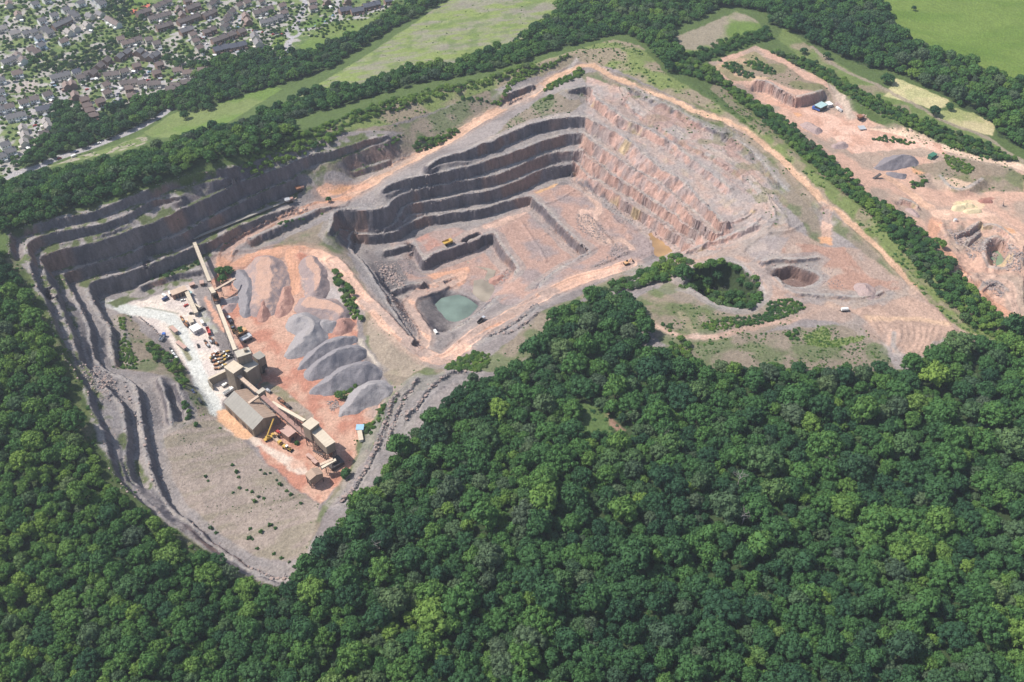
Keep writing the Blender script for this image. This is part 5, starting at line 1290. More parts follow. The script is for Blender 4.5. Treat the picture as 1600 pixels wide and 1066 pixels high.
for A, sm, lip in CRESTS:
    P = densify(smooth_line(A, sm), 1.0)
    keep = g.random(len(P)) < .5 * np.clip(P[:, 3] / 8, .2, 1)
    d = np.gradient(P[:, :2], axis=0); d /= np.linalg.norm(d, axis=1)[:, None] + 1e-9
    nr = np.stack([d[:, 1], -d[:, 0]], 1)
    o = -g.uniform(-.5, 2.2, len(P))[:, None]
    Q_ = (P[:, :2] + nr * o)[keep]; rubble(Q_[:, 0], Q_[:, 1], .25, .95)
    keep = g.random(len(P)) < .55 * np.clip(P[:, 3] / 10, .1, 1)
    o = (P[:, 3] * P[:, 4])[:, None] + g.uniform(.2, 3.5, len(P))[:, None]
    Q_ = (P[:, :2] + nr * o)[keep]; rubble(Q_[:, 0], Q_[:, 1], .2, .8)
for P_r in (px('N',1000,150,950,240,900,275,860,380,830,460,800,560,770,660), px('N',860,250,810,310,790,400,750,520,710,640,640,790,540,960,440,1060), px('N',1421,100,1250,95,1150,180,1070,250,1020,340,950,400,915,440), px('M',900,880,1000,930,1130,980,1260,905), px('I',1421,330,1250,470,1100,560,960,620), px('I',1421,405,1280,520,1180,590,1040,610)):
    Q_ = densify(smooth_line(wpoly(P_r), 2), .45) + g.normal(size=(1, 2)) * .1
    Q_ = Q_ + g.normal(size=Q_.shape) * .8
    rubble(Q_[:, 0], Q_[:, 1], .35, 1.5, 2)
for P, n, a, b in [(px('C',420,690,540,680,640,800,660,880,560,860,450,800), 420, .3, 1.5), (px('I',920,110,1010,90,1150,0,1190,20,1130,120,1060,160,980,140), 260, .3, 1.2), (px('C',380,650,700,600,740,760,620,900,480,900), 500, .2, .9),
                   (px('F',0,560,120,560,200,640,350,790,280,840,120,760,0,700), 450, .2, 1.0), (px('F',240,430,420,500,560,640,440,660,330,580), 350, .2, .9), (px('F',360,830,480,880,460,950,330,1000,200,1060,150,1040,300,950), 300, .3, 1.1),
                   (px('K',370,780,560,770,700,900,740,1000,560,1000,420,900), 170, .3, 1.1), (px('L',60,0,250,20,330,160,250,300,120,250,40,120), 150, .3, 1.1), (px('H',560,640,700,560,900,640,1300,700,1421,900,1200,860,1190,760,1000,680,760,690), 300, .2, .9),
                   (px('W',640,640,960,580,1000,640,900,760,760,800), 300, .3, 1.2), (px('W',820,840,1020,720,1290,780,1421,900,1380,1066,1230,1060,1260,900,1050,850,900,960), 600, .3, 1.3), (px('r',1000,390,1150,380,1250,480,1200,560,1060,480), 200, .3, 1.1),
                   (px('I',0,230,100,400,200,540,290,660,360,700,330,560,230,400,120,230), 350, .2, 1.1), (px('q',1090,240,1200,230,1240,300,1150,350), 90, .3, 1.1), (px('A',600,500,660,470,800,380,780,370,640,470), 90, .3, .9)]:
    rubble_zone(P, n * 3, a, b)
scatter_object('rubble', rk_pts, kit_rock, 'loose limestone rubble along bench edges and blast piles')
seq = densify(np.array(px('K',935,330,1000,385,1060,430,1120,500)), 3.4)
for k, (u, v) in enumerate(seq):
    x, y, z = at1(u, v)
    o = link('boulder', ROCKS[k % 3], None, (x, y, z + .3)); s = [1.0, .8, 1.2][k % 3]; o.scale = (s, s, s); o.rotation_euler = (0, 0, k * 1.7)
    tag(o, 'edge boulder lining the pale yard, %s from its upper end' % ordw(k), 'boulder', 'boulders lining the pale yard edge')
seq = px('L',385,105,395,150,405,190,425,240,435,265,445,295,480,390,488,420,500,465,506,490,575,690,582,730,590,770,612,860,620,900,628,960,640,1010)
for k, (u, v) in enumerate(seq):
    x, y, z = at1(u, v)
    o = link('boulder', ROCKS[k % 3], None, (x, y, z + .4)); s = [1.3, 1.0, 1.5, .9][k % 4]; o.scale = (s, s * .9, s * .9); o.rotation_euler = (0, 0, k * 2.3)
    tag(o, 'pale block on the long left rock rib, %s counting down from the top' % ordw(k), 'boulder', 'pale blocks in a line on the long left rib')

# ---------------------------------------------------------------- stockpiles
def gravel_mat(name, side, top):
    m, nt, b = new_mat(name); L = nt.links.new
    ge = node(nt, 'ShaderNodeNewGeometry'); sp = node(nt, 'ShaderNodeSeparateXYZ'); L(ge.outputs['True Normal'], sp.inputs[0])
    nz = node(nt, 'ShaderNodeTexNoise'); nz.inputs['Scale'].default_value = .22; nz.inputs['Detail'].default_value = 6; L(ge.outputs['Position'], nz.inputs['Vector'])
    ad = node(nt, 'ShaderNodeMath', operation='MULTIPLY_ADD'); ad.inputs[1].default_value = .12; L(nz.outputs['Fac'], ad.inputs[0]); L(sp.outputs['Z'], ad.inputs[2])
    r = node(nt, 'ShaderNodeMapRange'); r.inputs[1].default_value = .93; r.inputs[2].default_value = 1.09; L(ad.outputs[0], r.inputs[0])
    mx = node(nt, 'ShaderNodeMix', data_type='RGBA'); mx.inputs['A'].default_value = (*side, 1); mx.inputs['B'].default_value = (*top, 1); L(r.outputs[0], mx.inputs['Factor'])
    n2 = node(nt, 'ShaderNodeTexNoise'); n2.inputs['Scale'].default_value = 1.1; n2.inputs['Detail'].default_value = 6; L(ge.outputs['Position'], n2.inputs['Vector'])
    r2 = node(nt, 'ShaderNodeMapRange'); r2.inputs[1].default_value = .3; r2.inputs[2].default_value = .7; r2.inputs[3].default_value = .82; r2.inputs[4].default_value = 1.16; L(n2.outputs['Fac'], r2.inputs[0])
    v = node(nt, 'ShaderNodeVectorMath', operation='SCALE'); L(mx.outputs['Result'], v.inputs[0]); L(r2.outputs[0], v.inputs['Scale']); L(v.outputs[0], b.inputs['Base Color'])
    bu = node(nt, 'ShaderNodeBump'); bu.inputs['Strength'].default_value = .35; bu.inputs['Distance'].default_value = .6; L(n2.outputs['Fac'], bu.inputs['Height']); L(bu.outputs[0], b.inputs['Normal'])
    return m
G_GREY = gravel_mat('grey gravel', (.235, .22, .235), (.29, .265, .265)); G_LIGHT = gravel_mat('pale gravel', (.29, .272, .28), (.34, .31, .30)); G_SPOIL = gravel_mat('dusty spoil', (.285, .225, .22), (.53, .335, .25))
G_RED = gravel_mat('red spoil', (.35, .195, .16), (.46, .28, .22)); G_DARK = gravel_mat('dark chippings', (.205, .185, .20), (.24, .215, .22)); G_SAND = gravel_mat('yellow sand', (.60, .50, .32), (.62, .52, .34)); G_PINK = gravel_mat('pink scalpings', (.345, .26, .25), (.42, .31, .27))

def heap(label, ridge, hs, mat, clip=None, deg=35, ground_z=None, seed=0, fret=.6):
    u, v = np.array(ridge).T
    hs = np.asarray(hs, float)
    gz = float(np.mean([at1(a, b)[2] for a, b in ridge])) if ground_z is None else ground_z
    top = np.minimum(hs, clip) if clip else hs
    x, y = unproj(u, v, gz + top)
    R = densify(smooth_line(np.stack([x, y, hs], 1), 2), 1.5); tn = math.tan(math.radians(deg))
    mg = hs.max() / tn + 3
    xs = np.arange(R[:, 0].min() - mg, R[:, 0].max() + mg, 1.1); ys = np.arange(R[:, 1].min() - mg, R[:, 1].max() + mg, 1.1)
    X, Y = np.meshgrid(xs, ys); nx_ = fbm(X, Y, 9, 300 + seed, 3) - .5; ny_ = fbm(X, Y, 9, 320 + seed, 3) - .5
    Hh = np.full(X.shape, -9.0)
    for a in R: Hh = np.maximum(Hh, a[2] - tn * np.sqrt((X + nx_ * 5.0 - a[0]) ** 2 + (Y + ny_ * 5.0 - a[1]) ** 2 + .05))
    if clip: Hh = np.minimum(Hh, clip + (fbm(X, Y, 5, 340 + seed, 2) - .5) * .8)
    Zh = gz + Hh + (fbm(X, Y, 3.5, 360 + seed, 3) - .5) * fret
    gr = hz(X, Y); keep = Zh > gr - .9
    kf = keep[:-1, :-1] & keep[1:, :-1] & keep[:-1, 1:] & keep[1:, 1:]
    id_ = -np.ones(X.shape, int); use = np.zeros(X.shape, bool)
    for a, b in ((0, 0), (1, 0), (0, 1), (1, 1)): use[a:a + kf.shape[0], b:b + kf.shape[1]] |= kf
    id_[use] = np.arange(use.sum())
    c0 = (float(R[:, 0].mean()), float(R[:, 1].mean()), gz)
    V = np.stack([X[use] - c0[0], Y[use] - c0[1], np.maximum(Zh, gr - .9)[use] - gz], 1)
    j, i = np.nonzero(kf); F = np.stack([id_[j, i], id_[j, i + 1], id_[j + 1, i + 1], id_[j + 1, i]], 1)
    m = bpy.data.meshes.new('stockpile'); m.from_pydata(V.tolist(), [], F.tolist()); m.materials.append(mat); m.update()
    return tag(link('stockpile', m, None, c0), label, 'stockpile')
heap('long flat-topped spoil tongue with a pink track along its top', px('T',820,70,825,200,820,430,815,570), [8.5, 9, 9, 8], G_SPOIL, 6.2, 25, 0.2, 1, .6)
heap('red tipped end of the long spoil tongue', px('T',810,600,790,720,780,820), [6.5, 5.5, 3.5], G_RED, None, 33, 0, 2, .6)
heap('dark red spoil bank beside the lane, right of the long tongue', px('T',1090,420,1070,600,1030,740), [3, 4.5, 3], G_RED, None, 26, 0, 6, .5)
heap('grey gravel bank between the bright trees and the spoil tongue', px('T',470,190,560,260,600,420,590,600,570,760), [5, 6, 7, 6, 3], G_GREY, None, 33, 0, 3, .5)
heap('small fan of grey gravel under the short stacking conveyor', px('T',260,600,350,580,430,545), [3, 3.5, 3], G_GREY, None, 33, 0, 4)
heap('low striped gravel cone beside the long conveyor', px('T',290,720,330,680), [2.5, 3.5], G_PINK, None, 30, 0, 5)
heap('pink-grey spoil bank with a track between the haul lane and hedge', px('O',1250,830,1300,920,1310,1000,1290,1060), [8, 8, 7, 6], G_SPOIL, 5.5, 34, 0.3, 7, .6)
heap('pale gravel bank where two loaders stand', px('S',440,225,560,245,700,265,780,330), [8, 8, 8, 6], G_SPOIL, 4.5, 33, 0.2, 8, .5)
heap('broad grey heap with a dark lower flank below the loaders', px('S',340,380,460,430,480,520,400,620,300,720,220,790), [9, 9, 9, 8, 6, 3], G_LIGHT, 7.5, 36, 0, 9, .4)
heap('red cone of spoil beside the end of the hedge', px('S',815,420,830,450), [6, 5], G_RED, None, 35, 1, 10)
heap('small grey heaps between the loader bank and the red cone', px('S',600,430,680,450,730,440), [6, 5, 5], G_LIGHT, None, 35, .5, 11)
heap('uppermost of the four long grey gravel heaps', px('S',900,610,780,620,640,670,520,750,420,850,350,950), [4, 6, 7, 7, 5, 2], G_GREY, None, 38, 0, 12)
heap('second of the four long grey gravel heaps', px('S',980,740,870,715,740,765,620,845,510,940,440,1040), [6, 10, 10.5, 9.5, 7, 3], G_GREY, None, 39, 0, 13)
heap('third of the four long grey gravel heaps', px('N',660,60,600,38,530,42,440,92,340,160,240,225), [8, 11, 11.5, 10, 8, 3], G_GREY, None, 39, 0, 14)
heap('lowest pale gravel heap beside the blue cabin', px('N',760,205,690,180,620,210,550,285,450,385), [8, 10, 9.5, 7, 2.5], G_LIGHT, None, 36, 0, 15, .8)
heap('big dark grey chipping pile in the right-hand quarry', px('Q',575,860,510,855,430,900,330,950), [6.5, 7.5, 6, 3], G_DARK, None, 33, None, 16)
heap('low grey pile in front of the big dark chipping pile', px('Q',430,985,520,1000), [3, 3], G_DARK, None, 30, None, 17)
heap('pinkish rubble pile behind the wooded hedge of the right-hand quarry', px('X',540,780,620,830), [4.5, 4], G_PINK, None, 30, None, 18, .8)
heap('grey pile beside the rusty conveyor in the right-hand quarry', px('G',1340,450,1400,430), [4, 3.5], G_PINK, None, 30, None, 19, .8)
heap('left heap of the yellow sand row', px('W',740,400,790,390), [3, 3], G_SAND, None, 34, None, 20, .8)
heap('middle heap of the yellow sand row', px('W',850,375,900,385), [3.5, 3], G_SAND, None, 34, None, 21, .8)
heap('right heap of the yellow sand row', px('W',860,430,960,420), [2.5, 2.5], G_SAND, None, 34, None, 22, .8)
heap('small dark red heap beyond the yellow sand', px('W',1010,335,1080,330), [3, 3], gravel_mat('red sand', (.33, .16, .13), (.36, .18, .14)), None, 33, None, 23)
heap('pale low pile under the dark bank in the right-hand quarry', px('W',280,430,340,480), [3, 3], G_PINK, None, 28, None, 24)
heap('small red pile of rock in the pit floor beside the wet ground', px('I',1000,100,1090,60), [2.5, 2.5], G_RED, None, 28, None, 25, 1.2)
heap('round pink-grey rubble heap on the plateau right of the dry pit', px('t',680,110,700,150), [3.5, 3], G_PINK, None, 25, None, 26, .8)
print('heaps', round(time.time() - T0, 1))
# ---------------------------------------------------------------- stone-works plant
M_TAN = flatmat('dusty sheeting', (.29, .24, .19), .75, .25, 0, .14, .25, (4, 4, .15)); M_TAN2 = flatmat('dusty roof sheets', (.47, .42, .345), .7, .25, 0, .10, .3)
M_GROOF = flatmat('grey roof sheets', (.30, .28, .25), .7, .25, 0, .08, .3); M_BROOF = flatmat('dust-brown roof', (.40, .29, .22), .8, .2, 0, .12, .3)
M_CREAM = flatmat('cream roof', (.56, .48, .375), .7, .25, 0, .08, .3); M_PINKR = flatmat('pink roof', (.48, .32, .27), .75, .2, 0, .1, .4); M_BELT = flatmat('conveyor cover', (.52, .40, .31), .7, .2, 0, .12, .3)
M_REDB = flatmat('red-brown gallery', (.40, .245, .205), .8, .2, 0, .12, .3); M_STEEL = flatmat('dark steel', (.085, .075, .075), .6, .3, .3, .2, 1.0); M_RUST = flatmat('rust', (.26, .125, .075), .85, .15, 0, .25, 1.0)
M_CONCR = flatmat('concrete', (.42, .39, .36), .9, .15, 0, .15, .5); M_WHITE = flatmat('white paint', (.78, .77, .74), .5, .4, 0, .06, 1.0); M_GLASS = flatmat('dark glass', (.025, .03, .036), .12, .5, 0, .1, 1.0)
M_TYRE = flatmat('rubber', (.03, .028, .027), .9, .1, 0, .2, 2.0); M_YEL = flatmat('yellow paint', (.52, .34, .08), .55, .35, 0, .12, 1.5); M_ORG = flatmat('orange-tan paint', (.58, .34, .17), .6, .3, 0, .15, 1.5)
M_BLUE = flatmat('blue paint', (.05, .14, .46), .4, .5, 0, .08, 1.5); M_LBLUE = flatmat('pale blue paint', (.28, .47, .62), .5, .4, 0, .08, 1.0); M_RED = flatmat('red paint', (.45, .06, .05), .45, .45, 0, .1, 1.5)
M_SILV = flatmat('silver paint', (.50, .51, .53), .35, .5, .2, .06, 1.5); M_BLACK = flatmat('black paint', (.03, .032, .036), .35, .5, 0, .1, 1.5); M_GREEN = flatmat('green paint', (.05, .17, .11), .5, .4, 0, .1, 1.0)
M_NAVY = flatmat('navy paint', (.04, .06, .14), .35, .5, 0, .1, 1.0); M_TEAL = flatmat('teal sheets', (.36, .50, .50), .6, .3, 0, .1, .6); M_WALLC = flatmat('cabin wall', (.30, .19, .15), .8, .2, 0, .1, .8)

def frame(a, b, c, z):
    """base rectangle of a building from three roof corners (a-b along, c on the far side) seen at height z"""
    (xa, xb, xc), (ya, yb, yc) = unproj([a[0], b[0], c[0]], [a[1], b[1], c[1]], [z, z, z])
    ux, uy = xb - xa, yb - ya; Ln = math.hypot(ux, uy); ux, uy = ux / Ln, uy / Ln
    W = (xc - xa) * -uy + (yc - ya) * ux
    cx = xa + ux * Ln / 2 - uy * W / 2; cy = ya + uy * Ln / 2 + ux * W / 2
    return cx, cy, math.atan2(uy, ux), Ln / 2, abs(W) / 2

def ribs(mb, x0, y, z0, z1, x1, side, n, d=.12, w=.22):
    for k in range(n):
        x = x0 + (x1 - x0) * (k + .5) / n
        mb.box(x - w / 2, min(y, y + side * d), z0, x + w / 2, max(y, y + side * d), z1)

def hall(name, label, cat, P, z, rise=0.0, wall=None, roof=None, roof2=None, z0=0.0, base=None, doors=(), ribn=10, over=.35, rib_roof=True):
    """sheeted building: wall, roof with standing ribs, doors; z is the eave height above its ground"""
    gz = at1(*P[0])[2] if base is None else base
    cx, cy, rz, hl, hw = frame(P[0], P[1], P[2], gz + z)
    t = thing(name, label, cat, (cx, cy, gz), rz)
    w = MB(); b0 = z0 - (.8 if z0 == 0 else 0)
    if rise > 0:
        w.add([(-hl,-hw,b0),(-hl,hw,b0),(-hl,hw,z),(-hl,0,z+rise),(-hl,-hw,z),(hl,-hw,b0),(hl,hw,b0),(hl,hw,z),(hl,0,z+rise),(hl,-hw,z)],
              [(0,4,3,2,1),(5,6,7,8,9),(0,5,9,4),(1,2,7,6)])
    else:
        w.box(-hl, -hw, b0, hl, hw, z)
    ribs(w, -hl, -hw, max(b0, 0.1), z - .1, hl, -1, ribn); ribs(w, -hl, hw, max(b0, 0.1), z - .1, hl, 1, ribn)
    for k in range(max(3, int(ribn * hw / hl))):
        y = -hw + 2 * hw * (k + .5) / max(3, int(ribn * hw / hl))
        w.box(hl, y - .11, max(b0, .1), hl + .1, y + .11, z - .1); w.box(-hl - .1, y - .11, max(b0, .1), -hl, y + .11, z - .1)
    w.build('wall', wall or M_TAN, t)
    for s_, mt in ((-1, roof or M_TAN2), (1, roof2 or roof or M_TAN2)):
        r = MB(); e = hw + over; dz = rise * e / hw if rise else 0
        zr, ze = z + rise + .05, z + rise - dz + .05
        y0, y1 = (0, s_ * e)
        V = [(-hl-over,y0,zr),(hl+over,y0,zr),(hl+over,y1,ze),(-hl-over,y1,ze)]
        V += [(a, b_, c + .18) for a, b_, c in V]
        F = [(0,1,2,3),(7,6,5,4),(0,4,5,1),(1,5,6,2),(2,6,7,3),(3,7,4,0)]
        if s_ < 0: F = [f[::-1] for f in F]
        r.add(V, F)
        if rib_roof:
            nn = max(4, int(hl / 1.3))
            for k in range(nn):
                x = -hl + 2 * hl * (k + .5) / nn
                r.bar((x, y0, zr + .2), (x, y1, ze + .2), .16, .1)
        r.build('roof', mt, t)
        if rise == 0: pass
    for (x0, x1, h, sd) in doors:
        MB().box(x0 * hl, sd * hw - .13, .05, x1 * hl, sd * hw + .13, h).build('door', M_STEEL, t)
    return t, hl, hw

def legs(t, xs, ys, z0, z1, w=.35, mat=None, brace=True):
    for x in xs:
        for y in ys: MB().box(x - w / 2, y - w / 2, z0, x + w / 2, y + w / 2, z1).build('leg', mat or M_STEEL, t)
    if brace:
        b = MB()
        for a, c in zip(xs[:-1], xs[1:]):
            for y in ys: b.bar((a, y, z0 + .5), (c, y, z1 - .3), .18); b.bar((c, y, z0 + .5), (a, y, z1 - .3), .18)
        for x in xs: b.bar((x, ys[0], z0 + .5), (x, ys[-1], z1 - .3), .18)
        b.build('bracing', mat or M_STEEL, t)

Q_ = lambda *s: px('q', *s); P_ = lambda *s: px('p', *s)
hall('storage_shed', 'long grey-roofed storage shed with a brown dusty side roof', 'shed', Q_(65,250,355,525,290,110), 8, 4.5, M_TAN, M_GROOF, M_BROOF, base=0, doors=[(-.8,-.55,4.5,-1),(-.3,-.05,4.5,-1),(.2,.45,4.5,-1),(.62,.9,4.5,-1)], ribn=22)
t, hl, hw = hall('crushing_house', 'tallest ribbed tan crushing house at the foot of the long conveyor', 'plant building', P_(505,488,655,440,450,432), 26, 0, M_TAN, M_TAN2, base=0, ribn=7)
MB().box(-hl * .5, -hw - .2, 0.1, -hl * .1, -hw + .1, 5).build('door', M_STEEL, t); MB().box(hl * .2, -hw * .3, 26.2, hl * .7, hw * .3, 28.4).build('roof_cabin', M_TAN, t)
t, hl, hw = hall('bin_house', 'mid-height plant building with an open bay, right of the tallest tower', 'plant building', P_(735,515,812,470,690,455), 15, 0, M_TAN, M_GROOF, base=0, ribn=6)
MB().box(-hl * .5, -hw - .3, .1, hl * .8, -hw + .1, 7).build('open_bay', M_STEEL, t); MB().cyl((hl * .3, -hw - 1.5, 0), (hl * .3, -hw - 1.5, 4), 1.4, 1.2, 12).build('chute', M_PINKR, t)
hall('crushing_annex', 'ribbed middle block joining the two tall tan towers', 'plant building', P_(610,650,735,565,560,520), 17, 0, M_TAN, M_TAN2, base=0, ribn=8)
t, hl, hw = hall('screen_tower', 'square cream-roofed tower beside the parked machinery rows', 'plant building', P_(460,665,565,592,378,583), 19, 0, M_TAN, M_CREAM, base=0, ribn=6)
MB().box(-hl * .3, -hw - .2, .1, hl * .3, -hw + .1, 4.5).build('door', M_STEEL, t)
(xa, ya), (xb, yb) = [np.array(unproj(*p, 7.0)) for p in P_(185,725,378,632)]
t = thing('loading_wall', 'low tan screen wall and bay beside the pale road', 'wall', ((xa + xb) / 2, (ya + yb) / 2, 0), math.atan2(yb - ya, xb - xa)); hl = math.hypot(xb - xa, yb - ya) / 2
MB().box(-hl, -.8, -.5, hl, .8, 7).build('wall', M_TAN, t); MB().box(-hl - .2, -1, 7.05, hl + .2, 1, 7.3).build('coping', M_CREAM, t); MB().box(-hl - .8, -6, -.5, -hl - .1, .8, 5.5).build('end_wall', M_TAN, t)
t, hl, hw = hall('transfer_tower', 'small square transfer tower where two conveyors meet behind the storage shed', 'tower', P_(742,893,812,845,716,872), 15, 0, M_TAN, M_TAN2, z0=9, base=0, ribn=4)
legs(t, [-hl + .3, hl - .3], [-hw + .3, hw - .3], -.5, 9)
t, hl, hw = hall('screening_house', 'tall cream-roofed screening house at the head of the light conveyor', 'plant building', Q_(932,528,1022,458,866,468), 22, 0, M_TAN, M_CREAM, z0=10, base=0, ribn=6)
legs(t, [-hl + .3, 0, hl - .3], [-hw + .3, hw - .3], -.5, 10)
t, hl, hw = hall('grading_house', 'long cream-roofed grading house on steel legs above dark bins', 'plant building', Q_(940,545,1095,702,1020,488), 18, 0, M_TAN, M_CREAM, z0=10, base=0, ribn=12)
legs(t, list(np.linspace(-hl + .4, hl - .4, 6)), [-hw + .3, hw - .3], -.5, 10)
for k in range(4):
    x = -hl + hl * 2 * (k + .5) / 4
    MB().cyl((x, 0, 3.5), (x, 0, 10), .9, min(hw * .85, hl / 4.6), 8).build('hopper_bin', M_RUST, t)
s = MB()
for k in range(14): s.box(-hl + k * 1.1, -hw - 2.2, k * .62, -hl + k * 1.1 + 1.0, -hw - 1.2, k * .62 + .1)
s.bar((-hl, -hw - 1.2, 1), (-hl + 15, -hw - 1.2, 9.7), .12, .12).build('stair', M_STEEL, t)
MB().box(hl - 1, -hw - 2, -.3, hl + 7, hw + 1, 3.2).box(hl + 1, -hw, 3.2, hl + 5, hw - 2, 5.5).build('discharge_bin', M_STEEL, t)
hall('pink_shed', 'small pink-roofed shed in the middle of the red yard', 'shed', Q_(715,600,790,545,640,530), 6, 0, M_WALLC, M_PINKR, base=0, ribn=6, doors=[(-.5,.2,3,-1)])
t, hl, hw = hall('loading_hopper', 'brown gabled loading hopper at the tip of the yard', 'plant building', Q_(885,975,932,1035,990,880), 9, 1.8, M_TAN, M_BROOF, z0=4.5, base=0, ribn=6)
legs(t, [-hl + .3, 0, hl - .3], [-hw + .3, hw - .3], -.5, 4.5)
hall('pale_container', 'upper pink site container below the screening legs', 'container', Q_(893,782,950,826,915,765), 2.8, 0, M_WALLC, M_PINKR, base=0, ribn=8, rib_roof=False)
hall('pale_container', 'lower pink site container below the screening legs', 'container', Q_(950,838,985,868,975,820), 2.8, 0, M_WALLC, M_PINKR, base=0, ribn=6, rib_roof=False)
A_ = lambda *s: px('a', *s)
hall('workshop', 'orange-brown roofed workshop under the lowest rock bench', 'workshop', A_(470,372,740,270,440,290), 5, 0, M_WALLC, M_BELT, base=0, ribn=12, doors=[(-.7,-.45,3.6,-1),(-.3,-.05,3.6,-1),(.1,.35,3.6,-1),(.5,.8,3.6,-1)])
hall('store_range', 'long narrow cream-roofed store along the back of the parking yard', 'shed', A_(700,315,872,702,760,296), 4, 0, M_CONCR, M_CREAM, base=0, ribn=16, doors=[(-.6,-.5,3,-1),(0,.1,3,-1),(.5,.6,3,-1)])
hall('site_office', 'white flat-roofed site office beside the parked trailers', 'office', A_(862,1045,1000,975,802,955), 4, 0, M_SILV, M_WHITE, base=0, ribn=6, doors=[(-.2,.0,2.2,-1)])
for k, (P, lab, m1, m2) in enumerate([(A_(800,195,880,165,772,160), 'pink-topped brown cabin left of the long conveyor foot', M_WALLC, M_PINKR), (A_(980,160,1040,150,945,110), 'second brown cabin nearest the long conveyor foot', M_WALLC, M_PINKR),
        (A_(970,600,985,590,892,480), 'cream container behind the long narrow store', M_CONCR, M_CREAM), (A_(1010,890,1040,880,955,848), 'small white cabin behind the site office', M_WHITE, M_WHITE), (A_(790,345,830,320,770,290), 'pale blue-grey cabin behind the workshop corner', M_SILV, M_TEAL),
        (A_(800,880,860,860,740,780), 'low cream block left of the site office', M_CONCR, M_CREAM)]):
    hall('site_cabin', lab, 'cabin', P, 2.9, 0, m1, m2, base=0, ribn=5, rib_roof=False, doors=[(-.2,.15,2.1,-1)])
K_ = lambda *s: px('K', *s)
hall('weighbridge_hut', 'brown hut at the head of the long verge by the pale road', 'hut', K_(1262,470,1290,455,1235,412), 2.8, 0, M_CONCR, M_PINKR, base=0, ribn=5, rib_roof=False, doors=[(-.2,.2,2,-1)])
hall('verge_store', 'small pale store halfway down the long verge by the pale road', 'hut', K_(1345,620,1370,605,1310,540), 2.8, 0, M_CONCR, M_PINKR, base=0, ribn=5, rib_roof=False, doors=[(-.2,.2,2,-1)])
N_ = lambda *s: px('N', *s)
hall('blue_cabin', 'blue-roofed white cabin at the foot of the lowest gravel heap', 'cabin', N_(552,528,602,528,552,492), 3, 0, M_WHITE, M_LBLUE, base=0.5, ribn=5, rib_roof=False, doors=[(-.2,.1,2,-1)])
hall('yard_container', 'cream container next to the blue-roofed cabin', 'container', N_(575,605,602,600,558,540), 2.8, 0, M_WHITE, M_CREAM, base=0.5, ribn=5, rib_roof=False)
X_ = lambda *s: px('X', *s)
hall('quarry_shed', 'teal-roofed open shed behind the blue lorry in the right-hand quarry', 'shed', X_(660,640,730,605,640,590), 4.5, 0, M_STEEL, M_TEAL, ribn=6)
hall('quarry_cabin', 'pale grey cabin right of the teal-roofed shed', 'cabin', X_(745,610,785,600,735,575), 3, 0, M_SILV, M_WHITE, ribn=4, rib_roof=False)
hall('green_container', 'dark green container beside the big dark chipping pile', 'container', px('Q',740,878,778,858,728,855), 3, 0, M_GREEN, M_GREEN, ribn=6, rib_roof=False)
hall('blue_shelter', 'tiny pale blue shelter among the trees of the lower wood', 'shelter', px('P',949,541,957,539,949,537), 3, 0, M_WHITE, M_LBLUE, ribn=3, rib_roof=False)
hall('slab_store', 'flat grey slab store by the rusty machine in the right-hand quarry', 'store', X_(1060,855,1120,850,1060,820), 1.2, 0, M_CONCR, M_SILV, ribn=3, rib_roof=False)

def conveyor(label, p0, z0, p1, z1, w=2.4, h=2.0, cover=None, nleg=4, open_=False):
    """covered belt on trestles from photo point p0 at height z0 to p1 at height z1"""
    a = np.array([*unproj(*p0, z0), z0]); b = np.array([*unproj(*p1, z1), z1]); g0 = float(min(hz(a[0], a[1]), hz(b[0], b[1])))
    t = thing('conveyor', label, 'conveyor', (a[0], a[1], g0), 0)
    o = np.array([a[0], a[1], g0]); A, B = Vector(a - o), Vector(b - o)
    d = (B - A).normalized(); up = Vector((0, 0, 1)); r = d.cross(up).normalized()
    MB().bar(A, B, w, h * .55).build('gallery', M_STEEL if open_ else M_REDB if cover is M_REDB else M_TAN, t)
    c = MB(); c.bar(A + up * h * .42, B + up * h * .42, w + .3, .3)
    L_ = (B - A).length
    for k in range(int(L_ / 3)): q = A + d * (k * 3 + 1) + up * (h * .42 + .17); c.bar(q - r * (w / 2 + .15), q + r * (w / 2 + .15), .2, .12)
    c.build('cover', cover or M_BELT, t)
    MB().bar(A + r * (w / 2 + .35) + up * .2, B + r * (w / 2 + .35) + up * .2, .5, .08).build('walkway', M_STEEL, t)
    for k in range(nleg):
        q = A + (B - A) * ((k + .6) / (nleg + .2)); gq = float(hz(q.x + o[0], q.y + o[1])) - g0
        if q.z - gq < 1.6: continue
        m = MB()
        for s_ in (-1, 1): m.bar(q + r * s_ * w * .4 - up * h * .3, Vector((q.x, q.y, gq - .3)) + r * s_ * w * .75, .28)
        m.bar(q + r * w * .5 - up * (q.z - gq) * .5, q - r * w * .5 - up * (q.z - gq) * .5, .2); m.build('leg', M_STEEL, t)
    MB().cyl(A - r * (w / 2 + .1), A + r * (w / 2 + .1), .55, None, 10).build('drum', M_STEEL, t)
    return t
conveyor('dark belt conveyor running along the rock bench to the crusher', px('O',388,680)[0], 16.0, px('O',1080,402)[0], 14.6, 2.6, 1.8, M_GROOF, 0)
conveyor('cream covered conveyor dropping from the bench corner to the yard', px('O',398,712)[0], 16.0, A_(1158,122)[0], 9.0, 2.6, 2.2, M_CREAM, 4)
conveyor('short cream gallery between the dropping conveyor and the steel transfer frame', A_(1172,240)[0], 9.0, A_(1238,345)[0], 10.0, 3.2, 2.4, M_CREAM, 1)
conveyor('longest cream covered conveyor climbing to the tallest tower', px('T',183,690)[0], 5.0, P_(480,412)[0], 25.0, 2.6, 2.2, M_CREAM, 6)
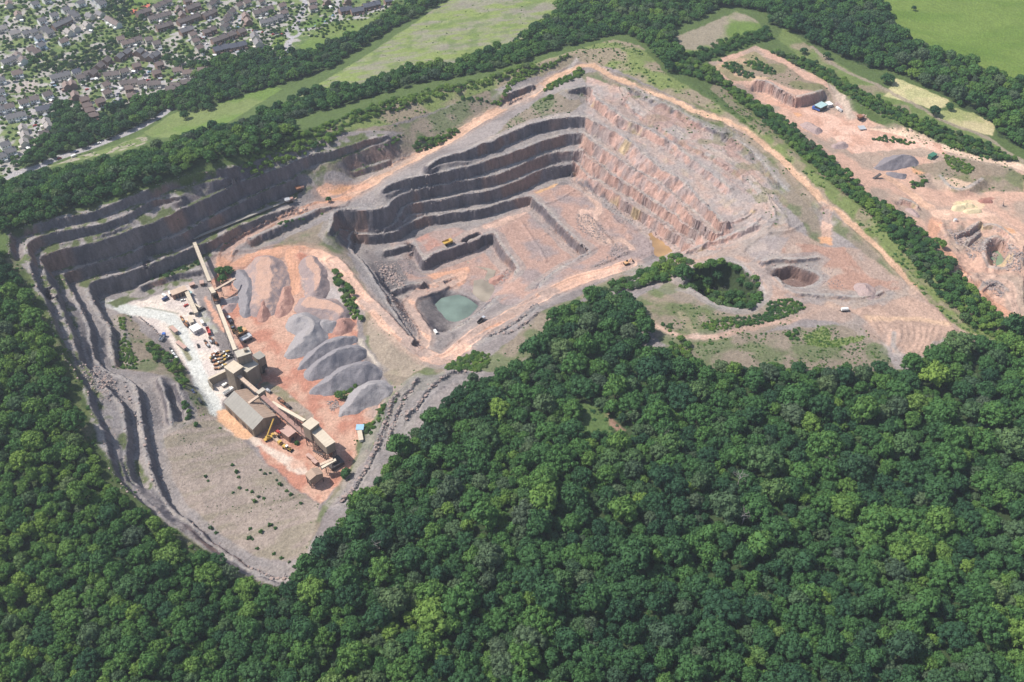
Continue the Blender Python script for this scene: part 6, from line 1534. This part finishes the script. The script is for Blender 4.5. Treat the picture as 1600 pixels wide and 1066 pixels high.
conveyor('short stacking conveyor pointing up behind the bright trees', px('T',140,478)[0], 9.5, px('T',422,318)[0], 8.5, 1.8, 1.4, M_BELT, 2, True)
conveyor('pink gallery from the cream-roofed tower to the small transfer tower', P_(488,672)[0], 13.0, P_(722,872)[0], 13.5, 2.6, 2.2, M_BELT, 1)
conveyor('red-brown gallery dropping past the storage shed to the red yard', Q_(452,195)[0], 12.5, Q_(905,603)[0], 3.0, 2.8, 2.2, M_REDB, 6)
conveyor('light conveyor climbing to the tall cream-roofed screening house', Q_(548,254)[0], 7.0, Q_(880,442)[0], 19.5, 2.2, 2.0, M_CREAM, 5)
conveyor('thin gallery curving from the storage shed roof to the transfer tower', P_(628,1000)[0], 11.5, P_(738,922)[0], 13.5, 1.8, 1.6, M_BELT, 0)
conveyor('upper of the twin belts feeding the loading hopper', Q_(1035,885)[0], 8.0, Q_(1165,828)[0], 11.0, 1.8, 1.5, M_BELT, 1)
conveyor('lower of the twin belts feeding the loading hopper', Q_(1050,915)[0], 8.0, Q_(1195,832)[0], 11.0, 1.8, 1.5, M_CREAM, 2)
conveyor('rusty tracked conveyor beside the grey pile in the right-hand quarry', px('G',1240,490)[0], 25.8, px('G',1395,595)[0], 24.0, 1.8, 1.2, M_RUST, 1, True)
conveyor('black conveyor arm tilted over the right-hand quarry floor', px('Q',275,1060)[0], 23.8, px('Q',360,1005)[0], 28.0, 2.0, 1.2, M_STEEL, 1, True)
t = thing('junction_tower', 'dark steel transfer frame halfway along the long conveyor', 'tower', (*unproj(*px('T',150,570)[0], 5.0), 0), heading(*px('T',75,400,185,690)))
legs(t, [-4, -1.5, 1.5, 4], [-2.2, 2.2], -.4, 9, .3); MB().box(-4.4, -2.5, 4.2, 4.4, 2.5, 4.45).box(-4.4, -2.5, 9, 1.5, 2.5, 9.3).build('deck', M_RUST, t); MB().box(-3, -1.6, 4.5, 1, 1.6, 8.4).build('chute', M_STEEL, t)
for p, lab, m1 in ((px('O',1185,325)[0], 'red-brown primary crusher tower at the end of the bench conveyor', M_RUST), (px('O',1105,412)[0], 'pale grey crusher unit at the head of the bench conveyor', M_SILV), (px('X',1065,755)[0], 'rusty mobile crusher on the edge of the right-hand quarry floor', M_RUST)):
    x, y, z = at1(*p)
    t = thing('crusher', lab, 'crusher', (x, y, z), .45); t.scale = (.72,) * 3
    MB().box(-5, -2, 1.4, 3, 2, 3.6).build('body', M_STEEL, t); MB().add([(-5,-2.4,3.7),(-1,-2.4,3.7),(-1,2.4,3.7),(-5,2.4,3.7),(-6.5,-3.4,6.4),(.4,-3.4,6.4),(.4,3.4,6.4),(-6.5,3.4,6.4)], [(0,3,2,1),(0,1,5,4),(1,2,6,5),(2,3,7,6),(3,0,4,7),(4,5,6,7)]).build('hopper', m1, t)
    MB().box(.6, -1.8, 3.7, 4.6, 1.8, 6.2).build('engine_house', M_WHITE if m1 is M_WHITE else M_REDB, t)
    for s_ in (-1.7, 1.7): MB().box(-4.2, s_ - .4, 0, 3.2, s_ + .4, 1.35).build('track', M_TYRE, t)
    MB().bar((3, 0, 2), (9, 0, 4.2), 1.1, .4).build('belt', M_BELT, t)

# ---------------------------------------------------------------- vehicles, each built once and then copied
def wheels(t, xs, y, r, w):
    for x in xs:
        for s_ in (-1, 1): MB().cyl((x, s_ * y - w / 2, r), (x, s_ * y + w / 2, r), r, None, 10).build('wheel', M_TYRE, t)
def make_car(paint):
    t = thing('car', '-', 'car')
    V = []
    for y in (-.86, .86): V += [(-2.1, y, .35), (2.1, y, .35), (2.12, y, .72), (1.1, y, .92), (-2.0, y, .98)]
    MB().add(V, [(4,3,2,1,0),(5,6,7,8,9),(0,1,6,5),(1,2,7,6),(2,3,8,7),(3,4,9,8),(4,0,5,9)]).build('body', paint, t)
    V = []
    for y, k in ((-.8, 1), (.8, 1)): V += [(-1.9, y, .97), (.95, y, .93), (.3, y * .82, 1.42), (-1.5, y * .82, 1.44)]
    MB().add(V, [(3,2,1,0),(4,5,6,7),(1,2,6,5),(0,4,7,3)]).build('window', M_GLASS, t)
    MB().box(-1.5, -.66, 1.44, .3, .66, 1.49).build('roof', paint, t); wheels(t, (-1.3, 1.35), .78, .32, .2)
    return t
def make_van(paint):
    t = thing('van', '-', 'van'); MB().box(-2.7, -.98, .45, 1.5, .98, 2.4).build('body', paint, t)
    MB().add([(1.52,-.95,.45),(2.7,-.95,.45),(2.7,-.95,1.1),(1.95,-.9,2.2),(1.52,-.9,2.35),(1.52,.95,.45),(2.7,.95,.45),(2.7,.95,1.1),(1.95,.9,2.2),(1.52,.9,2.35)], [(0,1,2,3,4),(9,8,7,6,5),(1,6,7,2),(3,8,9,4)]).build('cab', paint, t)
    MB().add([(2.68,-.85,1.15),(2.68,.85,1.15),(1.98,.8,2.15),(1.98,-.8,2.15)], [(0,1,2,3)]).build('window', M_GLASS, t); wheels(t, (-1.7, 1.7), .86, .36, .24)
    return t
def make_lorry(paint, load, long_=8.5):
    t = thing('lorry', '-', 'lorry'); MB().box(long_/2-2.3, -1.2, .9, long_/2, 1.2, 3.2).build('cab', paint, t); MB().box(long_/2-.02, -1.05, 2.0, long_/2+.05, 1.05, 2.9).build('window', M_GLASS, t)
    b = MB(); x0, x1 = -long_/2, long_/2-2.6
    b.box(x0,-1.25,1.0,x1,1.25,1.2).box(x0,-1.25,1.2,x1,-1.13,2.8).box(x0,1.13,1.2,x1,1.25,2.8).box(x0,-1.13,1.2,x0+.12,1.13,2.8).box(x1-.12,-1.13,1.2,x1,1.13,2.8).build('tipper_body', load, t)
    MB().box(x0, -.5, .6, long_/2, .5, .98).build('chassis', M_STEEL, t); wheels(t, (-long_/2+1.2, -long_/2+2.5, long_/2-1.2), 1.0, .5, .35); return t
def make_dumper(paint):
    t = thing('dump_truck', '-', 'dump truck'); MB().box(-3.6, -1.3, 1.1, 3.9, 1.3, 1.9).build('chassis', M_STEEL, t)
    V = [(-4.6,-1.9,2.9),(1.6,-1.9,2.2),(1.6,1.9,2.2),(-4.6,1.9,2.9),(-4.9,-2.3,3.8),(1.9,-2.3,4.2),(1.9,2.3,4.2),(-4.9,2.3,3.8)]
    MB().add(V, [(0,1,2,3),(0,4,5,1),(1,5,6,2),(2,6,7,3)]).add([(a, b, c - .14) for a, b, c in V], [(3,2,1,0),(1,5,4,0),(2,6,5,1),(3,7,6,2)]).build('skip', paint, t)
    MB().box(1.9, -2.2, 4.2, 4.0, 2.2, 4.35).build('canopy', paint, t); MB().box(2.3, .2, 2.3, 3.9, 1.9, 4.1).build('cab', M_GLASS, t); MB().box(2.2, -1.8, 1.9, 4.3, .1, 3.2).build('engine_cover', paint, t)
    wheels(t, (-2.4, 2.7), 1.75, 1.05, .9); return t
def make_excavator(paint):
    t = thing('excavator', '-', 'excavator')
    for s_ in (-1.2, 1.2): MB().box(-2.2, s_ - .35, .15, 2.2, s_ + .35, .95).cyl((-2.2, s_ - .35, .55), (-2.2, s_ + .35, .55), .4).cyl((2.2, s_ - .35, .55), (2.2, s_ + .35, .55), .4).build('track', M_TYRE, t)
    MB().box(-2.6, -1.4, 1.15, 1.2, 1.4, 2.4).build('body', paint, t); MB().box(.0, .3, 2.4, 1.7, 1.4, 3.4).build('cab', M_GLASS, t); MB().box(-2.9, -1.35, 1.2, -2.5, 1.35, 2.3).build('counterweight', M_STEEL, t)
    MB().bar((1.0, -.3, 2.0), (4.2, -.3, 4.8), .5, .6).build('boom', paint, t); MB().bar((4.2, -.3, 4.8), (6.3, -.3, 2.2), .4, .45).build('arm', paint, t)
    MB().add([(5.7,-.9,2.2),(6.8,-.9,2.0),(6.5,-.9,1.0),(5.5,-.9,1.2),(5.7,.3,2.2),(6.8,.3,2.0),(6.5,.3,1.0),(5.5,.3,1.2)], [(0,1,2,3),(7,6,5,4),(0,4,5,1),(1,5,6,2),(2,6,7,3),(3,7,4,0)]).build('bucket', M_STEEL, t); return t
def make_loader(paint):
    t = thing('wheel_loader', '-', 'loader'); MB().box(-3.6, -1.2, 1.0, -.6, 1.2, 2.5).build('engine_cover', paint, t); MB().box(-.7, -.9, 1.0, .7, .9, 3.5).build('cab', M_GLASS, t); MB().box(-.8, -1.0, 3.5, .8, 1.0, 3.65).build('roof', M_WHITE, t)
    MB().box(.6, -.9, .9, 2.4, .9, 1.8).build('front_frame', paint, t)
    for s_ in (-.7, .7): MB().bar((1.2, s_, 1.9), (4.0, s_, .9), .25, .4).build('lift_arm', paint, t)
    MB().add([(3.9,-1.6,.2),(5.2,-1.6,.15),(3.9,-1.6,1.5),(3.9,1.6,.2),(5.2,1.6,.15),(3.9,1.6,1.5)], [(0,1,2),(5,4,3),(0,3,4,1),(0,2,5,3)]).build('bucket', M_STEEL, t); wheels(t, (-2.2, 1.6), 1.2, .8, .65); return t
def make_trailer(paint, w=1.2):
    t = thing('plant_trailer', '-', 'trailer'); MB().box(-2.6, -w, .7, 2.6, w, 1.0).build('bed', M_STEEL, t)
    MB().box(-2.2, -w*.8, 1.0, .4, w*.8, 2.3).cyl((1.3, -w*.6, 1.7), (1.3, w*.6, 1.7), .7).build('load', paint, t); MB().bar((2.6, 0, .8), (4.2, 0, .6), .2).build('drawbar', M_STEEL, t); wheels(t, (-1.2, .2), w*.85, .4, .25); return t
PROTO = {}
def put_vehicle(kind, paint, P, H, label, scale=1.0, key=None):
    """P photo pixel, H pair of photo pixels giving the way it points"""
    k = (kind.__name__, paint.name if not isinstance(paint, tuple) else tuple(p.name for p in paint))
    x, y, z = at1(*P); rz = heading((P[0], P[1]), (P[0] + H[0], P[1] + H[1]))
    if k not in PROTO:
        PROTO[k] = t = kind(*paint) if isinstance(paint, tuple) else kind(paint)
    else:
        t = dup(PROTO[k])
    t.location = (x, y, z + .03); t.rotation_euler = (0, 0, rz); t['label'] = label; t.scale = (scale,) * 3
    if kind is make_car: t['group'] = 'cars about the works and town'
    return t
for kind, paint, P, H, lab in [
    (make_excavator, M_ORG, (979,413), (8,-3), 'tan excavator on the pit road beside the brown puddle'), (make_loader, M_ORG, (485,470), (-8,-2), 'upper wheel loader on the gravel bank'), (make_loader, M_YEL, (479,481), (-8,-2), 'lower wheel loader on the gravel bank'),
    (make_dumper, M_YEL, (700,382), (8,-3), 'yellow dump truck on the red pit bench'), (make_dumper, M_ORG, (378,523), (8,-4), 'upper of two big dump trucks parked by the long conveyor'), (make_dumper, M_SILV, (386,532), (8,-4), 'lower grey dump truck parked by the tallest tower'),
    (make_loader, M_YEL, (365,516), (4,8), 'yellow loader next to the teal-green bush'), (make_loader, M_SILV, (359.5,501), (4,6), 'grey loader under the long conveyor at the red yard edge'), (make_loader, M_YEL, (449,702), (8,4), 'bright yellow loader on the pale yard floor'),
    (make_lorry, (M_YEL, M_BELT), (434,691), (8,7), 'yellow lorry with a pale load between crane and loader'), (make_lorry, (M_RED, M_RED), (326.5,520), (3,8), 'red lorry near the rows of parked machinery'), (make_lorry, (M_BLUE, M_SILV), (254.5,530), (5,-8), 'blue lorry with a grey body at the pale yard edge'),
    (make_lorry, (M_BLUE, M_BLUE), (1275,172.5), (-8,-3), 'bright blue lorry in the right-hand quarry'), (make_van, M_WHITE, (681,521.5), (6,6), 'white van on the sharp bend of the pit ramp'), (make_van, M_WHITE, (1309,172), (8,4), 'white van right of the pale cabin in the right-hand quarry'),
    (make_van, M_SILV, (1313,175), (8,4), 'grey van parked below the white one in the right-hand quarry'), (make_lorry, (M_SILV, M_STEEL), (752,503), (8,-6), 'dark lorry on the fork of the near pit road'), (make_van, M_WHITE, (258,464), (5,3), 'white van backed against the lowest rock bench'), (make_van, M_NAVY, (259,469), (6,-3), 'navy van in front of the white one by the rock bench'),
    (make_van, M_WHITE, (266.5,461), (2,4), 'small white van left of the workshop'), (make_loader, M_RUST, (338,555), (8,-4), 'rusty loader among the rows of parked machinery'), (make_car, M_WHITE, (286,470.5), (8,-3), 'white car alone in the parking yard'),
    (make_car, M_RED, (291,478.5), (8,-5), 'red car in the parking yard'), (make_car, M_BLACK, (300,491), (8,0), 'black car at the lower end of the long narrow store'), (make_van, M_STEEL, (315.5,484.5), (8,-4), 'dark grey van behind the long narrow store'),
    (make_car, M_BLACK, (267,547), (3,5), 'uppermost of four cars at the pale yard edge'), (make_car, M_WHITE, (270,551.5), (3,5), 'second of four cars at the pale yard edge'), (make_car, M_SILV, (273.7,556.5), (3,5), 'third of four cars at the pale yard edge'), (make_car, M_WHITE, (277,560.5), (3,5), 'lowest of four cars at the pale yard edge'),
    (make_car, M_NAVY, (302,612.5), (3,6), 'upper dark car parked by the grey slope'), (make_van, M_BLACK, (313.5,628.5), (4,7), 'lower black van parked by the grey slope'), (make_car, M_BLACK, (310,541.5), (2,6), 'black car on the pale road by the machinery'),
    (make_lorry, (M_WHITE, M_WHITE), (357.5,614.5), (8,-5), 'white lorry parked at the upper end of the storage shed'), (make_trailer, M_ORG, (432,682), (6,4), 'tan trailer between the crane and the pink-roofed shed'), (make_trailer, M_RED, (436,678), (6,4), 'red trailer beside the pink-roofed shed'),
    (make_trailer, M_STEEL, (438.5,626.5), (6,4), 'upper dark trailer on the strip behind the storage shed'), (make_trailer, M_RUST, (442,630), (6,4), 'rusty trailer on the strip behind the storage shed'), (make_trailer, M_STEEL, (451,637), (6,5), 'lower dark trailer on the strip behind the storage shed'), (make_trailer, M_SILV, (420,613), (6,4), 'grey trailer beside the small transfer tower'),
    (make_trailer, M_WHITE, (352,603), (6,-3), 'white stack of blocks on a trailer inside the low screen wall'),
]:
    put_vehicle(kind, paint, P, H, lab)
mach = P_(222,500,250,490,285,480,320,470,360,450,400,430,235,535,268,528,300,520,340,505,385,480,425,465,265,575,300,565,335,545,375,520,415,500,275,620,310,612,345,600,372,580)
for k, p in enumerate(mach):
    put_vehicle([make_trailer, make_loader, make_trailer][k % 3], [M_YEL, M_STEEL, M_RUST, M_ORG, M_TAN][k % 5], p, (5, -3 + (k % 3)), '%s machine or trailer in the parked rows, %s counting row by row' % (['yellow', 'dark', 'rusty', 'tan', 'drab'][k % 5], ordw(k)), .72)['group'] = 'machines in the parked rows'
for k, p in enumerate(P_(152,322,165,352,182,368,205,285,228,300,215,325,245,330,275,345)):
    put_vehicle(make_trailer, [M_STEEL, M_RUST, M_SILV][k % 3], p, (4, 6), '%s trailer left of the tan towers, %s from the left' % (['dark', 'rusty', 'grey'][k % 3], ordw(k)), .75)['group'] = 'trailers left of the tan towers'
for k, (p, zz) in enumerate(zip(px('a',640,805,665,850,690,900,712,935,735,890,760,930,740,960), [0] * 7)):
    put_vehicle(make_trailer, [M_RUST, M_ORG, M_STEEL][k % 3], p, (4, 6), '%s skip in the cluster above the site office, %s from the left' % (['rusty', 'tan', 'dark'][k % 3], ordw(k)), .7)['group'] = 'skips above the site office'
# crane
x, y, z = at1(421, 686)
t = thing('mobile_crane', 'yellow mobile crane with its boom raised beside the storage shed', 'crane', (x, y, z), heading((421,686), (430,682)))
MB().box(-4, -1.3, .9, 4, 1.3, 1.6).build('chassis', M_YEL, t); MB().box(-2.5, -1.2, 1.65, .5, 1.2, 3.0).build('superstructure', M_YEL, t); MB().box(2.2, -1.2, 1.65, 3.9, 1.2, 3.1).build('cab', M_YEL, t); wheels(t, (-3, -1.2, 1.4, 3), 1.15, .6, .4)
MB().bar((-1.5, 0, 3), (7.0, 2.0, 14.5), .8, .9).build('boom', M_YEL, t); MB().bar((7.0, 2.0, 14.3), (7.2, 2.0, 7), .08).build('hoist_rope', M_STEEL, t)
# white tank trailer
x, y, z = at1(1319, 486)
t = thing('tank_trailer', 'white tank trailer alone beside the plateau track', 'tank', (x, y, z), .1)
MB().cyl((-2.6, 0, 1.9), (2.6, 0, 1.9), 1.35, None, 14).build('tank', M_WHITE, t, smooth=False); MB().box(-2.8, -1, .5, 2.8, 1, .8).build('frame', M_STEEL, t); wheels(t, (-1, .3), .95, .42, .3); MB().bar((-2.8, 0, .6), (-4.6, 0, .5), .2).build('drawbar', M_STEEL, t)
x, y, z = at1(1492, 346)
t = thing('water_tank', 'white tank on the scrub island of the right-hand quarry', 'tank', (x, y, z), .4)
MB().cyl((0, 0, -.2), (0, 0, 2.2), 1.5, None, 12).build('shell', M_WHITE, t); MB().cyl((0, 0, 2.2), (0, 0, 2.7), 1.5, .3, 12).build('lid', M_SILV, t)
print('plant', round(time.time() - T0, 1))
# ---------------------------------------------------------------- town houses: a few patterns built once, then copied
R_BR = flatmat('brown roof tiles', (.20, .165, .155), .85, .15, 0, .15, 1.2); R_RED = flatmat('red-brown roof tiles', (.245, .185, .165), .85, .15, 0, .15, 1.2); R_GR = flatmat('grey roof tiles', (.215, .205, .21), .85, .15, 0, .12, 1.2); R_SL = flatmat('slate', (.12, .125, .155), .6, .3, 0, .12, 1.2); R_PALE = flatmat('pale roof tiles', (.33, .30, .285), .85, .15, 0, .12, 1.2)
W_BK = flatmat('red brick', (.27, .185, .155), .9, .1, 0, .12, 2); W_RD = flatmat('pale render', (.62, .58, .52), .9, .1, 0, .06, 1); W_WH = flatmat('white render', (.76, .75, .73), .9, .1, 0, .05, 1); W_BL = flatmat('pale blue render', (.50, .58, .68), .9, .1, 0, .05, 1)
ROOFS = {'brown': R_BR, 'red-brown': R_RED, 'grey': R_GR, 'slate': R_SL, 'pale': R_PALE}; WALLS = {'brick': W_BK, 'rendered': W_RD, 'white': W_WH, 'pale blue': W_BL}
HP = {}
def house_proto(roof, wall, ln, wd, hip=False):
    k = (roof, wall, ln, wd)
    if k in HP: return dup(HP[k])
    t = thing('house', '-', 'house'); hl, hw, e, r = ln / 2, wd / 2, 5.0, 5.0 + wd * .36
    MB().add([(-hl,-hw,-1.5),(-hl,hw,-1.5),(-hl,hw,e),(-hl,0,r),(-hl,-hw,e),(hl,-hw,-1.5),(hl,hw,-1.5),(hl,hw,e),(hl,0,r),(hl,-hw,e)], [(0,4,3,2,1),(5,6,7,8,9),(0,5,9,4),(1,2,7,6)]).build('wall', WALLS[wall], t)
    o = .4; d = (r - e) * (hw + o) / hw; rf = MB()
    for s_ in (-1, 1):
        V = [(-hl-o,0,r+.08),(hl+o,0,r+.08),(hl+o,s_*(hw+o),r-d+.08),(-hl-o,s_*(hw+o),r-d+.08)]; V += [(a, b, c + .16) for a, b, c in V]
        F = [(0,1,2,3),(7,6,5,4),(0,4,5,1),(1,5,6,2),(2,6,7,3),(3,7,4,0)]
        rf.add(V, F if s_ > 0 else [f[::-1] for f in F])
    ro = rf.build('roof', ROOFS[roof], t)
    MB().box(hl * .55, -.4, r - .6, hl * .55 + .9, .4, r + 1.2).build('chimney', W_BK, ro)
    w = MB()
    for s_ in (-1, 1):
        for x in (-.55, .0, .55):
            for z0 in (.9, 3.3): w.box(x * hl - .55, min(s_ * hw, s_ * (hw + .06)), z0, x * hl + .55, max(s_ * hw, s_ * (hw + .06)), z0 + 1.1)
    w.build('windows', M_GLASS, t)['kind'] = 'stuff'; MB().box(-hl * .3 - .45, -hw - .08, 0, -hl * .3 + .45, -hw + .02, 2.0).build('door', M_WHITE if wall == 'brick' else M_STEEL, t)
    if ln >= 8: MB().box(hl * .2, -hw - 2.6, -1.5, hl * .9, -hw - .02, 2.5).build('porch', WALLS[wall], t)
    HP[k] = t
    return t
nh = 0
for lab, roof, wall, ln, wd, dr, pts in ROWS:
    for k, (u, v) in enumerate(pts):
        x, y, z = at1(u, v + 2.5)
        t = house_proto(roof, wall, ln, wd); nh += 1
        t.location = (x, y, z); t.rotation_euler = (0, 0, heading((u, v + 2), (u + dr[0], v + 2 + dr[1])) + .05 * math.sin(nh * 2.7))
        t['label'] = '%s-roofed %s house, %s%s' % (roof, wall, (ordw(k) + ' ') if len(pts) > 1 else '', lab) if len(pts) > 1 else '%s-roofed %s house %s' % (roof, wall, lab)
        t['group'] = 'houses of the town'; t['category'] = 'house'
# garden sheds and conservatories beside the houses
g = np.random.default_rng(9)
SH = {}
def shed(mat, nm):
    if nm in SH: return dup(SH[nm])
    t = thing('garden_shed', '-', 'shed')
    MB().box(-1.5, -1.2, -.8, 1.5, 1.2, 2.1).build('wall', mat, t)
    MB().add([(-1.7,-1.4,2.1),(1.7,-1.4,2.1),(1.7,0,2.8),(-1.7,0,2.8),(-1.7,1.4,2.1),(1.7,1.4,2.1)], [(0,1,2,3),(3,2,5,4),(0,3,4),(1,5,2)]).build('roof', M_SILV if nm != 'white' else M_WHITE, t); SH[nm] = t
    return t
k = 0
for (lab, roof, wall, ln, wd, dr, pts) in ROWS[::2]:
    for (u, v) in pts[::2][:2]:
        x, y, z = at1(u + 5 * (-1) ** k, v + 8)
        nm = ['white', 'grey', 'timber'][k % 3]
        t = shed([M_WHITE, M_SILV, W_BK][k % 3], nm); t.location = (x, y, z); t.rotation_euler = (0, 0, k * .7); t.scale = (1.3, 1.3, 1)
        t['label'] = ' '.join(('%s shed by %s house %s' % (nm, 'first' if v == pts[0][1] else 'third', lab)).split()[:16]); t['category'] = 'shed'; t['group'] = 'garden sheds'
        k += 1
# cars on the streets and the main road
CARS = [((93,248.5),M_RED,'red car on the main road by the wood'),((155,225),M_WHITE,'white car on the main road above the allotments'),((172,218.5),M_BLACK,'black car on the main road near the field gate'),((80,252),M_SILV,'silver car waiting at the verge of the main road'),((120,238),M_NAVY,'navy car on the straight of the main road')]
pal_ = [M_WHITE, M_SILV, M_BLACK, M_RED, M_NAVY, M_LBLUE]; nm_ = ['white', 'silver', 'black', 'red', 'navy', 'pale blue']
SN = ['the upper village link', 'the street by the second close', 'the northern roundabout arm', 'the western roundabout arm', 'the eastern roundabout arm', 'the southern roundabout arm', 'the main close', 'the cul-de-sac head', 'the loop road', 'the lane by the dark tree bank', 'the village shop lane', 'the village street', 'the short lane']
for si, (P, w) in enumerate(STREETS[:13]):
    W = densify(np.array(P), 9.0)[2:-1:1]
    for k, (u, v) in enumerate(W[:7]):
        q = (si * 5 + k * 3) % 6
        CARS.append(((u + 2.2 * (-1) ** k, v + .6 * (-1) ** k), pal_[q], '%s car on %s, %s along it' % (nm_[q], SN[si], ordw(k))))
for P, m, lab in CARS:
    if not (2 < P[0] < 640 and 2 < P[1] < 300): continue
    put_vehicle(make_car, m, P, (10, -4), lab)
put_vehicle(make_van, M_WHITE, (116,245.5), (10, -4), 'white van beside the allotments on the main road')
# fence along the bright field, hedge posts at the main road
print('town', nh, round(time.time() - T0, 1))
# ---------------------------------------------------------------- summer haze: one closed box of thin air round everything
hb = MB(); E_ = 11500.0
hb.box(-E_, -E_, float(AZ.min()) - 5, E_, E_ + 1500, H_CAM + 15)
hm = bpy.data.materials.new('haze'); hm.use_nodes = True
hn = hm.node_tree; hn.nodes.clear()
pv_ = hn.nodes.new('ShaderNodeVolumePrincipled'); ho = hn.nodes.new('ShaderNodeOutputMaterial')
pv_.inputs['Color'].default_value = (.80, .88, 1.0, 1); pv_.inputs['Density'].default_value = .00010; pv_.inputs['Anisotropy'].default_value = .25
hn.links.new(pv_.outputs[0], ho.inputs['Volume'])
haze = hb.build('haze', hm)
haze['kind'] = 'stuff'; haze['label'] = 'thin blue summer haze in the air over the quarry'
print('done', round(time.time() - T0, 1))
